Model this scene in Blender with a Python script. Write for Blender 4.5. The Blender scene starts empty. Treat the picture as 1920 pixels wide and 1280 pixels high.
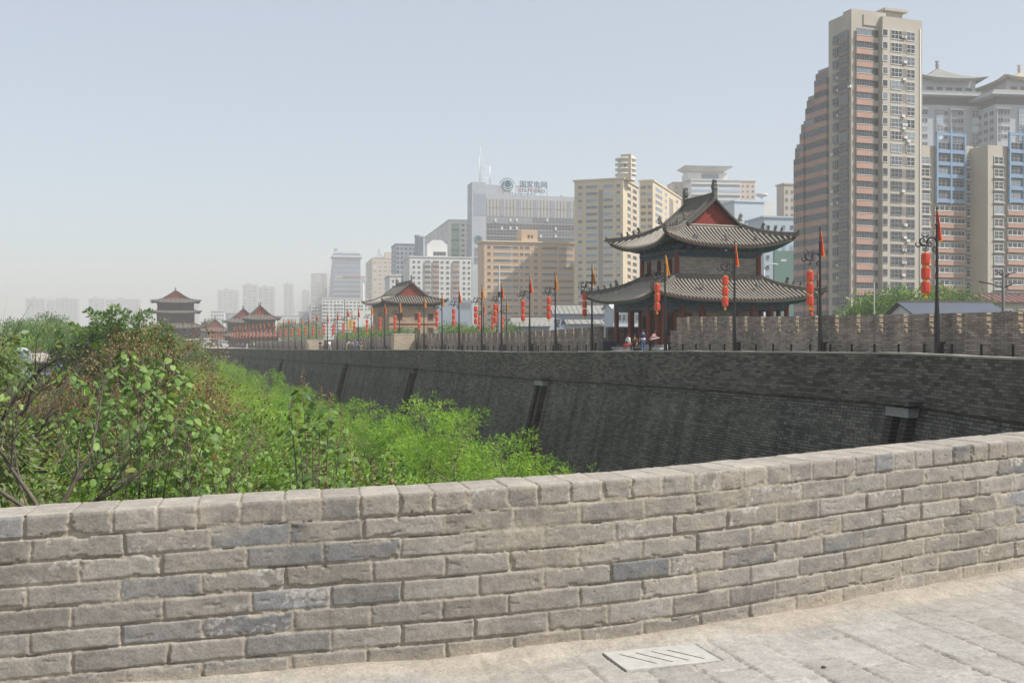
import bpy, bmesh, math, random
import numpy as np
from mathutils import Vector, Matrix
R = math.radians
random.seed(7)
rng = np.random.default_rng(11)
sc = bpy.context.scene
COL = sc.collection
E = 14.0            # eye height above the city ground
F = 2000.0          # focal length in photograph pixels
ZR = 636.0          # row of the horizon
# ---------------------------------------------------------------- camera, sky, sun
cam = bpy.data.cameras.new('camera'); camo = bpy.data.objects.new('camera', cam); COL.objects.link(camo)
cam.sensor_width = 36.0; cam.lens = F/1920*36.0
cam.clip_start = 0.1; cam.clip_end = 6000
camo.location = (0, 0, E); camo.rotation_euler = (R(90)-math.atan(4/F), 0, 0)
sc.camera = camo
SUN = Vector((0.86, -0.30, 1.05)).normalized()
HAZE = 0.00053
world = bpy.data.worlds.new('World'); sc.world = world; world.use_nodes = True
wn = world.node_tree.nodes; wl = world.node_tree.links
sky = wn.new('ShaderNodeTexSky'); sky.sky_type = 'NISHITA'; sky.sun_disc = False
sky.sun_elevation = math.asin(SUN.z); sky.sun_rotation = math.atan2(SUN.x, SUN.y)
sky.air_density = 1.0; sky.dust_density = 1.0; sky.ozone_density = 1.0
bg = wn['Background']; bg.inputs[1].default_value = 0.115
smx = wn.new('ShaderNodeMix'); smx.data_type = 'RGBA'; smx.inputs[0].default_value = 0.52; smx.inputs[7].default_value = (5.15, 5.36, 5.55, 1)
wl.new(sky.outputs[0], smx.inputs[6]); wl.new(smx.outputs[2], bg.inputs[0])
sl = bpy.data.lights.new('sun', 'SUN'); sl.energy = 4.3; sl.angle = R(0.6); sl.color = (1.0, 0.95, 0.88)
so = bpy.data.objects.new('sun', sl); COL.objects.link(so)
so.rotation_euler = SUN.to_track_quat('Z', 'Y').to_euler(); so.location = (30, -30, 80)
sc.view_settings.view_transform = 'Standard'; sc.view_settings.look = 'None'
sc.view_settings.exposure = 0.38; sc.view_settings.gamma = 1.0
sc.cycles.use_denoising = True
sc.cycles.max_bounces = 5; sc.cycles.diffuse_bounces = 3; sc.cycles.glossy_bounces = 2
sc.cycles.transmission_bounces = 2; sc.cycles.transparent_max_bounces = 6; sc.cycles.volume_bounces = 1
sc.cycles.caustics_reflective = False; sc.cycles.caustics_refractive = False

# ---------------------------------------------------------------- helpers
def W(px, py, d):
    return Vector(((px-960)/F*d, d, E-(py-ZR)/F*d))
def tag(o, label=None, cat=None, group=None, kind=None):
    if label: o['label'] = label
    if cat: o['category'] = cat
    if group: o['group'] = group
    if kind: o['kind'] = kind
    return o
def empty(name, loc=(0,0,0), rz=0.0, label=None, cat=None, group=None, kind=None):
    o = bpy.data.objects.new(name, None); COL.objects.link(o)
    o.empty_display_size = 0.3
    o.location = loc; o.rotation_euler = (0, 0, rz)
    return tag(o, label, cat, group, kind)
def copy_tree(o, parent=None):
    c = o.copy(); COL.objects.link(c)
    if parent: c.parent = parent
    for ch in list(o.children): copy_tree(ch, c)
    return c
MATS = {}
def nodes(name, rough=0.8, spec=0.3):
    m = bpy.data.materials.new(name); m.use_nodes = True
    nt = m.node_tree; b = nt.nodes['Principled BSDF']
    b.inputs['Roughness'].default_value = rough
    b.inputs['Specular IOR Level'].default_value = spec
    MATS[name] = m
    return m, nt, b
def ramp(nt, fac, stops):
    r = nt.nodes.new('ShaderNodeValToRGB')
    while len(r.color_ramp.elements) < len(stops): r.color_ramp.elements.new(0.5)
    for e, (p, c) in zip(r.color_ramp.elements, stops):
        e.position = p; e.color = (*c, 1) if len(c) == 3 else c
    nt.links.new(fac, r.inputs[0]); return r.outputs[0]
def noise(nt, vec, scale, detail=4, rough=0.55):
    n = nt.nodes.new('ShaderNodeTexNoise'); n.inputs['Scale'].default_value = scale
    n.inputs['Detail'].default_value = detail; n.inputs['Roughness'].default_value = rough
    if vec is not None: nt.links.new(vec, n.inputs['Vector'])
    return n.outputs[0]
def mapping(nt, vec, scale=(1,1,1), loc=(0,0,0)):
    m = nt.nodes.new('ShaderNodeMapping'); m.inputs['Scale'].default_value = scale; m.inputs['Location'].default_value = loc
    nt.links.new(vec, m.inputs[0]); return m.outputs[0]
def mixc(nt, fac, a, b, mode='MIX'):
    m = nt.nodes.new('ShaderNodeMix'); m.data_type = 'RGBA'; m.blend_type = mode
    for i, v in ((0, fac), (6, a), (7, b)):
        if isinstance(v, (int, float)): m.inputs[i].default_value = v
        elif isinstance(v, tuple): m.inputs[i].default_value = (*v, 1)
        else: nt.links.new(v, m.inputs[i])
    return m.outputs[2]
def bump(nt, b, h, strength=0.3, dist=0.02):
    n = nt.nodes.new('ShaderNodeBump'); n.inputs['Strength'].default_value = strength; n.inputs['Distance'].default_value = dist
    nt.links.new(h, n.inputs['Height']); nt.links.new(n.outputs[0], b.inputs['Normal'])
def tc(nt, out='Object'):
    t = nt.nodes.new('ShaderNodeTexCoord'); return t.outputs[out]
def plain(name, c, rough=0.8, var=0.15, scale=2.0, spec=0.3, metal=0.0):
    if name in MATS: return MATS[name]
    m, nt, b = nodes(name, rough, spec)
    n = noise(nt, tc(nt), scale, 5)
    lo = tuple(v*(1-var) for v in c); hi = tuple(min(1, v*(1+var)) for v in c)
    nt.links.new(ramp(nt, n, [(0.3, lo), (0.7, hi)]), b.inputs['Base Color'])
    b.inputs['Metallic'].default_value = metal
    return m
def brickmat(name, c1, c2, mortar, bw=0.4, bh=0.1, ms=0.012, blot=None, bumpd=0.02, bias=0.0, offs=0.5):
    m, nt, b = nodes(name, 0.92, 0.15)
    uv = tc(nt, 'UV')
    wob = nt.nodes.new('ShaderNodeVectorMath'); wob.operation = 'MULTIPLY_ADD'
    nn = nt.nodes.new('ShaderNodeTexNoise'); nn.inputs['Scale'].default_value = 1.5; nt.links.new(uv, nn.inputs['Vector'])
    nt.links.new(nn.outputs['Color'], wob.inputs[0]); wob.inputs[1].default_value = (0.03, 0.03, 0); nt.links.new(uv, wob.inputs[2])
    br = nt.nodes.new('ShaderNodeTexBrick'); nt.links.new(wob.outputs[0], br.inputs['Vector'])
    br.offset = offs
    br.inputs['Scale'].default_value = 1.0; br.inputs['Brick Width'].default_value = bw; br.inputs['Row Height'].default_value = bh
    br.inputs['Mortar Size'].default_value = ms; br.inputs['Mortar Smooth'].default_value = 0.2; br.inputs['Bias'].default_value = bias
    br.inputs['Color1'].default_value = (*c1, 1); br.inputs['Color2'].default_value = (*c2, 1); br.inputs['Mortar'].default_value = (*mortar, 1)
    n1 = noise(nt, uv, 0.35, 6); n2 = noise(nt, uv, 9.0, 3)
    col = mixc(nt, 0.8, br.outputs[0], ramp(nt, n1, [(0.3, (0.62, 0.62, 0.64)), (0.7, (1.25, 1.2, 1.15))]), 'MULTIPLY')
    col = mixc(nt, 0.6, col, ramp(nt, n2, [(0.25, (0.7, 0.7, 0.7)), (0.75, (1.3, 1.3, 1.3))]), 'MULTIPLY')
    if blot:
        n5 = noise(nt, mapping(nt, uv, (1.3, 0.10, 1)), 1.0, 5, 0.65); col = mixc(nt, 0.75, col, ramp(nt, n5, [(0.32, (0.5, 0.5, 0.52)), (0.5, (1, 1, 1)), (0.7, (1.55, 1.5, 1.42))]), 'MULTIPLY')
    if blot:
        n3 = noise(nt, mapping(nt, uv, (3.5, 9.0, 1)), 1.0, 2); n4 = noise(nt, uv, 0.16, 2)
        mm = nt.nodes.new('ShaderNodeMath'); mm.operation = 'MULTIPLY'
        nt.links.new(ramp(nt, n3, [(0.60, (0, 0, 0)), (0.68, (1, 1, 1))]), mm.inputs[0])
        nt.links.new(ramp(nt, n4, [(0.42, (0.0, 0, 0)), (0.62, (0.8, 0.8, 0.8))]), mm.inputs[1])
        col = mixc(nt, mm.outputs[0], col, blot)
    nt.links.new(col, b.inputs['Base Color'])
    mx = nt.nodes.new('ShaderNodeMath'); mx.operation = 'MULTIPLY_ADD'; mx.inputs[1].default_value = -1.0
    nt.links.new(br.outputs[1], mx.inputs[0]); nt.links.new(n2, mx.inputs[2])
    bump(nt, b, mx.outputs[0], 0.6, bumpd)
    return m

class MB:
    """collects geometry, links it as one mesh object"""
    def __init__(s): s.v = []; s.f = []; s.m = []; s.sm = []
    def face(s, pts, m=0, sm=False):
        k = len(s.v); s.v += [tuple(p) for p in pts]; s.f.append(tuple(range(k, k+len(pts)))); s.m.append(m); s.sm.append(sm)
    def box(s, x0, x1, y0, y1, z0, z1, m=0, M=None):
        k = len(s.v)
        P = [(x0,y0,z0),(x1,y0,z0),(x1,y1,z0),(x0,y1,z0),(x0,y0,z1),(x1,y0,z1),(x1,y1,z1),(x0,y1,z1)]
        if M is not None: P = [tuple(M @ Vector(p)) for p in P]
        s.v += P
        for f in ((0,3,2,1),(4,5,6,7),(0,1,5,4),(1,2,6,5),(2,3,7,6),(3,0,4,7)):
            s.f.append(tuple(k+i for i in f)); s.m.append(m); s.sm.append(False)
        return s
    def grid(s, pts, m=0, sm=True, flip=False, closeu=False):
        """pts[i][j] grid"""
        k = len(s.v); n = len(pts); w = len(pts[0])
        for row in pts: s.v += [tuple(p) for p in row]
        for i in range(n-1):
            for j in range(w if closeu else w-1):
                a = k+i*w+j; b = k+i*w+(j+1)%w; c = b+w; d = a+w
                s.f.append((a,d,c,b) if flip else (a,b,c,d)); s.m.append(m); s.sm.append(sm)
        return s
    def tube(s, path, rad, seg=6, m=0, cap=True, sm=True):
        path = [Vector(p) for p in path]; n = len(path)
        if not hasattr(rad, '__len__'): rad = [rad]*n
        up = None; rows = []
        for i, p in enumerate(path):
            t = (path[min(i+1, n-1)]-path[max(i-1, 0)])
            t = t.normalized() if t.length > 1e-9 else Vector((0,0,1))
            if up is None:
                up = Vector((0,0,1)) if abs(t.z) < 0.9 else Vector((1,0,0))
            x = up.cross(t)
            if x.length < 1e-4: x = Vector((1,0,0)).cross(t)
            x.normalize(); y = t.cross(x); up = y
            rows.append([p+rad[i]*(math.cos(a)*x+math.sin(a)*y) for a in [2*math.pi*q/seg for q in range(seg)]])
        k = len(s.v)
        s.grid(rows, m, sm, closeu=True)
        if cap:
            s.f.append(tuple(k+q for q in range(seg))[::-1]); s.m.append(m); s.sm.append(False)
            s.f.append(tuple(k+(n-1)*seg+q for q in range(seg))); s.m.append(m); s.sm.append(False)
        return s
    def lathe(s, prof, c=(0,0,0), seg=12, m=0, sm=True):
        rows = [[(c[0]+r*math.cos(2*math.pi*q/seg), c[1]+r*math.sin(2*math.pi*q/seg), c[2]+z) for q in range(seg)] for r, z in prof]
        s.grid(rows, m, sm, closeu=True); return s
    def prism(s, poly, t, M=None, m=0):
        """poly in xz plane, thickness t along y centred"""
        n = len(poly); k = len(s.v)
        P = [(x, -t/2, z) for x, z in poly]+[(x, t/2, z) for x, z in poly]
        if M is not None: P = [tuple(M @ Vector(p)) for p in P]
        s.v += P
        s.f.append(tuple(k+i for i in range(n))); s.m.append(m); s.sm.append(False)
        s.f.append(tuple(k+n+i for i in range(n))[::-1]); s.m.append(m); s.sm.append(False)
        for i in range(n):
            j = (i+1) % n
            s.f.append((k+j, k+i, k+n+i, k+n+j)); s.m.append(m); s.sm.append(False)
        return s
    def build(s, name, mats, parent=None, loc=None, uv=True, rz=0.0):
        me = bpy.data.meshes.new(name); me.from_pydata(s.v, [], s.f)
        if not isinstance(mats, (list, tuple)): mats = [mats]
        for mt in mats: me.materials.append(mt)
        if len(mats) > 1: me.polygons.foreach_set('material_index', s.m)
        me.polygons.foreach_set('use_smooth', s.sm)
        if uv:
            me.update()
            nl = len(me.loops); np_ = len(me.polygons)
            co = np.empty(len(me.vertices)*3); me.vertices.foreach_get('co', co); co = co.reshape(-1, 3)
            vi = np.empty(nl, dtype=np.int64); me.loops.foreach_get('vertex_index', vi)
            lt = np.empty(np_, dtype=np.int64); me.polygons.foreach_get('loop_total', lt)
            nr = np.empty(np_*3); me.polygons.foreach_get('normal', nr); nr = nr.reshape(-1, 3)
            N = np.repeat(nr, lt, axis=0); P = co[vi]
            hl = np.hypot(N[:,0], N[:,1]); flat = np.abs(N[:,2]) > 0.85
            hl[hl < 1e-6] = 1
            tx = -N[:,1]/hl; ty = N[:,0]/hl
            U = np.where(flat, P[:,0], P[:,0]*tx+P[:,1]*ty); V = np.where(flat, P[:,1], P[:,2])
            l = me.uv_layers.new(name='UVMap'); l.data.foreach_set('uv', np.stack([U, V], 1).astype(np.float32).ravel())
        o = bpy.data.objects.new(name, me); COL.objects.link(o)
        if parent: o.parent = parent
        if loc: o.location = loc
        if rz: o.rotation_euler = (0, 0, rz)
        return o
def np_mesh(name, V, Q, mats, parent=None, smooth=True, col=None, colname='albedo', fcol=None):
    """fast mesh from numpy arrays, Q (n,k) uniform faces"""
    me = bpy.data.meshes.new(name); k = Q.shape[1]
    me.vertices.add(len(V)); me.vertices.foreach_set('co', V.astype(np.float32).ravel())
    me.loops.add(Q.size); me.loops.foreach_set('vertex_index', Q.astype(np.int32).ravel())
    me.polygons.add(len(Q)); me.polygons.foreach_set('loop_start', np.arange(0, Q.size, k, dtype=np.int32))
    me.update(calc_edges=True)
    me.polygons.foreach_set('use_smooth', np.full(len(Q), smooth))
    if not isinstance(mats, (list, tuple)): mats = [mats]
    for m in mats: me.materials.append(m)
    if col is not None:
        a = me.color_attributes.new(colname, 'FLOAT_COLOR', 'POINT')
        c4 = np.ones((len(V), 4), dtype=np.float32); c4[:, :col.shape[1]] = col
        a.data.foreach_set('color', c4.ravel())
    me.update()
    o = bpy.data.objects.new(name, me); COL.objects.link(o)
    if parent: o.parent = parent
    return o
def gridq(n, w):
    a = (np.arange(n-1)[:, None]*w+np.arange(w-1)[None, :]).ravel()
    return np.stack([a, a+1, a+w+1, a+w], 1)
def h2(ix, iy, seed):
    v = (ix.astype(np.int64)*374761393+iy.astype(np.int64)*668265263+seed*1274126177) & 0xffffffff
    v = ((v ^ (v >> 13))*1274126177) & 0xffffffff
    return ((v ^ (v >> 16)) & 0xffffff)/float(0xffffff)
def vn(x, y, seed=0):
    ix = np.floor(x); iy = np.floor(y); fx = x-ix; fy = y-iy
    fx = fx*fx*(3-2*fx); fy = fy*fy*(3-2*fy); ix = ix.astype(np.int64); iy = iy.astype(np.int64)
    a = h2(ix, iy, seed); b = h2(ix+1, iy, seed); c = h2(ix, iy+1, seed); d = h2(ix+1, iy+1, seed)
    return (a*(1-fx)+b*fx)*(1-fy)+(c*(1-fx)+d*fx)*fy
def fbm(x, y, o=4, seed=0):
    r = 0; a = 0.5; t = 0
    for i in range(o):
        r = r+a*vn(x*2**i+i*17.3, y*2**i+i*5.1, seed+i); t += a; a *= 0.5
    return r/t
def sst(a, b, x):
    t = np.clip((x-a)/(b-a), 0, 1); return t*t*(3-2*t)
def spline(pts, step):
    """Catmull-Rom through pts, resampled by arc length"""
    P = [np.array(p, float) for p in pts]; P = [2*P[0]-P[1]]+P+[2*P[-1]-P[-2]]; out = []
    for i in range(1, len(P)-2):
        for t in np.linspace(0, 1, 60, endpoint=False):
            p0, p1, p2, p3 = P[i-1:i+3]
            out.append(0.5*((2*p1)+(-p0+p2)*t+(2*p0-5*p1+4*p2-p3)*t*t+(-p0+3*p1-3*p2+p3)*t**3))
    out.append(P[-2]); out = np.array(out)
    s = np.concatenate([[0], np.cumsum(np.linalg.norm(np.diff(out, axis=0), axis=1))])
    n = max(2, int(s[-1]/step)); q = np.linspace(0, s[-1], n+1)
    return np.stack([np.interp(q, s, out[:, k]) for k in range(out.shape[1])], 1), q
def normals2(P):
    T = np.gradient(P[:, :2], axis=0); T /= np.linalg.norm(T, axis=1)[:, None]
    return T, np.stack([T[:, 1], -T[:, 0]], 1)      # normal to the right of travel

A = Vector((0.94, 0.342, 0)).normalized(); B = Vector((-0.342, 0.94, 0)).normalized(); YAW = math.atan2(A.y, A.x)
# inner line of the city wall (parapet edge), x(Y)
def line_in(Y): return 25.5-0.364*Y
def line_out(Y): return 39.3-0.364*Y
def walk_z(Y):
    return E+np.interp(Y, [0, 8, 28, 48, 60, 75, 90, 110, 140, 180, 240, 300, 450], [-1.5, -1.42, -1.15, -0.95, -1.0, -1.05, -1.2, -1.4, -1.6, -2.05, -2.5, -2.65, -2.7])
def par_z(Y):
    return E+np.interp(Y, [0, 7, 12, 30, 35, 48, 70, 90, 139, 170, 240, 300, 450], [-0.72, -0.60, -0.56, -0.48, -0.43, -0.50, -0.80, -0.86, -1.35, -1.6, -2.02, -2.5, -2.5])
def cren_z(Y):
    return E+np.interp(Y, [20, 46, 51, 64, 77, 86, 89, 97, 108, 140, 152, 193, 247, 450], [1.15, 1.22, 1.25, 1.38, 1.6, 1.15, 1.02, 0.85, 0.68, 0.72, 0.58, 0.0, -0.4, -0.6])
# ================================================================ materials of the wall
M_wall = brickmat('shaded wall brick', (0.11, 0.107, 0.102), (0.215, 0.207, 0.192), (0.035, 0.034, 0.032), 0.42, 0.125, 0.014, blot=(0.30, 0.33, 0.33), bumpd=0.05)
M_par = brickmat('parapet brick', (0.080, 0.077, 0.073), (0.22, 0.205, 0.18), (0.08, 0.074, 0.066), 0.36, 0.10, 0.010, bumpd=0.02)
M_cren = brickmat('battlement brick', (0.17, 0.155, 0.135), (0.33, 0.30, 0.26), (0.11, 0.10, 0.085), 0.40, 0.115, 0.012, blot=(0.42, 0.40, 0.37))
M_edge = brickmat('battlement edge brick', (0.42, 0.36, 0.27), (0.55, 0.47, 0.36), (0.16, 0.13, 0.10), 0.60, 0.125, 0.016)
M_cap = plain('coping brick', (0.42, 0.385, 0.33), 0.9, 0.12, 3)
M_pave = brickmat('paving brick', (0.36, 0.35, 0.33), (0.46, 0.44, 0.40), (0.30, 0.26, 0.21), 0.45, 0.23, 0.012)
M_stone = plain('pale stone', (0.33, 0.34, 0.33), 0.85, 0.15, 4)
M_dark = plain('black iron', (0.018, 0.018, 0.02), 0.45, 0.2, 5)
def albedo_mat(name, sc1, amt, bstr, bd):
    m, nt, b = nodes(name, 0.93, 0.12)
    at = nt.nodes.new('ShaderNodeAttribute'); at.attribute_name = 'albedo'
    oc = tc(nt); n = noise(nt, oc, sc1, 6, 0.7); n2 = noise(nt, oc, sc1*0.22, 4, 0.6)
    c = mixc(nt, amt, at.outputs['Color'], ramp(nt, n, [(0.28, (0.55, 0.55, 0.55)), (0.72, (1.4, 1.4, 1.4))]), 'MULTIPLY')
    c = mixc(nt, amt, c, ramp(nt, n2, [(0.3, (0.75, 0.74, 0.73)), (0.7, (1.22, 1.2, 1.16))]), 'MULTIPLY')
    nt.links.new(c, b.inputs['Base Color']); bump(nt, b, n, bstr, bd)
    return m
M_near = albedo_mat('old grey brick', 90, 0.62, 0.65, 0.004)
M_flag = albedo_mat('worn paving brick', 70, 0.65, 0.7, 0.003)

# ================================================================ near parapet (real relief)
near_pts = [(-9.5, 1.2), (-7.4, 2.6), (-5.0, 3.75), (-3.4, 4.28), (-2.18, 4.55), (-1.1, 4.80), (-0.2, 4.97), (0.735, 5.24), (1.55, 5.62), (2.30, 6.02), (3.07, 6.40), (4.2, 7.05), (5.6, 8.1)]
NP, ns = spline(near_pts, 0.0055)
i0 = int(np.argmin(np.abs(NP[:, 0]+4.3))); NP = NP[i0:]; ns = ns[i0:]-ns[i0]
NT, NN = normals2(NP)
topz = E-0.692+0.030*np.clip(NP[:, 0], -3.5, 4.5)
HB = 0.8
Ls = np.interp(NP[:, 0], [-3, -1.5, 0, 2, 4], [0.385, 0.365, 0.335, 0.305, 0.30])
qs = np.concatenate([[0], np.cumsum(np.diff(ns)/Ls[1:])])
zf = np.arange(-0.06, 0.8001, 0.0055); tt = np.arange(0.008, 0.311, 0.0085)
S = ns[:, None]; Q = qs[:, None]; Z = np.minimum(zf, 0.7995)[None, :]
wz = Z+0.006*(fbm(S*2.2+0*Z, Z*6, 3, 3)-0.5)+0.010*(fbm(S*0.7+0*Z, Z*2, 2, 31)-0.5)
row = np.clip(np.floor(wz/0.1).astype(int), -1, 7)
zi = wz-row*0.1
hdr = row == 7
kq = np.where(hdr, Q*2.02, Q+0.5*(row % 2))
kq = kq+0.03*(fbm(S*9+row*7, Z*30, 2, 9)-0.5)
jit = lambda k: (h2(k, row+50, 5)-0.5)*np.where(hdr, 0.16, 0.14)
kb = np.floor(kq).astype(np.int64)
lo = kb+jit(kb); hi = kb+1+jit(kb+1)
bid = np.where(kq < lo, kb-1, np.where(kq >= hi, kb+1, kb))
lo = bid+jit(bid); hi = bid+1+jit(bid+1)
Lr = np.where(hdr, Ls[:, None]/2.02, Ls[:, None])
smear = sst(0.47, 0.62, fbm(S*0.9+3, Z*2.4+0*S, 3, 77)+0.10*np.exp(-((S-4.3)/1.6)**2)*sst(0.25, 0.5, Z)-0.08*sst(2.4, 1.2, S))   # mortar smeared over
half = 0.0048+0.001*smear
edge_n = (fbm(S*60+0*Z, Z*60, 3, 21)-0.5)*(0.004+0.010*smear)+(fbm(S*9+0*Z, Z*12, 2, 22)-0.5)*0.005
du = np.minimum(kq-lo, hi-kq)*Lr-half+edge_n
dz = np.minimum(zi, 0.1-zi)-half+edge_n*0.8
dz = np.where((row == 7) & (zi > 0.05), 1.0, dz)
# chipped corners
cn = h2(bid, row+9, 41)
chip = (cn > 0.72)*0.012*sst(0.60, 0.68, fbm(S*22+bid*3.1, Z*25, 3, 8))
e = np.sqrt(np.maximum(du, 0)**2*0+0)+np.minimum(du, dz)-chip
brick = sst(-0.0015, 0.0045, e)
rnd = sst(0.0, 0.008, e)
recess = 0.0045+0.008*sst(0.50, 0.68, fbm(S*2.6+row*3.7, Z*4, 3, 91))-0.004*smear
crack = sst(0.56, 0.62, fbm(S*7+row*5, Z*9, 3, 61))*sst(0.006, 0.0, np.abs(dz+half*0.35))*(1-brick)*(zi > 0.05)*0.016
tilt = (h2(bid, row, 6)-0.5)*0.005+(h2(bid, row, 16)-0.5)*0.04*(zi-0.05)
D = -recess*(1-brick)-0.0022*(1-rnd)+brick*tilt-crack-0.0022*(fbm(S*30+0*Z, Z*42, 4, 2)-0.5)*2-0.0035*(fbm(S*6+0*Z, Z*9, 3, 12)-0.5)
D = D+(1-brick)*(fbm(S*90+0*Z, Z*90, 2, 14)-0.5)*0.004
gouge = sst(0.74, 0.80, fbm(S*16+bid*1.7, Z*60, 3, 17))*brick; D = D-0.004*gouge
foot = sst(0.02, -0.03, Z+0.03*(fbm(S*2.5+0*Z, 0*Z, 3, 4)-0.5)); D = D+0.025*foot
# brick colour
t1 = h2(bid, row, 1); t2 = h2(bid, row, 2)
base = np.stack([0.198+0.10*t1, 0.184+0.095*t1, 0.163+0.086*t1+0.01*t2], -1)
cool = (t2 > 0.84)[..., None]*1.0
base = base*(1-cool)+np.stack([0.145+0.09*t1, 0.147+0.09*t1, 0.148+0.092*t1], -1)*cool
pat = fbm(S*7+bid*2.3, Z*16, 4, 33)[..., None]
base = base*(0.78+0.44*pat)
dust = (sst(0.38, 0.72, fbm(S*4+9, Z*7+0*S, 4, 35))*np.interp(NP[:, 0], [-2.5, 0, 1.5], [0.18, 0.42, 0.62])[:, None])[..., None]
base = base*(1-dust)+np.array([0.315, 0.28, 0.235])*dust
eff = (sst(0.52, 0.60, fbm(S*55+0*Z, Z*55, 3, 44))*sst(0.5, 0.62, fbm(S*7+0*Z+bid, Z*10, 2, 45))*(h2(bid, row, 46) > 0.78))[..., None]
base = base*(1-0.5*eff)+np.array([0.50, 0.49, 0.47])*0.5*eff
mort = np.array([0.345, 0.31, 0.255])*(0.75+0.45*fbm(S*14+0*Z, Z*14, 3, 47))[..., None]
bm = (brick*(1-0.55*smear*sst(0.35, 0.65, fbm(S*8+0*Z, Z*11, 4, 48))))[..., None]
alb = base*bm+mort*(1-bm)
lowd = (sst(0.10, -0.02, Z+0.08*(fbm(S*1.5+0*Z, Z*2, 3, 49)-0.5)))[..., None]
alb = alb*(1-0.65*lowd)+np.array([0.42, 0.355, 0.27])*0.65*lowd
X = NP[:, 0][:, None]+NN[:, 0][:, None]*D; Yv = NP[:, 1][:, None]+NN[:, 1][:, None]*D
Zv = (topz-HB)[:, None]+zf[None, :]+0*D
round_top = sst(0.785, 0.80, zf)[None, :]*0.006
X = X-NN[:, 0][:, None]*round_top; Yv = Yv-NN[:, 1][:, None]*round_top
V1 = np.stack([X, Yv, Zv], -1)
# top surface
T = tt[None, :]
kq2 = Q*2.02+0*T; kq2 = kq2+0.05*(fbm(S*2.0+0*T, T*9, 2, 51)-0.5)*sst(0, 0.1, T)
row2 = np.full(kq2.shape, 7); j2 = lambda k: (h2(k, row2+50, 5)-0.5)*0.16
kb = np.floor(kq2).astype(np.int64); lo = kb+j2(kb); hi = kb+1+j2(kb+1)
bid2 = np.where(kq2 < lo, kb-1, np.where(kq2 >= hi, kb+1, kb)); lo = bid2+j2(bid2); hi = bid2+1+j2(bid2+1)
en = (fbm(S*30+0*T, T*30, 3, 52)-0.5)*0.006
du2 = np.minimum(kq2-lo, hi-kq2)*(Ls[:, None]/2.02)-0.0025+en
br2 = sst(-0.002, 0.004, du2)*sst(-0.004, 0.004, 0.300-T+2*en)
off2 = (h2(bid2, row2, 71)-0.5)*0.005
tl2 = (h2(bid2, row2, 72)-0.5)*0.03*(T-0.15)
U = -0.008*(1-br2)+(off2+tl2)*sst(0.0, 0.03, T)*br2+0.006*(fbm(S*9+bid2, T*9, 4, 53)-0.5)
U = U-0.006*(1-sst(0, 0.02, T))
back_out = 0.010*(h2(bid2, row2, 73)-0.5)*(T > 0.29)
Xt = NP[:, 0][:, None]-NN[:, 0][:, None]*(T+0.006+back_out); Yt = NP[:, 1][:, None]-NN[:, 1][:, None]*(T+0.006+back_out)
Zt = topz[:, None]+U
tb = h2(bid2, row2, 1)
c2 = np.stack([0.30+0.10*tb, 0.275+0.09*tb, 0.24+0.08*tb], -1)*(0.80+0.38*fbm(S*6+bid2*1.3, T*9, 4, 54))[..., None]
c2 = c2*br2[..., None]+np.array([0.24, 0.21, 0.17])*(1-br2[..., None])
V2 = np.stack([Xt, Yt, Zt], -1)
# back face
zb = np.array([0.70, 0.4, 0.0, -0.6]); ones = np.ones((len(NP), 1))
V3 = np.stack([NP[:, 0][:, None]-NN[:, 0][:, None]*0.312*np.ones((1, 4)), NP[:, 1][:, None]-NN[:, 1][:, None]*0.312*np.ones((1, 4)), (topz-HB)[:, None]+zb[None, :]], -1)
c3 = np.ones(V3.shape)*np.array([0.2, 0.19, 0.175])
VV = np.concatenate([V1, V2, V3], 1); CC = np.concatenate([alb, c2, c3], 1)
n_, w_ = VV.shape[:2]
nearw = empty('brick_parapet', (0, 0, 0), 0, 'low weathered grey brick parapet curving across the foreground, dusty mortar joints', 'parapet')
o = np_mesh('brickwork', VV.reshape(-1, 3), gridq(n_, w_), M_near, nearw, True, CC.reshape(-1, 3))

# ================================================================ paving close to the parapet (real relief)
def ground_near(x, y): return E-1.492+0.030*np.clip(x, -3.5, 4.5)
gx = np.arange(-4.2, 5.4, 0.0125); gy = np.arange(2.6, 8.4, 0.0125)
GX, GY = np.meshgrid(gx, gy, indexing='ij')
ca, sa = math.cos(R(15)), math.sin(R(15))
lu = GX*sa*-1+GY*ca; lv = GX*ca+GY*sa           # courses run almost straight away from the viewer
lv = lv+0.03*(fbm(GX*1.5, GY*1.5, 2, 101)-0.5); lu = lu+0.05*(fbm(GX*2, GY*2, 2, 102)-0.5)
rw = np.floor(lv/0.225).astype(np.int64); vi_ = lv-rw*0.225
kk = lu/0.46+0.5*(rw % 2)+0.2*h2(rw, rw, 103); kb = np.floor(kk).astype(np.int64); ui = (kk-kb)*0.46
enn = (fbm(GX*25, GY*25, 3, 104)-0.5)*0.016
ev = np.minimum(vi_, 0.225-vi_)-0.0030+enn; eu = np.minimum(ui, 0.46-ui)-0.0015+enn
ee = np.minimum(ev, eu); bk = sst(-0.003, 0.006, ee)
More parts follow.
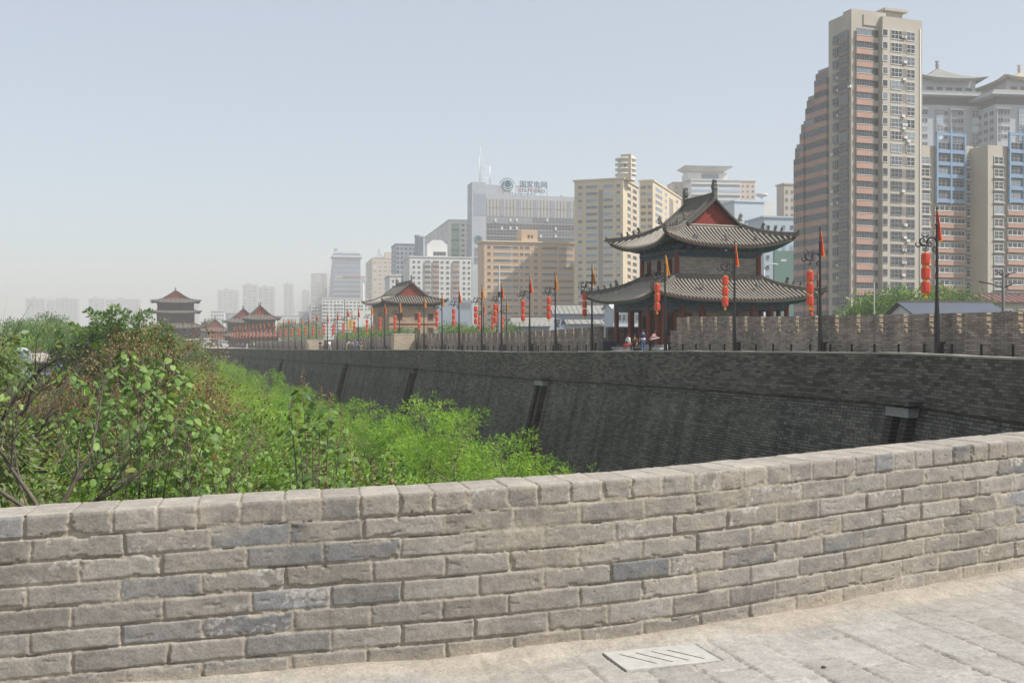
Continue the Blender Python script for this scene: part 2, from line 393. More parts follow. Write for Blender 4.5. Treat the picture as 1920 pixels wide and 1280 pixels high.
# distance to parapet line for blown sand
py_at = np.interp(GX, NP[:, 0], NP[:, 1]); dist = (py_at-GY)
sand = np.clip(sst(0.26, 0.0, dist+0.5*(fbm(GX*2.2, GY*2.2, 3, 105)-0.5)), 0, 1)
fill = sst(0.35, 0.65, fbm(GX*1.3, GY*1.3, 3, 106)+0.55*sand)
h = -0.014*(1-bk)*(1-0.75*fill)+0.008*(h2(kb, rw, 107)-0.5)*(1-sand)+0.003*(fbm(GX*12, GY*12, 3, 108)-0.5)
hole = sst(0.72, 0.80, fbm(GX*7, GY*7, 3, 110))*(1-sst(0.0, 0.03, ee))*(1-sand); h = h-0.012*hole
h = h+0.03*sand*sst(0.35, 0.0, dist)*(0.5+fbm(GX*3, GY*3, 2, 109))
tb = h2(kb, rw, 111)
pc = np.stack([0.30+0.09*tb, 0.29+0.09*tb, 0.275+0.085*tb], -1)*(0.82+0.36*fbm(GX*4+kb, GY*4, 4, 112))[..., None]
sandc = np.array([0.365, 0.33, 0.28])*(0.85+0.3*fbm(GX*5, GY*5, 4, 113))[..., None]
jf = ((1-bk)*0.9)[..., None]; pc = pc*(1-jf)+(sandc*0.85)*jf
dk = ((1-bk)*(1-fill)*0.85)[..., None]; pc = pc*(1-dk)+np.array([0.11, 0.095, 0.075])*dk
film = np.clip(0.12+0.7*sst(0.42, 0.7, fbm(GX*1.1, GY*1.1, 4, 114))*0.6+0.9*sand, 0, 1)[..., None]
pc = pc*(1-film)+sandc*film
# slot for the drain slab
DC = np.array([0.69, 4.92]); DA = R(17.5)
dxl = (GX-DC[0])*math.cos(DA)+(GY-DC[1])*math.sin(DA); dyl = -(GX-DC[0])*math.sin(DA)+(GY-DC[1])*math.cos(DA)
ins = (np.abs(dxl) < 0.235) & (np.abs(dyl) < 0.14); h = np.where(ins, -0.03, h)
PV = np.stack([GX, GY, ground_near(GX, GY)+h+0.004], -1)
qd = gridq(*GX.shape)
pav = np_mesh('pavement', PV.reshape(-1, 3), qd[:, ::-1], M_flag, None, True, pc.reshape(-1, 3)); tag(pav, kind='structure')
# drain slab with slots
dr = empty('drain_cover', (DC[0], DC[1], float(ground_near(DC[0], DC[1]))), DA, 'pale stone drain cover with slanted slots set in the dusty paving', 'drain cover')
M_slab = plain('drain slab stone', (0.44, 0.43, 0.40), 0.85, 0.12, 20)
mb = MB()
def qp(P):
    k0 = len(mb.v); mb.v += [(x, y, -0.03) for x, y in P]+[(x, y, 0.010) for x, y in P]
    for f in ((4,5,6,7),(0,1,5,4),(1,2,6,5),(2,3,7,6),(3,0,4,7)):
        mb.f.append(tuple(k0+i for i in f)); mb.m.append(0); mb.sm.append(False)
SK = 0.587; HY = 0.09; prev = None
bar = lambda x0, x1: qp([(x0+SK*HY, -HY), (x1+SK*HY, -HY), (x1-SK*HY, HY), (x0-SK*HY, HY)])
sl_ = [-0.12, -0.04, 0.04, 0.12]; edges_ = [-0.17]+[v for q in sl_ for v in (q-0.0065, q+0.0065)]+[0.17]
for q in range(0, len(edges_), 2): bar(edges_[q], edges_[q+1])
qp([(-0.235, -HY), (-0.17+SK*HY, -HY), (-0.17-SK*HY, HY), (-0.235, HY)])
qp([(0.17+SK*HY, -HY), (0.235, -HY), (0.235, HY), (0.17-SK*HY, HY)])
qp([(-0.235, -0.14), (0.235, -0.14), (0.235, -HY), (-0.235, -HY)]); qp([(-0.235, HY), (0.235, HY), (0.235, 0.14), (-0.235, 0.14)])
mb.build('slab', M_slab, dr)
mb = MB(); mb.face([(-0.235,-0.14,-0.022),(0.235,-0.14,-0.022),(0.235,0.14,-0.022),(-0.235,0.14,-0.022)]); mb.build('drain_channel', plain('dark drain gap', (0.03, 0.028, 0.025)), dr)  # near-black sheet below the slots
# pebbles
for k, (px, pyy) in enumerate([(832, 1236), (1545, 1262), (1735, 1093)]):
    d = 1.47*F/(pyy-ZR); x = (px-960)/F*d
    mb = MB(); r = 0.009
    rows = []
    for i in range(6):
        th = math.pi*i/5
        rows.append([(r*1.3*math.sin(th)*math.cos(a)*(0.8+0.4*random.random()), r*math.sin(th)*math.sin(a), r*0.8*math.cos(th)) for a in [2*math.pi*q/7 for q in range(7)]])
    mb.grid(rows, closeu=True, flip=True)
    o = mb.build('pebble', plain('pebble', (0.10, 0.07, 0.05)), None, (x, d, float(ground_near(x, d))+0.008))
    tag(o, ['small dark pebble on the paving at the foot of the parapet', 'small dark pebble on open paving right of the drain cover', 'tiny dark stone on dusty paving near the right edge'][k], 'pebble')
# ================================================================ the long city wall
cw = empty('city_wall', (0, 0, 0), 0, 'long shaded grey brick city wall with sloping face, running away behind the treetops', 'city wall')
ctl = [(NP[-1, 0]-NN[-1, 0]*0.315, NP[-1, 1]-NN[-1, 1]*0.315), (5.9, 8.45), (8.6, 11.3), (11.2, 15.5), (12.9, 20.5), (13.5, 26.0), (13.25, 31.0), (12.5, 35.7)]
ctl += [(line_in(y), y) for y in (42, 55, 80, 120, 180, 240)]+[(line_in(y)-0.00035*(y-240)**2, y) for y in (300, 360, 420)]
IP, isx = spline(ctl, 0.8)
IT, IN = normals2(IP); IN = IN            # right of travel = towards the walk
IN = -IN                                  # IN now points to the city side (left of travel)
NI = len(IP); arc = isx
ptop = par_z(IP[:, 1])+0.012*(rng.uniform(0, 1, NI)-0.5); pw = walk_z(IP[:, 1])
ptop[:8] = np.interp(np.arange(8), [0, 7], [topz[-1], ptop[8]])
def off(i, d, z): return (IP[i, 0]+IN[i, 0]*d, IP[i, 1]+IN[i, 1]*d, z)
def strip(name, prof, mats, parent, v0=0.0, sel=None, uvs=True):
    """prof(i) -> list of (outward offset, z); uv in metres along the path"""
    idx = list(range(NI)) if sel is None else sel
    pts = [[off(i, d, z) for d, z in prof(i)] for i in idx]
    V = np.array(pts).reshape(-1, 3); n, w = len(idx), len(pts[0]); Qd = gridq(n, w)[:, ::-1]
    o = np_mesh(name, V, Qd, mats, parent, False)
    seg = np.linalg.norm(np.diff(np.array(pts), axis=1), axis=2).mean(0); vv = np.concatenate([[0], np.cumsum(seg)])
    uvv = np.stack([np.repeat(arc[idx], w), -np.tile(vv, n)], 1)
    l = o.data.uv_layers.new(name='UVMap'); l.data.foreach_set('uv', uvv[Qd.ravel()].astype(np.float32).ravel())
    return o
K = 0.25
ledge = lambda i: ptop[i]-1.5
def pr_par(i):
    t = ptop[i]; L = ledge(i)
    return [(-0.34, t-0.55), (-0.34, t-0.005), (-0.33, t), (-0.01, t), (0.0, t-0.005), (0.0, L+0.0)]
strip('parapet', lambda i: [(0.0, ptop[i]-0.06), (0.0, ledge(i))], M_par, cw)
strip('coping', lambda i: [(-0.315, ptop[i]-0.9), (-0.315, ptop[i]), (0.015, ptop[i]), (0.015, ptop[i]-0.06), (0.0, ptop[i]-0.06)], M_cap, cw)
def pr_led(i):
    L = ledge(i); return [(0.0, L), (0.06, L-0.005), (0.06, L-0.07), (0.12, L-0.08), (0.12, L-0.17), (0.03, L-0.18), (0.03, L-0.25)]
strip('string_course', pr_led, M_par, cw)
# battered face built in real steps of one course each near the viewer
st = 0.125
def pr_face(i):
    L = ledge(i)-0.25; out = []; h = L+0.3; n = int(13.0/st)
    for k in range(n+1):
        z = L-h*k/n; d = 0.03+K*h*k/n
        out.append((d, z))
        if k < n: out.append((d-0.004, z-h/n*0.94))
    return out
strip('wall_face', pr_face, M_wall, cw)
# drainage chutes down the wall
def path_at_px(px):
    u = (IP[:, 0]/IP[:, 1])-(px-960)/F
    far = IP[:, 1] > 28
    i = np.where(far)[0][np.argmin(np.abs(u[far]))]; return int(i)
M_lint = plain('chute lintel stone', (0.30, 0.31, 0.31), 0.85, 0.15, 4)
M_chute = brickmat('shadow darkened brick', (0.045, 0.043, 0.04), (0.10, 0.095, 0.087), (0.02, 0.019, 0.018), 0.42, 0.125, 0.014, bumpd=0.03)  # pilaster brick darkened to stand for the chute's shadow line and water stain
M_gap = plain('painted recess shade', (0.012, 0.012, 0.013), 0.95, 0.1)  # near-black colour stands in for the shade of a deep channel
for k, px in enumerate([1712, 1023, 781, 650, 531, 458, 416, 384]):
    i = path_at_px(px); t = Vector((IT[i, 0], IT[i, 1], 0)); n = Vector((IN[i, 0], IN[i, 1], 0)); L = ledge(i)-0.25
    p0 = Vector((IP[i, 0], IP[i, 1], 0))
    lab = None
    ch = empty('drain_chute', p0, 0); ch.parent = cw
    if k == 0: ch['label'] = 'brick drain chute under a pale stone lintel at the bend of the wall'
    mb = MB(); P = lambda a, d, z: p0*0+t*a+n*d+Vector((0, 0, z))
    hh = L
    for a0, a1 in ((-0.62, -0.22), (0.22, 0.62)):
        steps = 28
        for q in range(steps):
            z1 = L-hh*q/steps; z0 = L-hh*(q+1)/steps; d1 = 0.04+K*hh*q/steps
            P8 = [P(a0, d1-0.3, z0), P(a1, d1-0.3, z0), P(a1, d1+0.30+K*hh/steps, z0), P(a0, d1+0.30+K*hh/steps, z0), P(a0, d1-0.3, z1), P(a1, d1-0.3, z1), P(a1, d1+0.30+K*hh/steps*0.2, z1), P(a0, d1+0.30+K*hh/steps*0.2, z1)]
            k0 = len(mb.v); mb.v += [tuple(p) for p in P8]
            for f in ((0,3,2,1),(4,5,6,7),(0,1,5,4),(1,2,6,5),(2,3,7,6),(3,0,4,7)): mb.f.append(tuple(k0+q_ for q_ in f)); mb.m.append(0); mb.sm.append(False)
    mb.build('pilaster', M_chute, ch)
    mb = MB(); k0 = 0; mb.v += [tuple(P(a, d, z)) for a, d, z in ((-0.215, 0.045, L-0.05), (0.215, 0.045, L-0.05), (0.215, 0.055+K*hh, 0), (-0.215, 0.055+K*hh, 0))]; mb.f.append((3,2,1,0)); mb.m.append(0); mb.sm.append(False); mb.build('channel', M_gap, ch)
    mb = MB(); c = [P(-0.66, 0.0, L-0.30), P(0.66, 0.0, L-0.30), P(0.66, 0.44, L-0.30), P(-0.66, 0.44, L-0.30)]
    k0 = 0; mb.v += [tuple(p) for p in c]+[tuple(p+Vector((0, 0, 0.30))) for p in c]
    for f in ((0,3,2,1),(4,5,6,7),(0,1,5,4),(1,2,6,5),(2,3,7,6),(3,0,4,7)): mb.f.append(f); mb.m.append(0); mb.sm.append(False)
    mb.build('lintel', M_lint if k < 2 else M_wall, ch)
    mb = MB(); Lb = L+0.25
    c = [P(-0.95, 0.0, Lb-0.16), P(0.95, 0.0, Lb-0.16), P(0.95, 0.62, Lb-0.16), P(-0.95, 0.62, Lb-0.16)]
    mb.v += [tuple(p) for p in c]+[tuple(p+Vector((0, 0, 0.14))) for p in c]
    for f in ((0,3,2,1),(4,5,6,7),(0,1,5,4),(1,2,6,5),(2,3,7,6),(3,0,4,7)): mb.f.append(f); mb.m.append(0); mb.sm.append(False)
    mb.build('ledge', M_par, ch)
    if k: mb = MB()

# ---------------------------------------------------------------- walk on top of the wall
PO = []      # outer edge for each inner point
for i in range(NI):
    y = IP[i, 1]
    if y < 35: PO.append((line_out(y), y))
    else:
        q = Vector((IP[i, 0], y, 0))+A*13.0; PO.append((q.x, q.y))
PO = np.array(PO)
PO[:, 0] = np.maximum(PO[:, 0], IP[:, 0]+3)
pts = []
for i in range(NI):
    row = []
    for t in np.linspace(0, 1, 9):
        x = IP[i, 0]*(1-t)+PO[i, 0]*t; y = IP[i, 1]*(1-t)+PO[i, 1]*t
        row.append((x+0*t, y, float(walk_z(y))))
    pts.append(row)
V = np.array(pts).reshape(-1, 3)
o = np_mesh('walkway', V, gridq(NI, 9), M_pave, None, False); tag(o, kind='structure')
l = o.data.uv_layers.new(name='UVMap'); l.data.foreach_set('uv', V[:, :2][gridq(NI, 9).ravel()].astype(np.float32).ravel())
# platform round the viewer, a hand lower than the fine paving sheet
mb = MB(); xs = np.linspace(-30, 34, 65); ys = np.linspace(-22, 10, 33)
bx = np.concatenate([[-30], NP[:, 0][::40], IP[:12, 0]]); by = np.concatenate([[4.0], NP[:, 1][::40], IP[:12, 1]])
rows = []
for x in xs:
    lim = float(np.interp(x, bx, by, right=9.4)) if x > -4.0 else 4.25
    lim = min(lim-0.01, 9.5)
    rows.append([(x, y, float(ground_near(x, y))-0.025) for y in np.linspace(-22, lim, 24)])
mb.grid(rows, flip=True, sm=False); o = mb.build('platform', M_pave); tag(o, kind='structure')
# side body of the bastion under the viewer, so the platform is a solid block
mb = MB(); e_ = [(-30, 4.6)]+[(float(a), float(b)+0.30) for a, b in NP[::60]]
for (x0, y0), (x1, y1) in zip(e_[:-1], e_[1:]):
    z0 = E-1.3
    mb.face([(x0, y0+0.02, z0), (x0, y0+3.0, 0), (x1, y1+3.0, 0), (x1, y1+0.02, z0)])
mb.build('lower_face', M_wall, nearw)

# ---------------------------------------------------------------- crenellated outer wall
cr = empty('battlement_wall', (0, 0, 0), 0, 'long crenellated grey brick battlement wall along the outer edge of the walk, bright end faces in its gaps', 'battlement wall')
PITCH = 1.83; GAP = 0.30; TH = 0.44
def seg_base(y0, y1, name='wall_base'):
    mb = MB(); n = max(1, int((y1-y0)/4)); ys = np.linspace(y0, y1, n+1)
    for a, b in zip(ys[:-1], ys[1:]):
        pa = Vector((line_out(a), a, 0)); pb = Vector((line_out(b), b, 0))
        za0, zb0 = float(walk_z(a))-0.5, float(walk_z(b))-0.5; za1, zb1 = float(cren_z(a))-0.95, float(cren_z(b))-0.95
        c = [pa, pb, pb+A*TH, pa+A*TH]; zz0 = [za0, zb0, zb0, za0]; zz1 = [za1, zb1, zb1, za1]
        mb.v += [(p.x, p.y, z) for p, z in zip(c, zz0)]+[(p.x, p.y, z) for p, z in zip(c, zz1)]; k0 = len(mb.v)-8
        for f in ((4,5,6,7),(0,1,5,4),(2,3,7,6),(3,0,4,7),(1,2,6,5)): mb.f.append(tuple(k0+i for i in f)[::-1]); mb.m.append(0); mb.sm.append(False)
    mb.build(name, M_cren, cr)
def merlon_mb(y, mb):
    pa = Vector((line_out(y), y, 0)); t = B; L = PITCH-GAP; z1 = float(cren_z(y)); z0 = z1-0.95
    P = lambda a, d, z: tuple(pa+t*a+A*d+Vector((0, 0, z)))
    k0 = len(mb.v)
    mb.v += [P(0, 0, z0), P(L, 0, z0), P(L, TH, z0), P(0, TH, z0), P(0, 0, z1), P(L, 0, z1), P(L, TH, z1), P(0, TH, z1)]
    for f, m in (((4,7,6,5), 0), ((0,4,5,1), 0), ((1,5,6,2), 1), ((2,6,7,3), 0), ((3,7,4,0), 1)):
        mb.f.append(tuple(k0+i for i in f)); mb.m.append(m); mb.sm.append(False)
    # toothed bricks standing proud at the end face
    for q in range(7):
        if q % 2: continue
        za = z0+q*0.136
        k0 = len(mb.v); a0 = -0.035
        mb.v += [P(a0, -0.012, za), P(0.2, -0.012, za), P(0.2, TH*0.999, za), P(a0, TH*0.999, za), P(a0, -0.012, za+0.115), P(0.2, -0.012, za+0.115), P(0.2, TH*0.999, za+0.115), P(a0, TH*0.999, za+0.115)]
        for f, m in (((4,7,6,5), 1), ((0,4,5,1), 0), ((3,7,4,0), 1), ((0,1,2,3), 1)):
            mb.f.append(tuple(k0+i for i in f)); mb.m.append(m); mb.sm.append(False)
    return mb
GAPY = (76.9, 87.6)
ys = []; y = 40.0
while y < 330:
    if not (GAPY[0]-1.6 < y < GAPY[1]): ys.append(y)
    y += PITCH*B.y
seg_base(10, 76.7); seg_base(87.7, 330)
for y in ys[:100]: merlon_mb(y, MB()).build('merlon', [M_cren, M_edge], cr)
mb = MB()
for y in ys[100:]+list(np.arange(40.0-PITCH*B.y, 11, -PITCH*B.y)): merlon_mb(float(y), mb)
tag(mb.build('merlon', [M_cren, M_edge], cr), kind='stuff')
# outer body of the wall below the battlement
mb = MB(); pa = Vector((line_out(35), 35, 0))+A*TH; pb = Vector((line_out(420), 420, 0))+A*TH
mb.v += [tuple(pa+Vector((0, 0, E-1.2))), tuple(pb+Vector((0, 0, E-3.2))), tuple(pb+A*2), tuple(pa+A*2)]; mb.f.append((0,1,2,3)); mb.m.append(0); mb.sm.append(False)
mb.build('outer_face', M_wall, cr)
# brick piers facing the viewer where the line of the wall jogs
for px0, px1, yb, yt, lab in ((757, 796, 658, 627, 'sunlit brick pier end closing the battlement wall left of the brick bastion tower'), (592, 624, 654, 637, 'small sunlit brick pier in the battlement wall behind the strollers')):
    u = ((px0+px1)/2-960)/F; Y = 39.3/(u+0.364); w = (px1-px0)/F*Y
    e = empty('brick_pier', Vector((line_out(Y), Y-2.2, float(walk_z(Y))))-A*w*0.9, YAW, lab, 'pier', 'brick piers')
    H = float(cren_z(Y))-float(walk_z(Y))+0.1
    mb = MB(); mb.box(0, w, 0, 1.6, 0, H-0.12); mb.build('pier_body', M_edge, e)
    mb = MB(); mb.box(-0.05, w+0.05, -0.05, 1.65, H-0.12, H); mb.build('coping', M_cap, e)
# small black bollards at the foot of the battlement
tmpl = MB(); tmpl.lathe([(0.0, 0), (0.055, 0), (0.055, 0.62), (0.075, 0.63), (0.075, 0.70), (0.05, 0.74), (0, 0.745)], seg=8)
b0 = None; y = 45.0; k = 0
while y < 190:
    if not (GAPY[0]-1 < y < GAPY[1]+1):
        p = Vector((line_out(y), y, float(walk_z(y))))-A*0.45
        if b0 is None: b0 = tmpl.build('bollard', M_dark, None, p); o = b0
        else: o = b0.copy(); COL.objects.link(o); o.location = p
        tag(o, 'short black post at the foot of the battlement wall', 'bollard', 'short black posts along the battlement')
    y += PITCH*B.y*1.0
# bastion that carries the near tower
bo = Vector((line_out(GAPY[0]), GAPY[0], 0)); BZ = float(walk_z(82))
bt = empty('bastion', bo, YAW, 'square brick bastion carrying the two-storey corner pavilion, dark wall on its far side', 'bastion')
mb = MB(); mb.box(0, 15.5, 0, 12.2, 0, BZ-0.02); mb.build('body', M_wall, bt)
mb = MB(); mb.box(0.5, 15.5, 11.4, 11.84, BZ-0.02, BZ+2.05); mb.box(15.0, 15.44, 0.5, 11.4, BZ-0.02, BZ+1.7); mb.build('parapet', M_cren, bt)
mb = MB(); mb.box(0.4, 15.5, 11.32, 11.92, BZ+2.05, BZ+2.16); mb.build('coping', M_cap, bt)

# ---------------------------------------------------------------- city ground
m, nt, b = nodes('city ground', 0.95, 0.1)
n = noise(nt, tc(nt), 0.02, 6); n2 = noise(nt, tc(nt), 0.5, 4)
c = ramp(nt, n, [(0.35, (0.05, 0.075, 0.03)), (0.5, (0.10, 0.10, 0.07)), (0.65, (0.16, 0.155, 0.14))])
nt.links.new(mixc(nt, 0.6, c, ramp(nt, n2, [(0.3, (0.6, 0.6, 0.6)), (0.7, (1.3, 1.3, 1.3))]), 'MULTIPLY'), b.inputs['Base Color'])
mb = MB(); mb.grid([[(x, y, 0) for y in np.linspace(-400, 3500, 14)] for x in np.linspace(-2500, 2500, 18)], flip=True, sm=False)
tag(mb.build('ground', m), kind='structure')
# ================================================================ pavilions
M_tile = plain('grey roof tile', (0.35, 0.32, 0.27), 0.85, 0.25, 6)
M_tiled = plain('weathered shade roof tile', (0.15, 0.145, 0.125), 0.9, 0.3, 6)  # upper tiles darkened to stand for slope shade, with some weathering
M_deck = plain('grey roof trough tile', (0.035, 0.034, 0.03), 0.9, 0.3, 5)
M_ridge = plain('grey ridge tile', (0.13, 0.12, 0.105), 0.85, 0.3, 5)
M_red = plain('dark red lacquer', (0.15, 0.022, 0.015), 0.45, 0.15, 3)
M_red2 = plain('red gable board', (0.20, 0.030, 0.020), 0.55, 0.12, 2)
M_soff = plain('red brown soffit', (0.075, 0.028, 0.02), 0.7, 0.2, 3)
M_pbrick = brickmat('pavilion grey brick', (0.27, 0.255, 0.225), (0.42, 0.39, 0.34), (0.13, 0.12, 0.105), 0.42, 0.10, 0.010)
M_dkwall = plain('dark timber wall', (0.05, 0.035, 0.035), 0.7, 0.2, 1)
M_warmbrick = brickmat('tan bastion brick', (0.40, 0.28, 0.20), (0.46, 0.33, 0.24), (0.33, 0.24, 0.18), 0.5, 0.14, 0.008)
def painted(name):
    m, nt, b = nodes(name, 0.6, 0.3)
    uv = tc(nt, 'UV'); br = nt.nodes.new('ShaderNodeTexBrick'); nt.links.new(uv, br.inputs['Vector'])
    br.inputs['Scale'].default_value = 1; br.inputs['Brick Width'].default_value = 0.75; br.inputs['Row Height'].default_value = 0.26
    br.inputs['Mortar Size'].default_value = 0.018; br.inputs['Color1'].default_value = (0.008, 0.018, 0.14, 1)
    br.inputs['Color2'].default_value = (0.015, 0.085, 0.075, 1); br.inputs['Mortar'].default_value = (0.11, 0.10, 0.06, 1)
    n = noise(nt, uv, 7, 3)
    nt.links.new(mixc(nt, ramp(nt, n, [(0.52, (0, 0, 0)), (0.60, (0.7, 0.7, 0.7))]), br.outputs[0], (0.02, 0.10, 0.11)), b.inputs['Base Color'])
    return m
M_paint = painted('painted beam')
def hipridge(mb, pts, w, h, m=0):
    """rounded ridge section swept along pts"""
    rows = []
    for i, p in enumerate(pts):
        p = Vector(p); t = (Vector(pts[min(i+1, len(pts)-1)])-Vector(pts[max(0, i-1)])); t.z = 0
        if t.length < 1e-6: t = Vector((0, 1, 0))
        t.normalize(); s = Vector((t.y, -t.x, 0))
        rows.append([p+s*(w*a)+Vector((0, 0, h*b)) for a, b in ((-0.75, -0.25), (-0.75, 0.25), (-0.45, 0.32), (-0.45, 0.72), (-0.62, 0.80), (-0.3, 1.0), (0.3, 1.0), (0.62, 0.80), (0.45, 0.72), (0.45, 0.32), (0.75, 0.25), (0.75, -0.25))])
    k = len(mb.v); mb.grid(rows, m, False, closeu=True)
    n = len(rows[0]); mb.f.append(tuple(k+q for q in range(n))); mb.m.append(m); mb.sm.append(False)
    mb.f.append(tuple(k+(len(rows)-1)*n+q for q in range(n))[::-1]); mb.m.append(m); mb.sm.append(False)
CHI = [(0,0),(0.42,0),(0.46,0.25),(0.36,0.42),(0.50,0.55),(0.52,0.80),(0.40,1.0),(0.44,1.18),(0.30,1.30),(0.34,1.12),(0.24,1.05),(0.16,1.22),(0.04,1.20),(0.12,1.02),(0.02,0.90),(0.06,0.70),(-0.04,0.55),(0.02,0.35)]
BEAST = [(0,0),(0.30,0),(0.30,0.08),(0.24,0.10),(0.26,0.26),(0.33,0.32),(0.34,0.42),(0.24,0.46),(0.22,0.56),(0.16,0.48),(0.10,0.40),(0.06,0.24),(0.0,0.12)]
def skirt(parent, a0, b0, a1, b1, zf, lift, ext, tilep=0.31, detail=True, thick=0.16, name='lower_roof', soff_in=None):
    """four curved slopes from eave rectangle (half a0,b0) up to (a1,b1). zf(t) height, t 0..1"""
    roof = None; deck = MB(); tl = MB(); edge = MB(); sof = MB(); rid = MB()
    def P(side, r, t, dz=0.0):
        # side 0:+x 1:-x 2:+y 3:-y
        A_ = a0+(a1-a0)*t; B_ = b0+(b1-b0)*t
        c = abs(r)**4*(1-t)**1.3
        e = ext*c; z = zf(t)+lift*abs(r)**3.2*(1-t)**1.6+dz
        if side < 2:
            x = (A_+e)*(1 if side == 0 else -1); y = r*(B_+e)
        else:
            y = (B_+e)*(1 if side == 2 else -1); x = r*(A_+e)
        return Vector((x, y, z))
    NR = 25; NTt = 7
    rs = [-1+2*i/(NR-1) for i in range(NR)]; ts = [i/(NTt-1) for i in range(NTt)]
    for sd in range(4):
        fl = sd in (0, 3)
        deck.grid([[P(sd, r, t) for r in rs] for t in ts], flip=not fl if sd in (0, 3) else fl)
        L0 = b0 if sd < 2 else a0; L1 = b1 if sd < 2 else a1
        # fascia and soffit
        rows = [[P(sd, r, 0, 0.02) for r in rs], [P(sd, r, 0, -thick) for r in rs]]
        edge.grid(rows, sm=False)
        if soff_in:
            ia, ib = soff_in
            inner = []
            for r in rs:
                x = (ia*(1 if sd == 0 else -1)) if sd < 2 else r*ia
                y = r*ib if sd < 2 else ib*(1 if sd == 2 else -1)
                inner.append(Vector((x, y, zf(0)+0.42)))
            sof.grid([[P(sd, r, 0, -thick) for r in rs], [P(sd, r, 0.0, -thick)*0.5+q*0.5+Vector((0, 0, 0.0)) for r, q in zip(rs, inner)], inner], sm=False)
        n = int(L0/tilep)
        for q in range(-n, n+1):
            a = q*tilep
            tm = 1.0 if abs(a) <= L1 else (L0-abs(a))/max(1e-6, L0-L1)
            if tm < 0.06: continue
            path = []
            for i in range(7 if detail else 3):
                t = tm*i/(6 if detail else 2); half = L0+(L1-L0)*t
                path.append(P(sd, max(-1, min(1, a/half)), t, 0.03))
            path[0] = path[0]+(path[0]-path[1]).normalized()*0.05
            tl.tube(path, 0.078 if detail else 0.09, 7 if detail else 4)
        if detail:
            for q in range(-n*2, n*2+1):        # rafter ends under the eave
                a = q*tilep*0.5
                if abs(a) > L0*0.985: continue
                r = a/L0; p0 = P(sd, r, 0, -thick-0.05); ctr = P(sd, r*0.93, 0.30, -thick-0.16)
                sof.tube([p0+(p0-ctr)*0.02, ctr], 0.045, 5, m=1)
    ridges = []
    for sx in (-1, 1):
        for sy in (-1, 1):
            pts = []
            for i in range(10):
                t = i/9*1.0; p = P(0 if sx > 0 else 1, sy, t); pts.append(p+Vector((0, 0, 0.02)))
            p0 = pts[0]; d = (pts[0]-pts[1]).normalized(); tip = [p0+d*0.30+Vector((0, 0, 0.20)), p0+d*0.12+Vector((0, 0, 0.07))]
            ridges.append((sx, sy, tip+pts))
    rf = deck.build(name, M_deck, parent)
    tl.build('tile_row' if not detail else 'tiles', M_tile, rf)
    edge.build('eave_board', M_soff, rf)
    if soff_in: sof.build('soffit', [M_soff, plain('green rafter end', (0.03, 0.12, 0.10), 0.7)], rf)
    for sx, sy, pts in ridges:
        mb = MB(); hipridge(mb, pts, 0.20, 0.34 if detail else 0.3); hr = mb.build('hip_ridge', M_ridge, rf)
        if detail:
            for q, k in enumerate((4, 5, 6, 7)):
                p = pts[k]+Vector((0, 0, 0.36)) if False else (pts[k]*0.6+pts[k+1]*0.4)+Vector((0, 0, 0.30))
                d = Vector((pts[k].x-pts[k+1].x, pts[k].y-pts[k+1].y, 0)).normalized(); ang = math.atan2(d.y, d.x)
                s = 0.7 if q < 3 else 1.0
                b = MB(); b.prism([(x*s, z*s) for x, z in BEAST], 0.13*s, Matrix.Translation(p) @ Matrix.Rotation(ang, 4, 'Z')); b.build('roof_figure', M_ridge, hr)
    return rf
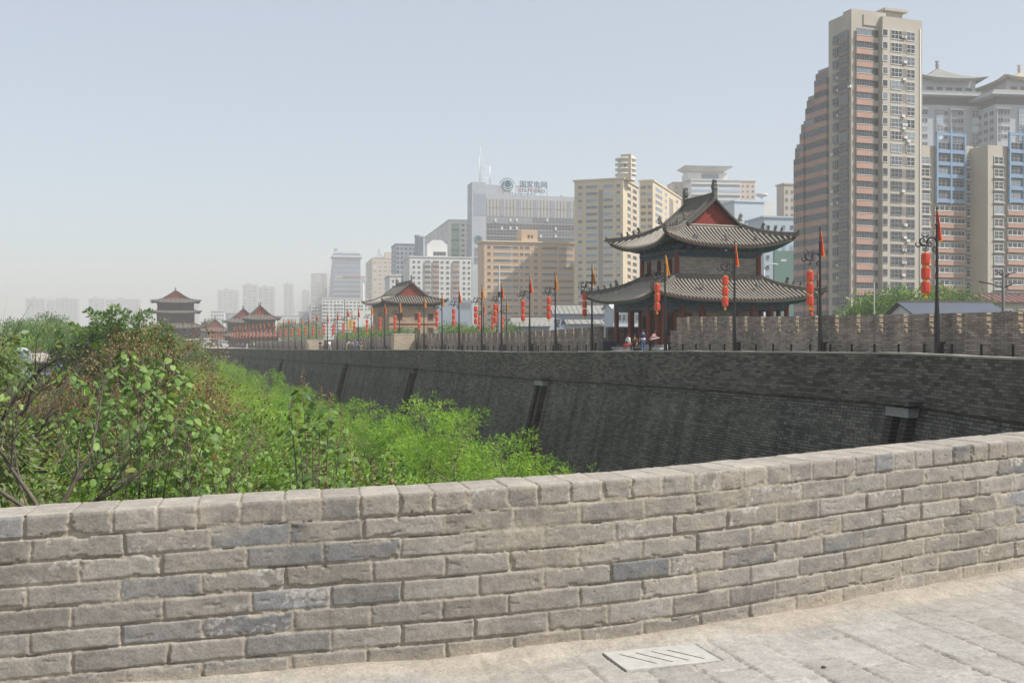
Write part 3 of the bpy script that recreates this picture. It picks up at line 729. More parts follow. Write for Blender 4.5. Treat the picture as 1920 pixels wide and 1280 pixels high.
def gable_roof(parent, ex, m_in, gy, zfun, bargeo=0.45, detail=True, tilep=0.31, rooft='upper_roof'):
    """upper part of a hip-and-gable roof: slopes run in +-x, ridge along y, gables at y=+-gy"""
    gx = ex-m_in; N = 8
    deck = MB(); tl = MB()
    yy = gy+bargeo
    for s in (-1, 1):
        pts = [[Vector((s*(gx*(1-i/N)), y, zfun(m_in+gx*i/N))) for y in (-yy, yy)] for i in range(N+1)]
        deck.grid(pts, flip=(s < 0)); 
        deck.grid([[p+Vector((0, 0, -0.14)) for p in r] for r in pts], flip=(s > 0))
        for yq in (-yy, yy):
            deck.grid([[pts[i][0 if yq < 0 else 1] for i in range(N+1)], [pts[i][0 if yq < 0 else 1]+Vector((0, 0, -0.14)) for i in range(N+1)]], sm=False)
        n = int(gy/tilep)
        for q in range(-n, n+1):
            tl.tube([Vector((s*(gx*(1-i/N)), q*tilep, zfun(m_in+gx*i/N)+0.03)) for i in range(0, N+1, 1 if detail else 2)], 0.085, 6 if detail else 4)
        # short tiles lying across the verge
        if detail:
            for yq in (-1, 1):
                for i in range(24):
                    h = gx*(i+0.5)/24; z = zfun(m_in+h)
                    tl.tube([Vector((s*(gx-h), yq*(yy-0.30), z+0.10)), Vector((s*(gx-h), yq*(yy+0.07), z-0.02))], 0.075, 6)
    rf = deck.build(rooft, M_deck, parent)
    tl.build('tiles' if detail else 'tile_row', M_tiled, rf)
    # gable boards
    for yq in (-1, 1):
        mb = MB(); top = [(s*(gx*(1-i/N)), zfun(m_in+gx*i/N)-0.1) for s, rg in ((-1, range(N+1)), (1, range(N-1, -1, -1))) for i in rg]
        mb.prism(top, 0.12, Matrix.Translation((0, yq*(gy-0.05), 0))); g = mb.build('gable_board', M_red2, parent)
        if detail:
            mb = MB(); w = gx*0.62; zb = zfun(m_in)+0.05; hh = (zfun(ex)-zfun(m_in))*0.50
            mb.prism([(-w, zb), (0, zb+hh), (w, zb), (w*0.80, zb), (0, zb+hh*0.80), (-w*0.80, zb)], 0.06, Matrix.Translation((0, yq*(gy+0.03), 0)))
            mb.build('truss_panel', plain('red truss board', (0.24, 0.03, 0.02), 0.6), g)  # a slightly stronger red than the gable board
            mb = MB(); mb.box(-gx*0.98, gx*0.98, min(yq*(gy-0.05), yq*(gy+0.30)), max(yq*(gy-0.05), yq*(gy+0.30)), zfun(m_in)-0.30, zfun(m_in)-0.06)
            mb.box(-gx*1.0, gx*1.0, min(yq*(gy), yq*(gy+0.36)), max(yq*(gy), yq*(gy+0.36)), zfun(m_in)-0.06, zfun(m_in)+0.04)
            mb.build('gable_sill', M_tile, g)
    # ridges
    mb = MB(); zr = zfun(ex); hh = 0.55 if detail else 0.45
    hipridge(mb, [Vector((0, y, zr-0.05)) for y in (-yy-0.02, -yy/2, 0, yy/2, yy+0.02)], 0.22, hh); rdg = mb.build('main_ridge', M_ridge, rf)
    for yq in (-1, 1):
        k = 1.0 if detail else 0.9
        b = MB(); b.prism([(x*k, z*k*0.95) for x, z in CHI], 0.26, Matrix.Translation((0, yq*(yy+0.05), zr+0.25)) @ Matrix.Rotation(R(90 if yq < 0 else -90), 4, 'Z')); b.build('ridge_finial', M_ridge, rdg)
    for s in (-1, 1):
        for yq in (-1, 1):
            mb = MB(); hipridge(mb, [Vector((s*(gx*(1-i/N))*1.0, yq*(yy-0.42), zfun(m_in+gx*i/N)+0.02)) for i in range(0, N)], 0.18, 0.36); v = mb.build('verge_ridge', M_ridge, rf)
            if detail:
                p = Vector((s*gx*0.96, yq*(yy-0.42), zfun(m_in)+0.40)); b = MB()
                b.prism([(x*1.15, z*1.15) for x, z in BEAST], 0.16, Matrix.Translation(p) @ Matrix.Rotation(0 if s > 0 else math.pi, 4, 'Z')); b.build('roof_figure', M_ridge, v)
    return rf
def column(parent, x, y, z0, z1, r=0.2, seg=12):
    mb = MB(); mb.lathe([(r*1.45, z0), (r*1.5, z0+0.12), (r*1.15, z0+0.2)], (x, y, 0), seg); c0 = len(mb.v)
    b = mb.build('column', M_stone, parent)
    mb = MB(); mb.lathe([(r, z0+0.18), (r*0.96, z1)], (x, y, 0), seg); mb.build('shaft', M_red, b)
    return b

# ---- the near pavilion
TC = Vector((14.88, 84.66, E))
pv = empty('pavilion', TC, YAW, 'two-storey grey-tiled Chinese pavilion with red gable standing on the near bastion', 'pavilion')
FL = -0.60
mb = MB(); mb.box(-6.0, 6.0, -4.8, 4.8, BZ-E, FL); mb.box(-6.15, 6.15, -4.95, 4.95, FL-0.16, FL-0.004); mb.build('plinth', M_stone, pv)
mb = MB(); mb.box(-3.7, 3.7, -2.9, 2.9, FL, 4.95); mb.build('lower_wall', M_pbrick, pv)
cols = [(x, y) for x in (-5.3, -2.2, 2.2, 5.3) for y in (-4.1, 4.1)]+[(x, y) for x in (-5.3, 5.3) for y in (-1.6, 1.6)]+[(-3.9, -4.1), (3.9, -4.1), (-3.9, 4.1), (3.9, 4.1), (-5.3, -3.0), (5.3, -3.0)]
for x, y in cols: column(pv, x, y, FL, 2.62, 0.19)
for x, y in ((-3.75, -2.95), (3.75, -2.95), (-1.3, -3.0), (1.5, -3.0), (-3.75, 2.95), (3.75, 2.95), (-3.8, -1.0), (-3.8, 1.0)): column(pv, x, y, FL, 2.9, 0.16)
# doors in the lower wall, on the side facing the walk
for y in (-1.9, 0.0, 1.9):
    mb = MB(); mb.box(-3.80, -3.69, y-0.62, y+0.62, FL, 2.0); d = mb.build('door', M_red, pv)
    mb = MB(); mb.box(-3.83, -3.795, y-0.50, y-0.04, FL+0.9, 1.8); mb.box(-3.83, -3.795, y+0.04, y+0.50, FL+0.9, 1.8); mb.build('lattice', plain('dark lattice', (0.03, 0.015, 0.012)), d)
for x in (-2.9,):
    mb = MB(); mb.box(x-0.55, x+0.55, -2.96, -2.89, 0.2, 2.0); mb.build('door', M_red, pv)
# beams
mb = MB()
for z0, z1, w in ((2.20, 2.52, 0.10), (2.56, 3.02, 0.17)):
    mb.box(-5.3-w, 5.3+w, -4.1-w, -4.1+w, z0, z1); mb.box(-5.3-w, 5.3+w, 4.1-w, 4.1+w, z0, z1)
    mb.box(-5.3-w, -5.3+w, -4.1+w, 4.1-w, z0, z1); mb.box(5.3-w, 5.3+w, -4.1+w, 4.1-w, z0, z1)
mb.build('painted_beam', M_paint, pv)
skirt(pv, 6.95, 5.75, 3.72, 2.92, lambda t: 2.98+1.72*(0.62*t+0.38*t*t), 0.62, 0.32, soff_in=(5.2, 4.0), name='lower_roof')
mb = MB(); mb.box(-3.95, 3.95, -3.15, -2.9, 4.55, 4.95); mb.box(-3.95, 3.95, 2.9, 3.15, 4.55, 4.95); mb.box(-3.95, -3.7, -2.9, 2.9, 4.55, 4.95); mb.box(3.7, 3.95, -2.9, 2.9, 4.55, 4.95)
mb.build('wall_base_band', M_ridge, pv)
mb = MB(); mb.box(-3.55, 3.55, -2.8, 2.8, 4.95, 6.65); mb.build('upper_wall', M_pbrick, pv)
for x in (-3.6, 3.6):
    for y in (-2.85, 2.85):
        mb = MB(); mb.lathe([(0.20, 4.9), (0.19, 6.75)], (x, y, 0), 12); mb.build('column', M_red, pv)
for y in (-1.75, 0.05, 1.75):
    mb = MB(); mb.box(-3.60, -3.5, y-0.30, y+0.30, 5.0, 6.2); f = mb.build('window', M_red, pv)
    mb = MB(); mb.box(-3.63, -3.59, y-0.22, y+0.22, 5.06, 6.1); mb.build('pane', plain('dark shutter', (0.03, 0.012, 0.01)), f)
    mb = MB(); mb.lathe([(0, 0), (0.10, 0.02), (0.15, 0.15), (0.12, 0.27), (0.0, 0.30)], (-3.80, y, 4.95), 8); mb.build('stone_ball', M_dark, pv)
mb = MB(); mb.box(1.3, 1.34, -2.83, -2.79, 4.95, 6.3); mb.build('downpipe', M_dark, pv)
mb = MB()
for z0, z1, w in ((6.28, 6.46, 0.10), (6.50, 6.80, 0.18)):
    mb.box(-3.6-w, 3.6+w, -2.85-w, -2.85+w, z0, z1); mb.box(-3.6-w, 3.6+w, 2.85-w, 2.85+w, z0, z1)
    mb.box(-3.6-w, -3.6+w, -2.85+w, 2.85-w, z0, z1); mb.box(3.6-w, 3.6+w, -2.85+w, 2.85-w, z0, z1)
mb.build('painted_beam', M_paint, pv)
# bracket sets between beam and eave
mb = MB()
for side, L, off_ in ((0, 3.6, 2.85), (1, 2.85, 3.6)):
    n = 8 if side == 0 else 6
    for s in (-1, 1):
        for q in range(n+1):
            a = -L+2*L*q/n
            for k in range(3):
                w = 0.12+0.09*k; o_ = off_+0.06+0.16*k; z0 = 6.80+0.12*k
                if side == 0: mb.box(a-w, a+w, min(s*off_, s*(o_+0.1)), max(s*off_, s*(o_+0.1)), z0, z0+0.10, m=k % 2)
                else: mb.box(min(s*off_, s*(o_+0.1)), max(s*off_, s*(o_+0.1)), a-w, a+w, z0, z0+0.10, m=k % 2)
mb.build('bracket_set', [plain('blue bracket', (0.02, 0.05, 0.20), 0.6), plain('green bracket', (0.02, 0.12, 0.09), 0.6)], pv)
EXR, MIN = 5.25, 2.9; GY = 4.5-2.5
zup = lambda h: 7.12+3.75*(0.66*(h/EXR)+0.34*(h/EXR)**2.2)
skirt(pv, EXR, 4.5, EXR-MIN, GY, lambda t: zup(MIN*t), 0.78, 0.36, soff_in=(3.5, 2.75), name='eave_roof')
gable_roof(pv, EXR, MIN, GY, zup, 0.45)
# floodlights on the roofs
fl_ = plain('floodlight housing', (0.16, 0.16, 0.16), 0.5)
for x, y, z in ((-2.6, -4.1, 7.72), (0, -4.1, 7.72), (2.6, -4.1, 7.72), (-2.4, -4.6, 4.05), (2.4, -4.6, 4.05)):
    mb = MB(); mb.box(x-0.16, x+0.16, y-0.1, y+0.14, z, z+0.16); mb.tube([(x, y, z-0.25), (x, y, z+0.02)], 0.03); mb.build('floodlight', fl_, pv)
# steps and ramp slab
sp = empty('stone_steps', Vector((9.55, 76.3, float(walk_z(76)))), YAW, 'pale stone steps at the front of the pavilion porch', 'steps')
mb = MB(); mb.box(1.4, 3.2, 0, 1.2, 0, 0.18); mb.box(1.6, 3.0, 0.3, 1.2, 0.18, 0.34); mb.build('step', M_stone, sp)
rp = empty('stone_ramp', Vector((8.1, 78.2, float(walk_z(77)))), YAW, 'sloping pale stone ramp slab running up to the pavilion porch', 'ramp')
mb = MB(); mb.v += [(-1.6, 0, 0.0), (0.8, 0, 0.0), (0.8, 1.2, 0.0), (-1.6, 1.2, 0.0), (-1.6, 0, 0.05), (0.8, 0, 0.42), (0.8, 1.2, 0.42), (-1.6, 1.2, 0.05)]
for f in ((0,3,2,1),(4,5,6,7),(0,1,5,4),(1,2,6,5),(2,3,7,6),(3,0,4,7)): mb.f.append(f); mb.m.append(0); mb.sm.append(False)
mb.build('slab', M_stone, rp)
for k, (px, lab) in enumerate(((1134, 'left black wheeled litter bin beside the pavilion porch'), (1147, 'right black wheeled litter bin, closer to the porch ramp'))):
    p = W(px, 655, 86.0); p.z = float(walk_z(84))
    e = empty('litter_bin', p, YAW, lab, 'bin', 'litter bins')
    mb = MB(); mb.grid([[(-0.22, -0.25, 0.06), (0.22, -0.25, 0.06), (0.22, 0.25, 0.06), (-0.22, 0.25, 0.06)], [(-0.30, -0.33, 0.95), (0.30, -0.33, 0.95), (0.30, 0.33, 0.95), (-0.30, 0.33, 0.95)]], closeu=True, sm=False); mb.build('bin_body', plain('bin plastic', (0.03, 0.04, 0.055), 0.5), e)
    mb = MB(); mb.box(-0.33, 0.33, -0.36, 0.30, 0.95, 1.03); mb.box(-0.28, 0.28, 0.30, 0.36, 0.97, 1.05); mb.build('lid', plain('bin lid', (0.10, 0.13, 0.17), 0.5), e)
    for s in (-0.24, 0.24): mb = MB(); mb.tube([(s-0.03, 0.25, 0.1), (s+0.03, 0.25, 0.1)], 0.1, 10); mb.build('wheel', M_dark, e)

# ---- farther towers
def far_tower(name, label, c, ex, ey, floors, ridge, wallm, yaw=YAW, inset=1.7, z0=None, group=None, ridge_extra=1.0):
    """floors: list of (wall_z0, eave_z, eave half x, eave half y, top z) from below, last one is the gabled roof; heights above z0"""
    e = empty(name, c, yaw, label, 'tower', group)
    prev = 0.0
    for k, (wz, ez, hx, hy) in enumerate(floors):
        mb = MB(); mb.box(-hx+inset, hx-inset, -hy+inset, hy-inset, wz, ez+0.55); wl_ = mb.build('wall', wallm, e)
        last = k == len(floors)-1
        mb = MB(); mb.box(-hx+inset-0.15, hx-inset+0.15, -hy+inset-0.15, hy-inset+0.15, ez-0.55, ez+0.10); mb.build('painted_beam', M_paint, e)
        if not last:
            nx, ny = floors[k+1][2]-inset, floors[k+1][3]-inset; top = floors[k+1][0]
            skirt(e, hx, hy, nx, ny, lambda t, a=ez, b=top: a+(b-a)*(0.6*t+0.4*t*t), 0.5*hx/7, 0.3, tilep=0.5, detail=False, name='lower_roof', soff_in=(hx-inset-0.1, hy-inset-0.1))
        else:
            mi = min(hx*0.46, hy*0.55); H = ridge-ez
            zz = lambda h, a=ez, b=H, ee=hx: a+b*(0.62*(h/ee)+0.38*(h/ee)**2.1)
            skirt(e, hx, hy, hx-mi, hy-mi, lambda t: zz(mi*t), 0.6*hx/7, 0.35, tilep=0.5, detail=False, name='eave_roof', soff_in=(hx-inset-0.1, hy-inset-0.1))
            gable_roof(e, hx, mi, hy-mi, zz, 0.5, False, 0.5)
    return e
# brick bastion tower with three window rows (left of centre)
d = 215.0
c = W(757, 636, d); c.z = E-2.2
bt2 = far_tower('bastion_tower', 'tan brick bastion tower with three rows of small windows and one grey hip roof', c, 6.0, 8.0, [(-6, 9.2, 6.1, 8.6)], 13.4, M_warmbrick, inset=1.4)
for zz_ in (6.6, 3.9, 0.9):
    for x in (-2.6, 0.9, 3.6):
        mb = MB(); mb.box(x-0.62, x+0.62, -7.28, -7.15, zz_-0.7, zz_+0.7); f = mb.build('window', plain('stone window surround', (0.30, 0.22, 0.16)), bt2)
        mb = MB(); mb.box(x-0.5, x+0.5, -7.31, -7.27, zz_-0.58, zz_+0.58); mb.build('pane', plain('dark red shutter', (0.07, 0.02, 0.018)), f)
mb = MB(); mb.box(-4.75, 4.75, -7.30, -7.2, 5.1, 5.28); mb.box(-4.75, 4.75, -7.30, -7.2, 2.1, 2.28); mb.build('red_band', M_red, bt2)
# the big gate tower far left
d = 440.0; s_ = d/F
c = W(329, 636, d); c.z = E-1.5
far_tower('gate_tower', 'tall three-eaved gate tower with red gable at the far left end of the wall', c, 9, 7, [(-6, 6.1, 11.6, 9.6), (8.0, 12.2, 9.4, 8.2), (13.5, 16.4, 9.2, 8.0)], 21.5, M_dkwall, inset=2.2)
mbx = None
for px, dd, hx, rz, lab in ((384, 520, 5.5, 12.2, 'small hazy grey-roofed pavilion just right of the three-eaved gate tower'), (403, 500, 7.2, 12.8, 'second small hazy pavilion with a plain gable, right of the first')):
    c = W(px, 636, dd); c.z = E-3
    far_tower('small_pavilion', lab, c, hx, 5, [(-4, 6.6, hx, 5.5)], rz-0.4, M_pbrick, inset=1.5)
for px, dd, hx, ez, rz, lab in ((456, 430, 7.4, 9.0, 14.6, 'smaller red-gabled corner tower half hidden behind the nearer twin, far along the wall'), (487, 385, 6.4, 9.4, 14.4, 'red-gabled grey corner tower far along the wall behind the row of lanterns')):
    c = W(px, 636, dd); c.z = E-2.4
    far_tower('corner_tower', lab, c, hx, 5, [(-4, 3.4, hx+0.9, 6.6), (4.9, ez, hx, 5.6)], rz, M_dkwall, inset=1.5)
# ================================================================ city buildings
M_glass = {}
def glass(key='dark'):
    if key in M_glass: return M_glass[key]
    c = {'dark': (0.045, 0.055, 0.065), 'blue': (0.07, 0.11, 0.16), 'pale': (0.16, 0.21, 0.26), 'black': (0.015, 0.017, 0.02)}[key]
    m, nt, b = nodes('window glass '+key, 0.22, 0.6)
    n = noise(nt, tc(nt), 0.6, 2); oi = nt.nodes.new('ShaderNodeObjectInfo')
    r = ramp(nt, oi.outputs['Random'], [(0.0, tuple(v*0.45 for v in c)), (0.6, tuple(v*1.2 for v in c)), (0.85, tuple(min(1, v*2.4+0.02) for v in c)), (1.0, tuple(min(1, v*4+0.08) for v in c))])
    nt.links.new(mixc(nt, 0.6, r, ramp(nt, n, [(0.35, (0.5, 0.5, 0.5)), (0.65, (1.5, 1.5, 1.5))]), 'MULTIPLY'), b.inputs['Base Color'])
    M_glass[key] = m; return m
WT = {}
def win_mesh(n, frame, gl, rails=0):
    k = (n, frame.name, gl, rails)
    if k in WT: return WT[k]
    mb = MB(); fw = 0.07/max(1, n) if n > 1 else 0.08
    mb.box(-0.5, 0.5, -0.06, 0.02, 0, 1, m=1)
    fh = 0.07
    mb.box(-0.5, 0.5, -0.13, -0.061, 0, fh); mb.box(-0.5, 0.5, -0.13, -0.061, 1-fh, 1)
    for q in range(n+1):
        x = -0.5+q/n; w = fw*(1.0 if q in (0, n) else 0.6)
        mb.box(max(-0.5, x-w/1), min(0.5, x+w/1), -0.13, -0.061, fh, 1-fh)
    for q in range(rails): z = (q+1)/(rails+1); mb.box(-0.5, 0.5, -0.11, -0.061, z-0.02, z+0.02)
    me_o = mb.build('window', [frame, glass(gl)]); me = me_o.data; bpy.data.objects.remove(me_o)
    WT[k] = me; return me
class Bld:
    def __init__(s, name, label, px0, px1, ytop, d, yawd, mat, side=None, D=12.0, cat='building', group=None, roofm=None):
        s.yaw = R(yawd); c, sn = math.cos(s.yaw), math.sin(s.yaw); s.c, s.s = c, sn
        s.d = d; s.u0 = (px0-960)/F; s.px0 = px0
        s.e = empty(name, (s.u0*d, d, 0), s.yaw, label, cat, group)
        s.w = s.X(px1); s.H = s.Z(ytop); s.mat = mat; s.w_ = []
        if side is not None: D = abs(s.DL(side) if side < px0 else s.DR(side))
        s.D = D
    def X(s, px, y=0.0):          # local x on the plane local y=const seen at px
        u = (px-960)/F; x0 = s.u0*s.d-s.s*y; y0 = s.d+s.c*y
        return (u*y0-x0)/(s.c-s.s*u)
    def DL(s, px): u = (px-960)/F; return (s.u0*s.d-u*s.d)/(s.s+s.c*u)
    def DR(s, px):
        u = (px-960)/F; x1 = s.u0*s.d+s.c*s.w; y1 = s.d+s.s*s.w; return (x1-u*y1)/(s.s+s.c*u)
    def Z(s, py, x=0.0, y=0.0): return E+(ZR-py)/F*(s.d+s.s*x+s.c*y)
    def block(s, x0=0, x1=None, y0=0, y1=None, z0=0, z1=None, mat=None, name='wall', parent=None):
        mb = MB(); mb.box(x0, s.w if x1 is None else x1, y0, s.D if y1 is None else y1, z0, s.H if z1 is None else z1)
        return mb.build(name, mat or s.mat, parent or s.e)
    def trim(s, x0, x1, y0, y1, z0, z1, mat, name): return s.block(x0, x1, y0, y1, z0, z1, mat, name)
    def win(s, face, a, z, w, h, n=2, frame=None, gl='dark', off=0.0, rails=0, name='window'):
        s.w_.append((face, a, z, w, h, win_mesh(n, frame or M_wf, gl, rails), off, name))
    def finish(s, cap=100):
        # nearest the top first: those show above the wall
        L = sorted(s.w_, key=lambda t: -t[2]); by = {}
        for t in L: by.setdefault(t[7], []).append(t)
        for nm, l in by.items():
            for t in l[:cap]:
                o = bpy.data.objects.new(nm, t[5]); COL.objects.link(o); o.parent = s.e; s.place(o, t)
            if len(l) > cap:
                bm = bmesh.new()
                for t in l[cap:]:
                    k = len(bm.verts); tmp = bpy.data.objects.new('t', t[5]); s.place(tmp, t); mtx = tmp.matrix_basis.copy(); bpy.data.objects.remove(tmp)
                    me = t[5]; base = [bm.verts.new(mtx @ v.co) for v in me.vertices]
                    for p in me.polygons:
                        f = bm.faces.new([base[i] for i in p.vertices]); f.material_index = p.material_index
                me = bpy.data.meshes.new(nm)
                for mt in l[cap][5].materials: me.materials.append(mt)
                bm.to_mesh(me); bm.free()
                o = bpy.data.objects.new(nm, me); COL.objects.link(o); o.parent = s.e; tag(o, kind='stuff')
        return s.e
    def place(s, o, t):
        face, a, z, w, h, me, off, nm = t
        o.scale = (w, 1, h)
        if face == 'F': o.location = (a+w/2, off, z)
        elif face == 'L': o.location = (off, a+w/2, z); o.rotation_euler = (0, 0, R(-90))
        else: o.location = (s.w+off, a+w/2, z); o.rotation_euler = (0, 0, R(90))
M_wf = plain('white window frame', (0.62, 0.62, 0.60), 0.6, 0.08)
M_gf = plain('grey window frame', (0.30, 0.30, 0.30), 0.6, 0.08)
M_df = plain('dark window frame', (0.10, 0.10, 0.11), 0.6, 0.08)
M_beige = plain('beige render', (0.44, 0.40, 0.335), 0.85, 0.08, 0.15)
M_brown = plain('brown grey cladding', (0.24, 0.205, 0.18), 0.85, 0.1, 0.3)
M_pink = plain('salmon band', (0.43, 0.262, 0.205), 0.8, 0.08, 0.3)
M_cream = plain('cream render', (0.60, 0.50, 0.35), 0.85, 0.08, 0.15)
M_orange = plain('apricot render', (0.56, 0.39, 0.25), 0.85, 0.07, 0.12)
M_white = plain('white render', (0.62, 0.62, 0.60), 0.85, 0.08, 0.15)
M_grey = plain('light grey cladding', (0.37, 0.40, 0.435), 0.7, 0.08, 0.15)
M_bgrey = plain('blue grey cladding', (0.26, 0.31, 0.37), 0.6, 0.1, 0.15)
M_blue = plain('sky blue render', (0.20, 0.31, 0.45), 0.75, 0.08, 0.3)
M_dgrey = plain('dark grey recess', (0.10, 0.10, 0.11), 0.85, 0.1)
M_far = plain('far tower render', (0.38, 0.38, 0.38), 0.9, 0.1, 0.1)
M_acu = plain('air conditioner white', (0.65, 0.65, 0.62), 0.6, 0.08)
def acunit(b, face, a, z, off=0.0):
    mb = MB(); mb.box(-0.45, 0.45, -0.42, 0, 0, 0.6); mb.lathe([(0.02, 0), (0.24, 0), (0.24, 0.02), (0.02, 0.02)], (0, 0, 0), 10)
    o = mb.build('air_conditioner', M_acu, b.e); o.location = (a, off, z) if face == 'F' else ((off, a, z) if face == 'L' else (b.w+off, a, z))
    if face != 'F': o.rotation_euler = (0, 0, R(-90 if face == 'L' else 90))
ZMIN = 12.5
# ---- tall stepped tower on the right
t = Bld('apartment_tower', 'tallest beige and salmon apartment tower with stepped left side, right of the pavilion', 1596, 1722, 17, 243, 20, M_beige, D=8.4, cat='apartment tower')
fl = 2.89; xa = t.X(1603.5); xb = t.X(1632); xc = 7.7; xw = t.w; HC = t.Z(40, xw, -1.2)
t.block(0, 9.6, 0, 3.0, 0, t.H)
t.block(0.02, 9.0, 3.0, 8.4, 0, t.H-0.6)
t.block(3.2, 9.2, -0.25, 0.0, t.H-3.4, t.H-1.0, M_beige, 'parapet_frame')
t.block(xc, xw, -1.2, 13, 0, HC)
t.block(11.0, 15.5, 1.5, 7, HC, HC+2.2, M_beige, 'roof_room'); t.block(10.0, 16.6, 0.8, 7.6, HC+2.2, HC+2.8, M_beige, 'roof_slab')
wing = [(8.4, 13.4, 131), (13.4, 17.4, 183), (17.4, 19.2, 232), (19.2, 22.2, 275)]
for q, (y0, y1, yt) in enumerate(wing):
    t.block(0.0+0.35*(q % 2), 8.5-0.02*q, y0, y1, 0, t.Z(yt, 0, y0), M_brown, 'wing')
    t.block(0.6, 3.0, y0+0.3, y1-0.2, t.Z(yt, 0, y0), t.Z(yt, 0, y0)+0.9, M_gf, 'roof_railing')
z = HC-4.9
row_ = 0
while z > 15:
    # front of the tall block: salmon balcony fronts and glass strip
    t.win('F', xa, z+0.2, xb-xa, 1.55, 6, M_gf, 'dark', -0.35); t.win('F', xb+0.15, z+0.2, 1.9, 1.6, 2, M_df, 'black', 0.0)
    t.block(xa-0.1, xb+0.1, -0.62, -0.02, z-1.22, z+0.12, M_pink, 'balcony_front'); t.block(xa-0.15, xb+0.25, -0.70, -0.02, z+0.12, z+0.2, M_wf, 'balcony_rail')
    # right block
    for px0, px1, n in ((1653.5, 1664, 1), (1670, 1690.5, 3), (1699, 1714.5, 2)):
        x0, x1 = t.X(px0, -1.2), t.X(px1, -1.2); hh = 1.6 if n == 1 else 2.15
        t.win('F', x0, z+(0.35 if n == 1 else -0.15), x1-x0, hh, n, M_wf, 'dark', -1.2, 1 if n > 1 else 0)
    t.block(t.X(1691.5, -1.2), t.X(1698, -1.2), -1.23, -1.19, z-0.1, z+1.9, M_brown, 'spandrel_panel')
    # left side
    t.win('L', 0.8, z-0.6, 3.3, 2.1, 4, M_gf, 'dark', -0.4, 1); t.block(-0.44, -0.01, 0.75, 4.15, z-1.15, z-0.62, M_brown, 'balcony_front')
    t.win('L', 4.7, z-0.6, 1.6, 2.0, 2, M_gf, 'dark', -0.3, 1)
    for q, (y0, y1, yt) in enumerate(wing):
        if z+2 < t.Z(yt, 0, y0):
            o_ = 0.35*(q % 2)-0.5
            t.win('L', y0+0.15, z-0.3, y1-y0-0.3, 1.55, max(2, int((y1-y0)*1.3)), M_gf, 'dark', o_+0.1)
            t.block(o_, o_+0.5, y0+0.1, y1-0.1, z-1.55, z-0.35, M_pink, 'balcony_front')
            if q == 0: t.win('F', -0.35, z-0.3, 0.0001+0.3, 1.5, 1, M_gf, 'dark', y0)
    z -= fl; row_ += 1
rq = random.Random(3)
for q in range(16): acunit(t, 'F', t.X(1692+rq.uniform(0, 5), -1.2), HC-4.9-fl*rq.randint(0, 22)+0.3, -1.21)
for q in range(10): acunit(t, 'L', rq.choice((0.4, 4.35, 6.6)), HC-5.2-fl*rq.randint(0, 20), -0.02)
for q, (px, py) in enumerate(((1694, 155), (1692, 223), (1693, 246), (1702, 270), (1692, 363), (1701, 455))):
    acunit(t, 'F', t.X(px, -1.2), t.Z(py, t.X(px), 0), -1.21)
mb = MB(); mb.tube([(xw-0.7, -1.3, 0), (xw-0.7, -1.3, HC-2)], 0.12); mb.build('downpipe', M_wf, t.e)
t.finish()
# ---- blue-framed blocks
def blue_block(label, px0, px1, dpx, d, blue0, blue1, wins_a, wins_b):
    b = Bld('apartment_block', label, px0, px1, 272, d, 20, M_beige, D=14, cat='apartment block', group='blue-framed apartment blocks')
    b.block(); x0, x1 = b.X(blue0), b.X(blue1); fl = 23.35/F*d
    zt = b.Z(249, x0); zb = b.Z(382, x0)
    n = int(round((zt-zb)/fl))
    b.block(x0, x1, -0.4, 0, zb, b.H, M_brown, 'bay')
    for xx in (x0, (x0+x1)/2-0.25, x1-0.5): b.block(xx, xx+0.5, -1.0, -0.41, zb, zt+(1.4 if abs(xx-(x0+x1)/2+0.25) < 0.1 else 0), M_blue, 'blue_column')
    b.block(x0, x1, -0.95, -0.42, zt-0.7, zt-0.003, M_blue, 'blue_beam')
    z = b.Z(380, x0)
    k = 0
    while z+fl < zt-1.0:
        b.block(x0, x1, -0.95, -0.42, z, z+0.9, M_blue, 'blue_beam')
        for q in range(2):
            xx = x0+0.5+q*((x1-x0)/2-0.25); b.win('F', xx, z+0.9, (x1-x0)/2-0.75, 1.75, 3, M_gf, 'dark', -0.45, 1)
        z += fl
    z = b.Z(380, x0)-fl
    while z > 14:
        b.block(x0-0.3, x1, -0.9, -0.02, z-0.1, z+0.95, M_pink, 'balcony_front'); b.block(x0-0.3, x1, -0.98, -0.02, z+0.95, z+1.08, M_wf, 'balcony_rail')
        b.win('F', x0-0.2, z+1.12, (x1-x0)/2-0.1, 1.3, 3, M_wf, 'dark', -0.45); b.win('F', (x0+x1)/2+0.1, z+1.12, (x1-x0)/2-0.15, 1.3, 4, M_wf, 'dark', -0.45)
        z -= fl
    for (a0, a1) in wins_a:
        xx0, xx1 = b.X(a0), b.X(a1); z = b.H-4.6; b.block(xx0-0.2, xx1+0.2, -0.05, 0, 3, b.H-2.6, M_brown, 'window_bay')
        while z > 14: b.win('F', xx0, z, xx1-xx0, 1.9, 2, M_wf, 'dark', -0.07, 1); b.block(xx0-0.2, xx1+0.3, -0.45, -0.052, z-0.35, z-0.15, M_wf, 'ledge'); z -= fl
    b.block(x1+1.0, b.w-0.3, 1, 5, b.H, b.H+0.9, M_beige, 'roof_room')
    b.finish(); return b
blue_block('beige apartment block with sky-blue balcony frame, between the tallest tower and the lamp post', 1722.5, 1832, None, 262, 1751, 1806, [(1724, 1742), (1811, 1826)], [])
blue_block('beige apartment block with sky-blue frame cut off by the right edge of the view', 1852, 1962, None, 262, 1887, 1942, [(1863, 1880)], [])
b = Bld('stair_tower', 'narrow dark recessed stair tower between the two blue-framed blocks', 1831, 1853, 275, 272, 20, M_beige, D=10, cat='apartment block')
b.block(); x0, x1 = b.X(1832.5), b.X(1839); z = b.H-5
while z > 14: b.win('F', x0, z, x1-x0, 2.2, 1, M_df, 'black', -0.02); z -= 3.05
b.finish()
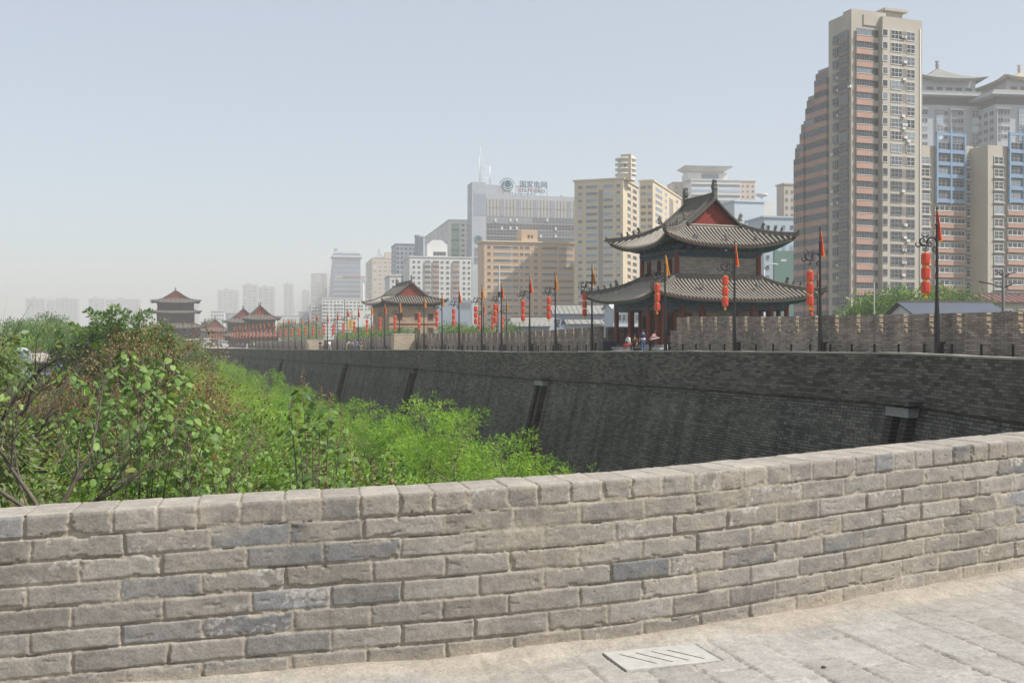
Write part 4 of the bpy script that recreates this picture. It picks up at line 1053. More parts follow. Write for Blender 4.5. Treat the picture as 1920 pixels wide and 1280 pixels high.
# ---- roofs with curved eaves behind
def pyr(parent, cx, cy, hw, hd, z0, z1, mat, lift, name='hip_roof'):
    mb = MB(); N = 10; ts = [i/6 for i in range(7)]
    for sd in range(4):
        rows = []
        for t_ in ts:
            w = hw*(1-t_*0.985); dd = hd*(1-t_*0.985); z = z0+(z1-z0)*(0.45*t_+0.55*t_**2.0); r_ = []
            for i in range(N+1):
                r = -1+2*i/N; l = lift*abs(r)**3*(1-t_)**2
                p = (cx+(w+l*0.4) * (1 if sd == 0 else -1), cy+r*dd, z+l) if sd < 2 else (cx+r*w, cy+(dd+l*0.4)*(1 if sd == 2 else -1), z+l)
                r_.append(p)
            rows.append(r_)
        mb.grid(rows, flip=sd in (1, 2))
        mb.grid([[(p[0], p[1], p[2]) for p in rows[0]], [(p[0]*0.9+cx*0.1, p[1]*0.9+cy*0.1, p[2]-0.9) for p in rows[0]]], sm=False)
    mb.lathe([(0.9, z1-z0-0.6), (0.6, z1-z0+0.4), (0.9, z1-z0+1.6), (0.5, z1-z0+1.9), (1.0, z1-z0+3.0), (0.0, z1-z0+3.1)], (cx, cy, z0), 8)
    return mb.build(name, mat, parent)
M_hr = plain('grey green roof', (0.22, 0.225, 0.205), 0.8, 0.1, 0.2); M_hr2 = plain('tan roof', (0.38, 0.335, 0.25), 0.8, 0.1, 0.2)
M_hg = plain('cool grey stone', (0.42, 0.45, 0.48), 0.8, 0.08, 0.2)
for (pa, pb, apx, yt, lab, rm, dd) in ((1712, 1862, 1757, 133, 'tall grey block crowned by a grey curved hip roof, behind the tallest tower', M_hr, 430), (1866, 2010, 1911, 141, 'tall grey block crowned by a tan curved hip roof, at the upper right corner', M_hr2, 422)):
    b = Bld('roofed_tower', lab, pa, pb, 196, dd, 8, M_hg, D=22, cat='tower block'); b.block()
    xc_ = b.X(apx, 11); z1 = b.Z(183, xc_)
    b.block(1.0, b.w-1, 1, 21, b.H, z1, M_dgrey, 'attic'); b.block(-3.5, b.w+2.0, -3.5, 25, z1, z1+1.0, M_hg, 'eave_slab'); b.block(-1.5, b.w+0.5, -1.5, 23, z1+1.0, z1+2.3, rm, 'eave_slab')
    z2 = b.Z(160, xc_, 11); b.block(xc_-11.5, xc_+11.5, 2, 20, z1+2.3, z2, M_hg, 'drum')
    for q in range(5): b.win('F', xc_-10+q*4.2, z1+3.0, 3.2, 1.6, 1, M_hg, 'black', 1.98)
    pyr(b.e, xc_, 11, 14.5, 13, z2-0.2, b.Z(yt-4, xc_, 11), rm, 1.0)
    z = b.H-4.0; flr = 3.2; n = int(b.w/3.1)
    while z > b.Z(275):
        for q in range(n):
            k = q % 5
            if k in (0, 1): b.win('F', 0.5+q*3.1, z, 2.6, 1.9, 2, M_wf if k else M_hg, 'dark', -0.3 if k == 0 else 0)
            elif k == 3: b.win('F', 0.4+q*3.1, z-0.4, 2.9, 2.8, 2, M_wf, 'pale', -0.5, 1)
            elif k == 4: b.win('F', 0.8+q*3.1, z, 1.8, 1.7, 1, M_gf, 'black', 0)
        z -= flr
    z = b.H-4.0
    while z > b.Z(275):
        for q in range(5): b.win('L', 1.2+q*4.1, z, 2.4, 1.9, 2, M_hg, 'dark', -0.02)
        z -= flr
    for q in range(0, n, 5): b.block(0.2+q*3.1, 0.5+q*3.1, -0.9, 0, 0, b.H-2, M_hg, 'pilaster'); b.block(q*3.1-0.3, q*3.1+6.0, -1.2, 0.2, b.H-2, b.H-1.2, M_wf, 'bay_cornice')
    b.finish()
# ---- cream tower (seen on its shaded front and its sunlit right side)
b = Bld('cream_tower', 'cream high-rise with rows of windows and sunlit side, left of the pavilion roof', 1077, 1168, 341, 470, -20, M_cream, side=1197, cat='high-rise')
b.block(); fl = 12.72/F*470
r0, r1 = b.X(1122), b.X(1130.5); b.block(r0, r1, -0.02, 0.01, 0, b.H-4, plain('shaded brown recess wall', (0.27, 0.23, 0.205), 0.9), 'recess_wall')  # flat brown strip; the recess's shade is put into its colour
z = b.H-3.4; k = 0
while z > 13:
    for a0, a1, n in ((1084, 1092, 2), (1099, 1120, 6), (1131.5, 1149, 5), (1156, 1163, 2)): b.win('F', b.X(a0), z, b.X(a1)-b.X(a0), 1.5, n, M_cream if n < 3 else M_wf, 'blue', -0.02)
    dd = b.D
    for f0, f1 in ((0.28, 0.48), (0.62, 0.86)): b.win('R', dd*f0, z, dd*(f1-f0), 1.6, 2, M_gf, 'dark', 0.02)
    if k % 1 == 0: acunit(b, 'R', dd*0.56, z-0.3, 0.0)
    b.block(-0.03, b.w+0.03, -0.05, -0.001, z-0.85, z-0.72, plain('cream string line', (0.42, 0.34, 0.23)), 'string_line')
    z -= fl; k += 1
b.block(-0.6, b.w+0.6, -0.6, b.D+0.3, b.H, b.H+0.7, M_cream, 'cornice')
p0, p1 = b.X(1150), b.X(1182); hz = b.Z(290, p0)
mb = MB(); mb.box(p0+3, p1, 1, 9, b.H, hz); mb.build('penthouse', M_cream, b.e)
for q in range(4):
    z = b.H+2.2+q*(hz-b.H-2)/4; mb = MB(); mb.lathe([(0, 0), (4.6, 0), (4.6, 0.8), (0, 0.8)], (p0+4.2, 5, z), 20); mb.build('round_balcony', M_white, b.e)
mb = MB(); mb.lathe([(4.0, 0), (4.0, 2.6)], (p0+4.2, 5, b.H), 20); mb.lathe([(3.4, 0), (3.4, hz-b.H-1), (0, hz-b.H-1)], (p0+4.2, 5, b.H), 20); mb.build('round_stair_turret', M_white, b.e)
b.win('F', p1-3.0, b.H+5, 1.0, 2, 1, M_cream, 'dark', 0.98); b.finish()
b = Bld('cream_tower', 'cream high-rise wing with rounded corner windows, directly behind the pavilion ridge', 1199, 1224, 341, 490, -20, M_cream, side=1277, cat='high-rise')
b.block(); z = b.H-3.4; fl = 12.72/F*470
while z > 30:
    b.win('F', b.w*0.12, z, b.w*0.36, 1.5, 2, M_gf, 'blue', -0.02); b.win('F', b.w*0.62, z, b.w*0.3, 1.5, 2, M_gf, 'blue', -0.02)
    for f0, f1, n in ((0.08, 0.30, 4), (0.40, 0.47, 1), (0.80, 0.88, 1)): b.win('R', b.D*f0, z, b.D*(f1-f0), 1.6, n, M_wf, 'blue', 0.02)
    z -= fl
mb = MB(); mb.box(b.w, b.w+0.04, b.D*0.55, b.D*0.70, 20, b.H-3); mb.build('louvre_panel', M_brown, b.e)
b.block(-0.5, b.w+0.5, -0.5, b.D+0.5, b.H, b.H+0.7, M_cream, 'cornice'); b.finish()
# ---- apricot block
b = Bld('apricot_block', 'apricot office block with long rows of small windows in front of the grey glass building', 908, 1084, 453, 492, 14, M_orange, D=14, cat='office block')
b.block(); fl = 12.2/F*500; z = b.H-3.2
while z > 12:
    for a0, a1, n in ((914, 920, 2), (925.5, 961, 11), (962.5, 972, 3), (975, 981, 2), (984, 993, 3), (1001, 1008, 2), (1016, 1045, 9), (1048, 1074, 8)): b.win('F', b.X(a0), z, b.X(a1)-b.X(a0), 1.45, n, M_orange if n < 3 else M_wf, 'dark', -0.02, name='window_band' if n > 3 else 'window')
    b.block(0.0, b.w, -0.03, 0, z-0.75, z-0.62, plain('apricot string line', (0.44, 0.28, 0.16)), 'string_line')
    z -= fl
b.block(-0.7, b.w+0.7, -0.8, 14.3, b.H, b.H+0.6, M_cream, 'cornice')
p0, p1 = b.X(979), b.X(1009); b.block(p0, p1, 1.0, 9, b.H+0.6, b.Z(430, p0), M_orange, 'roof_room')
b.win('F', p0+3.0, b.H+2.2, 0.9, 1.5, 1, M_df, 'black', 0.98); b.win('F', p0+4.6, b.H+2.2, 0.9, 1.5, 1, M_df, 'black', 0.98)
mb = MB(); mb.tube([(b.X(958), -0.1, 0), (b.X(958), -0.1, b.H-1)], 0.08); mb.tube([(b.X(1000), -0.1, 0), (b.X(1000), -0.1, b.H-1)], 0.08); mb.build('downpipe', M_wf, b.e)
b.finish()
# ---- grey glass building with the roof sign
b = Bld('office_tower', 'grey glass office building with a blue globe sign and lettering on its roof', 885, 1084, 363, 640, 14, M_grey, side=876.5, cat='office building')
xg = b.X(911.5); zt = b.Z(341)
b.block(0, xg, 0, b.D, 0, zt); b.block(xg, b.w, 0.3, b.D, 0, b.H, M_grey); b.block(xg, b.X(962), 6, b.D, b.H, zt-0.5, M_grey, 'roof_block')
M_cool = plain('cool blue cladding', (0.28, 0.33, 0.40), 0.6, 0.06)  # cool blue for the cladding seams and the wall sign's globe lines
b.block(1.2, xg-0.2, -0.12, 0, b.Z(404), b.Z(363), M_bgrey, 'louvre_panel')
M_blind = plain('drawn blinds', (0.38, 0.37, 0.35), 0.8, 0.12, 0.8)
za, zb_ = b.Z(404), b.Z(371)
b.block(xg+0.3, b.w-0.5, 0.10, 0.29, za, zb_, M_blind, 'blind_wall')
n = 27; stepx = (b.w-0.8-xg)/n
for q in range(n+1): b.block(xg+0.3+q*stepx-0.10, xg+0.3+q*stepx+0.10, -0.15, 0.09, za, zb_, M_gf if q % 5 else M_bgrey, 'mullion')
for q in (5, 10, 15, 20, 25): b.block(xg+0.3+q*stepx-1.3, xg+0.3+q*stepx+0.1, -0.05, 0.095, za, zb_, M_bgrey, 'blue_pier')
b.block(xg+0.3, b.w-0.5, -0.1, 0.095, (za+zb_)/2-0.1, (za+zb_)/2+0.1, M_gf, 'transom')
z = za-3.9; r_ = 0
while z > 14:
    b.win('F', xg+0.3, z, (b.w-0.8-xg)/2, 3.7, 14, M_gf, 'dark', 0.25, 1, 'curtain_wall'); b.win('F', xg+0.3+(b.w-0.8-xg)/2, z, (b.w-0.8-xg)/2, 3.7, 14, M_gf, 'dark', 0.25, 1, 'curtain_wall')
    z -= 3.9; r_ += 1
for q, (px, py) in enumerate(((929, 413), (957, 413), (969, 413), (941, 428), (957, 428), (969, 428), (1026, 413), (1042, 429), (1014, 443), (1042, 443))):
    b.block(b.X(px)-0.6, b.X(px)+0.6, -0.35, 0.08, b.Z(py, b.X(px))-0.9, b.Z(py, b.X(px))+0.9, M_wf, 'open_vent')
z = zt-8
while z > 20: b.win('L', b.D*0.45, z, b.D*0.2, 1.6, 1, M_bgrey, 'pale', -0.02); z -= 9.5
# seams in the plain cladding
for zq in np.arange(20, zt, 3.9): b.block(-0.03, xg, -0.03, 0.0, float(zq), float(zq)+0.06, M_cool, 'cladding_seam')
b.finish()
# mast on the roof
M_mast = plain('white mast steel', (0.75, 0.75, 0.75), 0.5, 0.05)
ms = empty('roof_mast', (0, 0, 0), 0, 'thin white triangular antenna mast on the roof left of the globe sign', 'mast')
x0, x1 = b.X(903.5), b.X(922); zz = lambda py: b.Z(py)
mw = b.e.matrix_basis
mtx = Matrix.Translation(b.e.location) @ Matrix.Rotation(b.yaw, 4, 'Z')
L3 = lambda x, y, z: mtx @ Vector((x, y, z))
mb = MB()
for y in (4, 7):
    mb.tube([L3(x0, y, zz(341)-0.3), L3(x0, y, zz(290)), L3(x0, y, zz(272 if y == 4 else 290))], [0.22, 0.18, 0.10], 5)
    mb.tube([L3(x1, y, zz(341)-0.3), L3(x1, y, zz(308))], 0.2, 5); mb.tube([L3(x0, y, zz(290)), L3(x1, y, zz(308))], 0.14, 5)
    for a, c_ in ((312, 308), (330, 330), (341, 330)): mb.tube([L3(x0, y, zz(a if a != 341 else 330)), L3(x1, y, zz(c_ if a != 341 else 341))], 0.12, 5)
    mb.tube([L3(x0, y, zz(312)), L3(x1, y, zz(330))], 0.12, 5)
mb.build('lattice', M_mast, ms)
# roof sign: globe, four characters, Latin letters
M_sign = plain('teal blue sign', (0.0, 0.09, 0.15), 0.6, 0.08); M_sign2 = plain('slate sign letters', (0.03, 0.07, 0.09), 0.6, 0.08); M_back = plain('faded sign letters', (0.45, 0.30, 0.28), 0.7, 0.1)
def text(body, size, mat, parent, loc, ext=0.12, name='lettering', sx=1.0, rz=0.0, space=1.0, bold=0.0, rx=90):
    cu = bpy.data.curves.new(name, 'FONT'); cu.body = body; cu.size = size; cu.extrude = ext; cu.offset = bold; cu.space_character = space
    cu.resolution_u = 3; cu.materials.append(mat)
    t_ = bpy.data.objects.new(name, cu); COL.objects.link(t_); bpy.context.view_layer.update()
    me = bpy.data.meshes.new_from_object(t_.evaluated_get(bpy.context.evaluated_depsgraph_get())); bpy.data.objects.remove(t_)
    o = bpy.data.objects.new(name, me); COL.objects.link(o); o.parent = parent; o.location = loc; o.rotation_euler = (R(rx), 0, rz); o.scale = (sx, 1, 1)
    return o
def globe(parent, x, z, r, y, mats):
    mb = MB(); mb.prism([(x+r*math.cos(a), z+r*math.sin(a)) for a in [2*math.pi*q/32 for q in range(32)]], 0.3, Matrix.Translation((0, y, 0))); g = mb.build('globe_logo', mats[0], parent)
    mb = MB()
    def arc_(f, n=18, w=0.055):
        pts = [f(i/(n-1)) for i in range(n)]; mb.tube([(x+px*r, y-0.18, z+pz*r) for px, pz in pts], w*r, 4)
    arc_(lambda t_: (-0.72+1.5*t_, -0.5+0.10*math.sin(math.pi*t_)-0.25*math.sin(math.pi*t_)))
    arc_(lambda t_: (-0.35+0.25*math.cos(R(100)+R(200)*t_)*1.6+0.2, 0.85*math.sin(R(100)+R(160)*t_)))
    arc_(lambda t_: (0.55*math.cos(R(-80)+R(130)*t_)+0.15, 0.8*math.sin(R(-80)+R(130)*t_)))
    arc_(lambda t_: (-0.9+1.7*t_, -0.05-0.25*math.sin(math.pi*t_)))
    mb.build('globe_lines', mats[1], g)
    for q in range(15):
        a = R(20)+R(140)*q/14; mb = MB(); xx, zz2 = x+1.28*r*math.cos(a), z+1.28*r*math.sin(a); mb.box(xx-0.07*r, xx+0.07*r, y-0.12, y+0.12, zz2-0.09*r, zz2+0.09*r); mb.build('halo_mark', mats[0], g)
    return g
sg = empty('roof_sign', tuple(L3(0, 0, 0)), b.yaw, 'blue rooftop sign with round globe emblem, four large characters and letters', 'sign')
ys_ = 1.0
globe(sg, b.X(951.5), b.Z(346), 3.6, ys_, (M_sign, M_white))
hgt = b.Z(334)-b.Z(347.5)
text('国家电网', hgt*1.02, M_sign, sg, (b.X(974.5), ys_, b.Z(346.5)), 0.15, 'characters', 1.0, bold=0.05)
text('STATE GRID', hgt*0.68, M_sign2, sg, (b.X(973.5), ys_, b.Z(357)), 0.12, 'lettering', 1.04, bold=0.02)
mb = MB()
for px in (945, 958, 980, 992, 1004, 1016, 1027): mb.tube([(b.X(px), ys_+0.3, b.H), (b.X(px), ys_+0.3, b.Z(336))], 0.09, 4); mb.tube([(b.X(px), ys_+0.3, b.Z(340)), (b.X(px)+0.4, ys_+4, b.H)], 0.07, 4)
mb.build('frame', M_gf, sg)
sg2 = empty('roof_sign', tuple(L3(0, 0, 0)), b.yaw, 'second faded pinkish rooftop sign standing behind the blue lettering', 'sign')
text('国家电网', hgt*1.0, M_back, sg2, (b.X(965.5, 9), 9, b.Z(352)), 0.15, 'characters', 0.95)
text('STATE GRID', hgt*0.66, M_sign2, sg2, (b.X(954, 8.6), 8.6, b.Z(361.5)), 0.12, 'lettering', 1.04)
mb = MB()
for px in (966, 980, 996, 1012, 1027): mb.tube([(b.X(px), 9.4, b.H), (b.X(px), 9.4, b.Z(342))], 0.1, 4)
mb.tube([(b.X(962), 9.4, b.Z(343)), (b.X(1030), 9.4, b.Z(343))], 0.1, 4); mb.build('frame', M_cream, sg2)
sg3 = empty('wall_sign', tuple(L3(0, 0, 0)), b.yaw, 'upright blue wall sign with globe, running down the plain left bay of the glass building', 'sign')
globe(sg3, b.X(896.5), b.Z(450), 2.0, -0.2, (M_sign, M_cool))
text('国家电网', 2.5, M_sign, sg3, (b.X(895.2), -0.15, b.Z(464)), 0.05, 'characters', 1.0, rx=90).rotation_euler = (R(90), R(90), 0)
text('STATE GRID', 1.9, M_sign, sg3, (b.X(889.6), -0.15, b.Z(464)), 0.05, 'lettering', 0.95).rotation_euler = (R(90), R(90), 0)
mb = MB(); mb.lathe([(0, 0), (0.3, 0), (0.3, 0.4), (1.1, 0.9), (1.3, 1.3), (0, 0.7)], tuple(L3(b.X(1057), 4, b.H)), 10); tag(mb.build('satellite_dish', M_white), 'small white dish on the flat roof of the grey glass building', 'dish')

# ---- generic block with window rows
def simple(name, label, px0, px1, ytop, d, yaw, mat, side=None, D=12, floor=3.0, cols=None, wh=1.5, frame=None, gl='blue', sidecols=None, cat='building', zmin=14, group=None, n=2, capm=None, band=False):
    b = Bld(name, label, px0, px1, ytop, d, yaw, mat, side=side, D=D, cat=cat, group=group); b.block()
    fr = frame or mat; z = b.H-floor*1.15
    while z > zmin:
        if band: b.win('F', 0.3, z, b.w-0.6, wh, max(3, int(b.w/1.6)), fr, gl, -0.02, name='window_band')
        else:
            for f0, f1 in (cols or []): b.win('F', b.w*f0, z, b.w*(f1-f0), wh, n, fr, gl, -0.02)
        for f0, f1 in (sidecols or []): b.win('L' if (side or 0) < px0 else 'R', b.D*f0, z, b.D*(f1-f0), wh, 1, fr, gl, -0.02 if (side or 0) < px0 else 0.02)
        z -= floor
    b.block(-0.4, b.w+0.4, -0.4, b.D+0.4, b.H, b.H+0.6, capm or mat, 'cornice')
    return b
ev = lambda n, f=0.55: [((i+(1-f)/2)/n, (i+(1+f)/2)/n) for i in range(n)]
# white tower with oversailing roof
b = simple('white_tower', 'white tower block with a wide oversailing flat roof, behind the pavilion', 1296, 1388, 338, 640, 6, M_white, D=18, floor=3.2, band=True, frame=M_white, zmin=40, cat='tower block')
b.block(b.X(1291), b.X(1366), 3, 15, b.H+0.6, b.Z(322), M_white, 'upper_storey'); 
mb = MB(); x0, x1 = b.X(1283), b.X(1375); z0, z1 = b.Z(321), b.Z(311)
mb.v += [(x0+5, 4, z0), (x1-5, 4, z0), (x1-5, 14, z0), (x0+5, 14, z0), (x0, -1, z1), (x1, -1, z1), (x1, 19, z1), (x0, 19, z1)]
for f in ((0,3,2,1),(4,5,6,7),(0,1,5,4),(1,2,6,5),(2,3,7,6),(3,0,4,7)): mb.f.append(f); mb.m.append(0); mb.sm.append(False)
mb.build('roof_canopy', M_white, b.e); b.win('F', b.X(1318), b.Z(333), b.X(1350)-b.X(1318), 3.0, 5, M_bgrey, 'pale', 2.98); b.finish()
simple('pink_block', 'pale pink block attached to the right of the white oversailing tower', 1388, 1416, 340, 645, 6, plain('pale pink render', (0.62, 0.50, 0.42)), D=14, floor=3.2, cols=ev(3, 0.4), zmin=40, frame=M_wf).finish()
simple('pink_block', 'pale pink block peeping out between the cream wing and the white tower', 1262, 1300, 343, 660, 6, plain('pale pink render', (0.62, 0.50, 0.42)), D=14, floor=3.2, cols=ev(3, 0.4), zmin=40, frame=M_wf).finish()
b = simple('pale_blue_block', 'plain pale blue block with few windows and a roof dish, right of the pavilion roof', 1377, 1432, 378, 380, 14, plain('pale blue render', (0.50, 0.56, 0.62)), D=12, floor=7, cols=[(0.35, 0.42), (0.56, 0.63), (0.8, 0.87)], wh=1.6, zmin=40); b.block(b.w, b.w+4.6, 0.5, 9, 0, b.H+0.2, M_white); b.finish()
mb = MB(); pp = W(1428, 374, 384); mb.lathe([(0, 0), (0.2, 0), (0.2, 0.5), (2.0, 1.2), (2.4, 1.9), (1.4, 1.45), (0, 1.2)], pp, 12); tag(mb.build('satellite_dish', M_white), 'large white dish on the roof of the pale blue block', 'dish')
simple('netted_block', 'pale block wrapped in green scaffold netting behind the right eave of the pavilion', 1432, 1492, 408, 360, 10, plain('washed blue render', (0.42, 0.50, 0.56)), D=14, floor=3.4, cols=ev(4, 0.35), zmin=30).finish()
b = Bld('green_netting', 'green scaffold netting on the block behind the right eave of the pavilion', 1452, 1492, 470, 352, 10, plain('green netting', (0.10, 0.20, 0.17), 0.8), D=1.2, cat='netting'); b.block(name='net'); b.block(b.w*0.3, b.w*0.55, -0.1, 0, b.Z(490), b.Z(486), M_white, 'white_patch')
b = simple('far_beige_block', 'beige hazy tower with diagonal stair windows just left of the tallest tower', 1470, 1500, 346, 430, 14, M_beige, D=14, floor=3.2, cols=ev(3, 0.35), side=1456, zmin=40); b.finish()
# white and green apartments left of the glass building
b = simple('white_block', 'white apartment block with salmon balcony bays beside the glass building', 768, 884, 482, 600, 12, M_white, D=14, floor=2.95, cols=[(0.05, 0.09), (0.13, 0.17), (0.50, 0.545), (0.59, 0.635), (0.86, 0.90), (0.94, 0.98)], wh=1.5, gl='dark', side=756, sidecols=[(0.1, 0.3), (0.5, 0.7)])
for f0, f1, mt in ((0.24, 0.33, M_beige), (0.37, 0.47, M_pink), (0.69, 0.80, M_pink)):
    z = b.H-3.4
    while z > 14: b.block(b.w*f0, b.w*f1, -0.8, -0.01, z-1.2, z-0.1, mt, 'balcony_front'); b.win('F', b.w*f0, z, b.w*(f1-f0), 1.6, 4, M_wf, 'dark', -0.5); z -= 2.95
b.finish()
b = simple('green_trim_block', 'white high block with green balcony stripes left of the glass building', 842, 884, 413, 650, 12, M_white, D=16, floor=3.1, cols=[(0.55, 0.68), (0.8, 0.93)], gl='dark', side=796, sidecols=ev(6, 0.35), zmin=50)
z = b.H-3.4
while z > 45: b.block(b.w*0.1, b.w*0.45, -0.7, -0.01, z-1.3, z-0.2, plain('green trim', (0.16, 0.42, 0.24)), 'balcony_front'); b.win('F', b.w*0.1, z-0.1, b.w*0.35, 1.5, 4, M_wf, 'dark', -0.4); z -= 3.1
b.finish()
b = Bld('white_gabled_block', 'plain white block with a shallow gable in front of the green-striped block', 801, 839, 462, 615, 12, M_white, D=12, cat='building'); b.block()
mb = MB(); zt_ = b.Z(450, b.w/2); mb.prism([(0, b.H), (b.w, b.H), (b.w, b.H+1), (b.w*0.72, zt_), (b.w*0.28, zt_), (0, b.H+1)], 12, Matrix.Translation((0, 6, 0))); mb.build('gable', M_white, b.e)
b.win('F', b.w*0.3, b.Z(479), b.w*0.62, 2.3, 4, M_gf, 'dark', -0.02); b.finish()
mb = MB(); pp = W(786, 500, 640); hh_ = W(786, 441, 640).z; mb.lathe([(2.6, 0), (2.6, hh_-1.6), (2.9, hh_-1.5), (2.9, hh_), (0, hh_)], (pp.x, pp.y, 0), 16); tag(mb.build('round_stair_tower', M_bgrey), 'dark round concrete stack between the grey and the white apartment blocks', 'stack')
simple('grey_block', 'tall grey shaded apartment block with vertical bays, left of the round stack', 742, 781, 458, 690, 12, M_bgrey, D=14, floor=3.0, cols=ev(5, 0.5), gl='dark', side=734, sidecols=[(0.3, 0.7)], zmin=40, frame=M_gf).finish()
simple('small_white_block', 'small plain white block with four windows just above the brick bastion tower', 731, 752, 517, 520, 12, M_white, D=9, floor=2.9, cols=[(0.2, 0.38), (0.62, 0.8)], gl='dark', side=722, n=2).finish()
b = simple('tan_tower', 'hazy tan tower with a small pyramid roof, right of the wide glass tower', 698, 737, 484, 1150, 12, plain('tan render', (0.50, 0.42, 0.33)), D=25, floor=4.6, cols=ev(4, 0.6), side=686, sidecols=[(0.2, 0.8)], zmin=40, gl='pale')
pyr(b.e, b.X(712), 8, 5, 6, b.Z(482), b.Z(471), M_bgrey, 0.3); b.block(b.X(722), b.w, 2, 10, b.H, b.Z(472), None, 'roof_room'); b.finish()
b = simple('glass_tower', 'wide hazy blue glass tower with flared white-lit crown', 625, 676, 476, 1300, 10, M_bgrey, D=26, floor=5.8, band=True, frame=M_bgrey, gl='pale', side=615, zmin=50, wh=3.4)
mb = MB(); x0, x1 = b.X(620), b.X(679); z0, z1 = b.Z(482), b.Z(472)
mb.v += [(x0, -2, z0), (x1, -2, z0), (x1, 28, z0), (x0, 28, z0), (x0+4, 3, z1), (x1-4, 3, z1), (x1-4, 22, z1), (x0+4, 22, z1)]
for f in ((0,3,2,1),(4,5,6,7),(0,1,5,4),(1,2,6,5),(2,3,7,6),(3,0,4,7)): mb.f.append(f); mb.m.append(0); mb.sm.append(False)
mb.build('crown', M_bgrey, b.e); b.block(x0+5, x1-5, 3, 20, z1, z1+1.2, M_white, 'crown_light_strip')
b.block(b.X(626), b.X(633), 5, 12, z1+1.2, b.Z(465), None, 'roof_room'); b.finish()
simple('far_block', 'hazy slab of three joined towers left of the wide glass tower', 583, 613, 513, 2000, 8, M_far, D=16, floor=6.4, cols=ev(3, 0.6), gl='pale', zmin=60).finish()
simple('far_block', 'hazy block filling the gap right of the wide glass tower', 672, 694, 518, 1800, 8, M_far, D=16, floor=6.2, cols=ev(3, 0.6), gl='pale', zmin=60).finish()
# balcony flats in the middle distance
for q, (a, c_, yt, dd, lab) in enumerate(((584, 601, 571, 900, 'low white slab block at the left end of the balcony flats'), (604, 645, 560, 880, 'long white balcony flats behind the lanterns, left of the dark slot'), (647, 690, 561, 890, 'long white balcony flats behind the lanterns, right of the dark slot'))):
    b = simple('balcony_flats', lab, a, c_, yt, dd, 12, M_white, D=10, floor=2.9, cols=ev(3 if q == 0 else 6, 0.6), gl='dark', side=a-5, zmin=12, group='balcony flats')
    z = b.H-4.2
    while z > 14:
        for f0, f1 in ((0.0, 0.30), (0.62, 0.92)): b.block(b.w*f0, b.w*f1, -0.9, -0.01, z-0.6, z+0.35, M_white, 'balcony_front')
        z -= 2.9
    b.finish()
b = Bld('blue_grey_hall', 'low blue-grey hall behind the brick bastion tower', 795, 884, 562, 470, 12, M_bgrey, D=10, cat='building'); b.block(); b.win('F', b.w*0.7, b.H-4, b.w*0.28, 3, 6, M_gf, 'pale', -0.02); b.finish()
b = Bld('white_shop', 'low white building behind the lantern row, next to the upright yellow sign', 661, 700, 582, 420, 12, M_white, D=10, cat='building'); b.block(); b.win('F', 1, b.H-9, b.w*0.4, 2.5, 4, M_gf, 'blue', -0.02); b.finish()
e = empty('yellow_sign', tuple(W(657, 616, 418)), R(12), 'upright yellow signboard with three characters behind the lantern row', 'sign')
mb = MB(); mb.box(-1.2, 1.2, 0, 0.3, -0.3, 3.6); mb.build('board', plain('yellow board', (0.62, 0.42, 0.08)), e)
M_ink = plain('brown characters', (0.12, 0.05, 0.02))
for q in range(3):
    mb = MB(); z = 2.6-q*1.15
    for (x0, x1, z0, z1) in ((-0.5, 0.5, 0.75, 0.85), (-0.5, 0.5, 0.4, 0.5), (-0.6, 0.6, 0.0, 0.1), (-0.06, 0.06, 0.1, 0.9)): mb.box(x0, x1, -0.05, -0.002, z+z0-0.1, z+z1-0.1)
    mb.build('character', M_ink, e)
# low roofs behind the lanterns
M_rl = plain('pale grey roof sheet', (0.27, 0.265, 0.245), 0.85, 0.12, 0.3); M_bw = plain('dusty blue wall', (0.25, 0.32, 0.42), 0.8, 0.1, 0.3)
def house(label, px0, px1, yr, ye, d, yaw, wm, rm, D=8, name='low_building', wins=6, zb=None, ribs=True):
    b = Bld(name, label, px0, px1, ye, d, yaw, wm, D=D, cat='building'); b.block(z1=b.H)
    zr_ = b.Z(yr, 0, D/2)
    mb = MB(); o_ = 0.5
    for s_ in (0, 1):
        y0 = -o_ if s_ == 0 else D+o_
        P = [(-o_, y0, b.H-0.1), (b.w+o_, y0, b.H-0.1), (b.w+o_, D/2, zr_), (-o_, D/2, zr_)]
        mb.face(P if s_ == 0 else P[::-1]); mb.face([(x, y, z+0.15) for x, y, z in P]); mb.face([P[0], P[1], (P[1][0], P[1][1], P[1][2]+0.15), (P[0][0], P[0][1], P[0][2]+0.15)])
        n = int(b.w/1.1)
        for q in range(n+1 if ribs else 0):
            x = b.w*q/n; mb.tube([(x, y0, b.H+0.08), (x, D/2, zr_+0.18)], 0.09, 4)
    mb.build('roof', rm, b.e)
    mb = MB(); mb.face([(0, 0, b.H), (0, D/2, zr_), (0, D, b.H)]); mb.face([(b.w, 0, b.H), (b.w, D, b.H), (b.w, D/2, zr_)]); mb.build('gable', wm, b.e)
    mb = MB(); mb.box(-o_, b.w+o_, D/2-0.15, D/2+0.15, zr_, zr_+0.35); mb.build('ridge', M_ridge, b.e)
    for k in range(2):
        for q in range(wins): b.win('F', b.w*(q+0.2)/wins, b.H-2.6-k*3.0, b.w*0.6/wins, 1.5, 2, M_wf, 'dark', -0.02)
    b.finish(); return b
house('long blue-grey two-storey house with pale roof behind the battlement left of the pavilion', 1040, 1150, 573, 588, 240, 8, M_bw, M_rl, wins=9)
house('low white-walled house with pale roof in front of the long blue-grey house', 1066, 1128, 600, 607, 190, 8, M_grey, M_rl, wins=8, D=4)
house('small pale roofed shed with struts left of the long blue-grey house', 955, 1030, 596, 612, 230, -14, M_bgrey, M_rl, wins=4)
house('pale blue two-storey house glimpsed between the red columns of the pavilion porch', 1150, 1215, 566, 578, 210, 8, plain('pale blue render', (0.50, 0.56, 0.62)), M_white, wins=8)
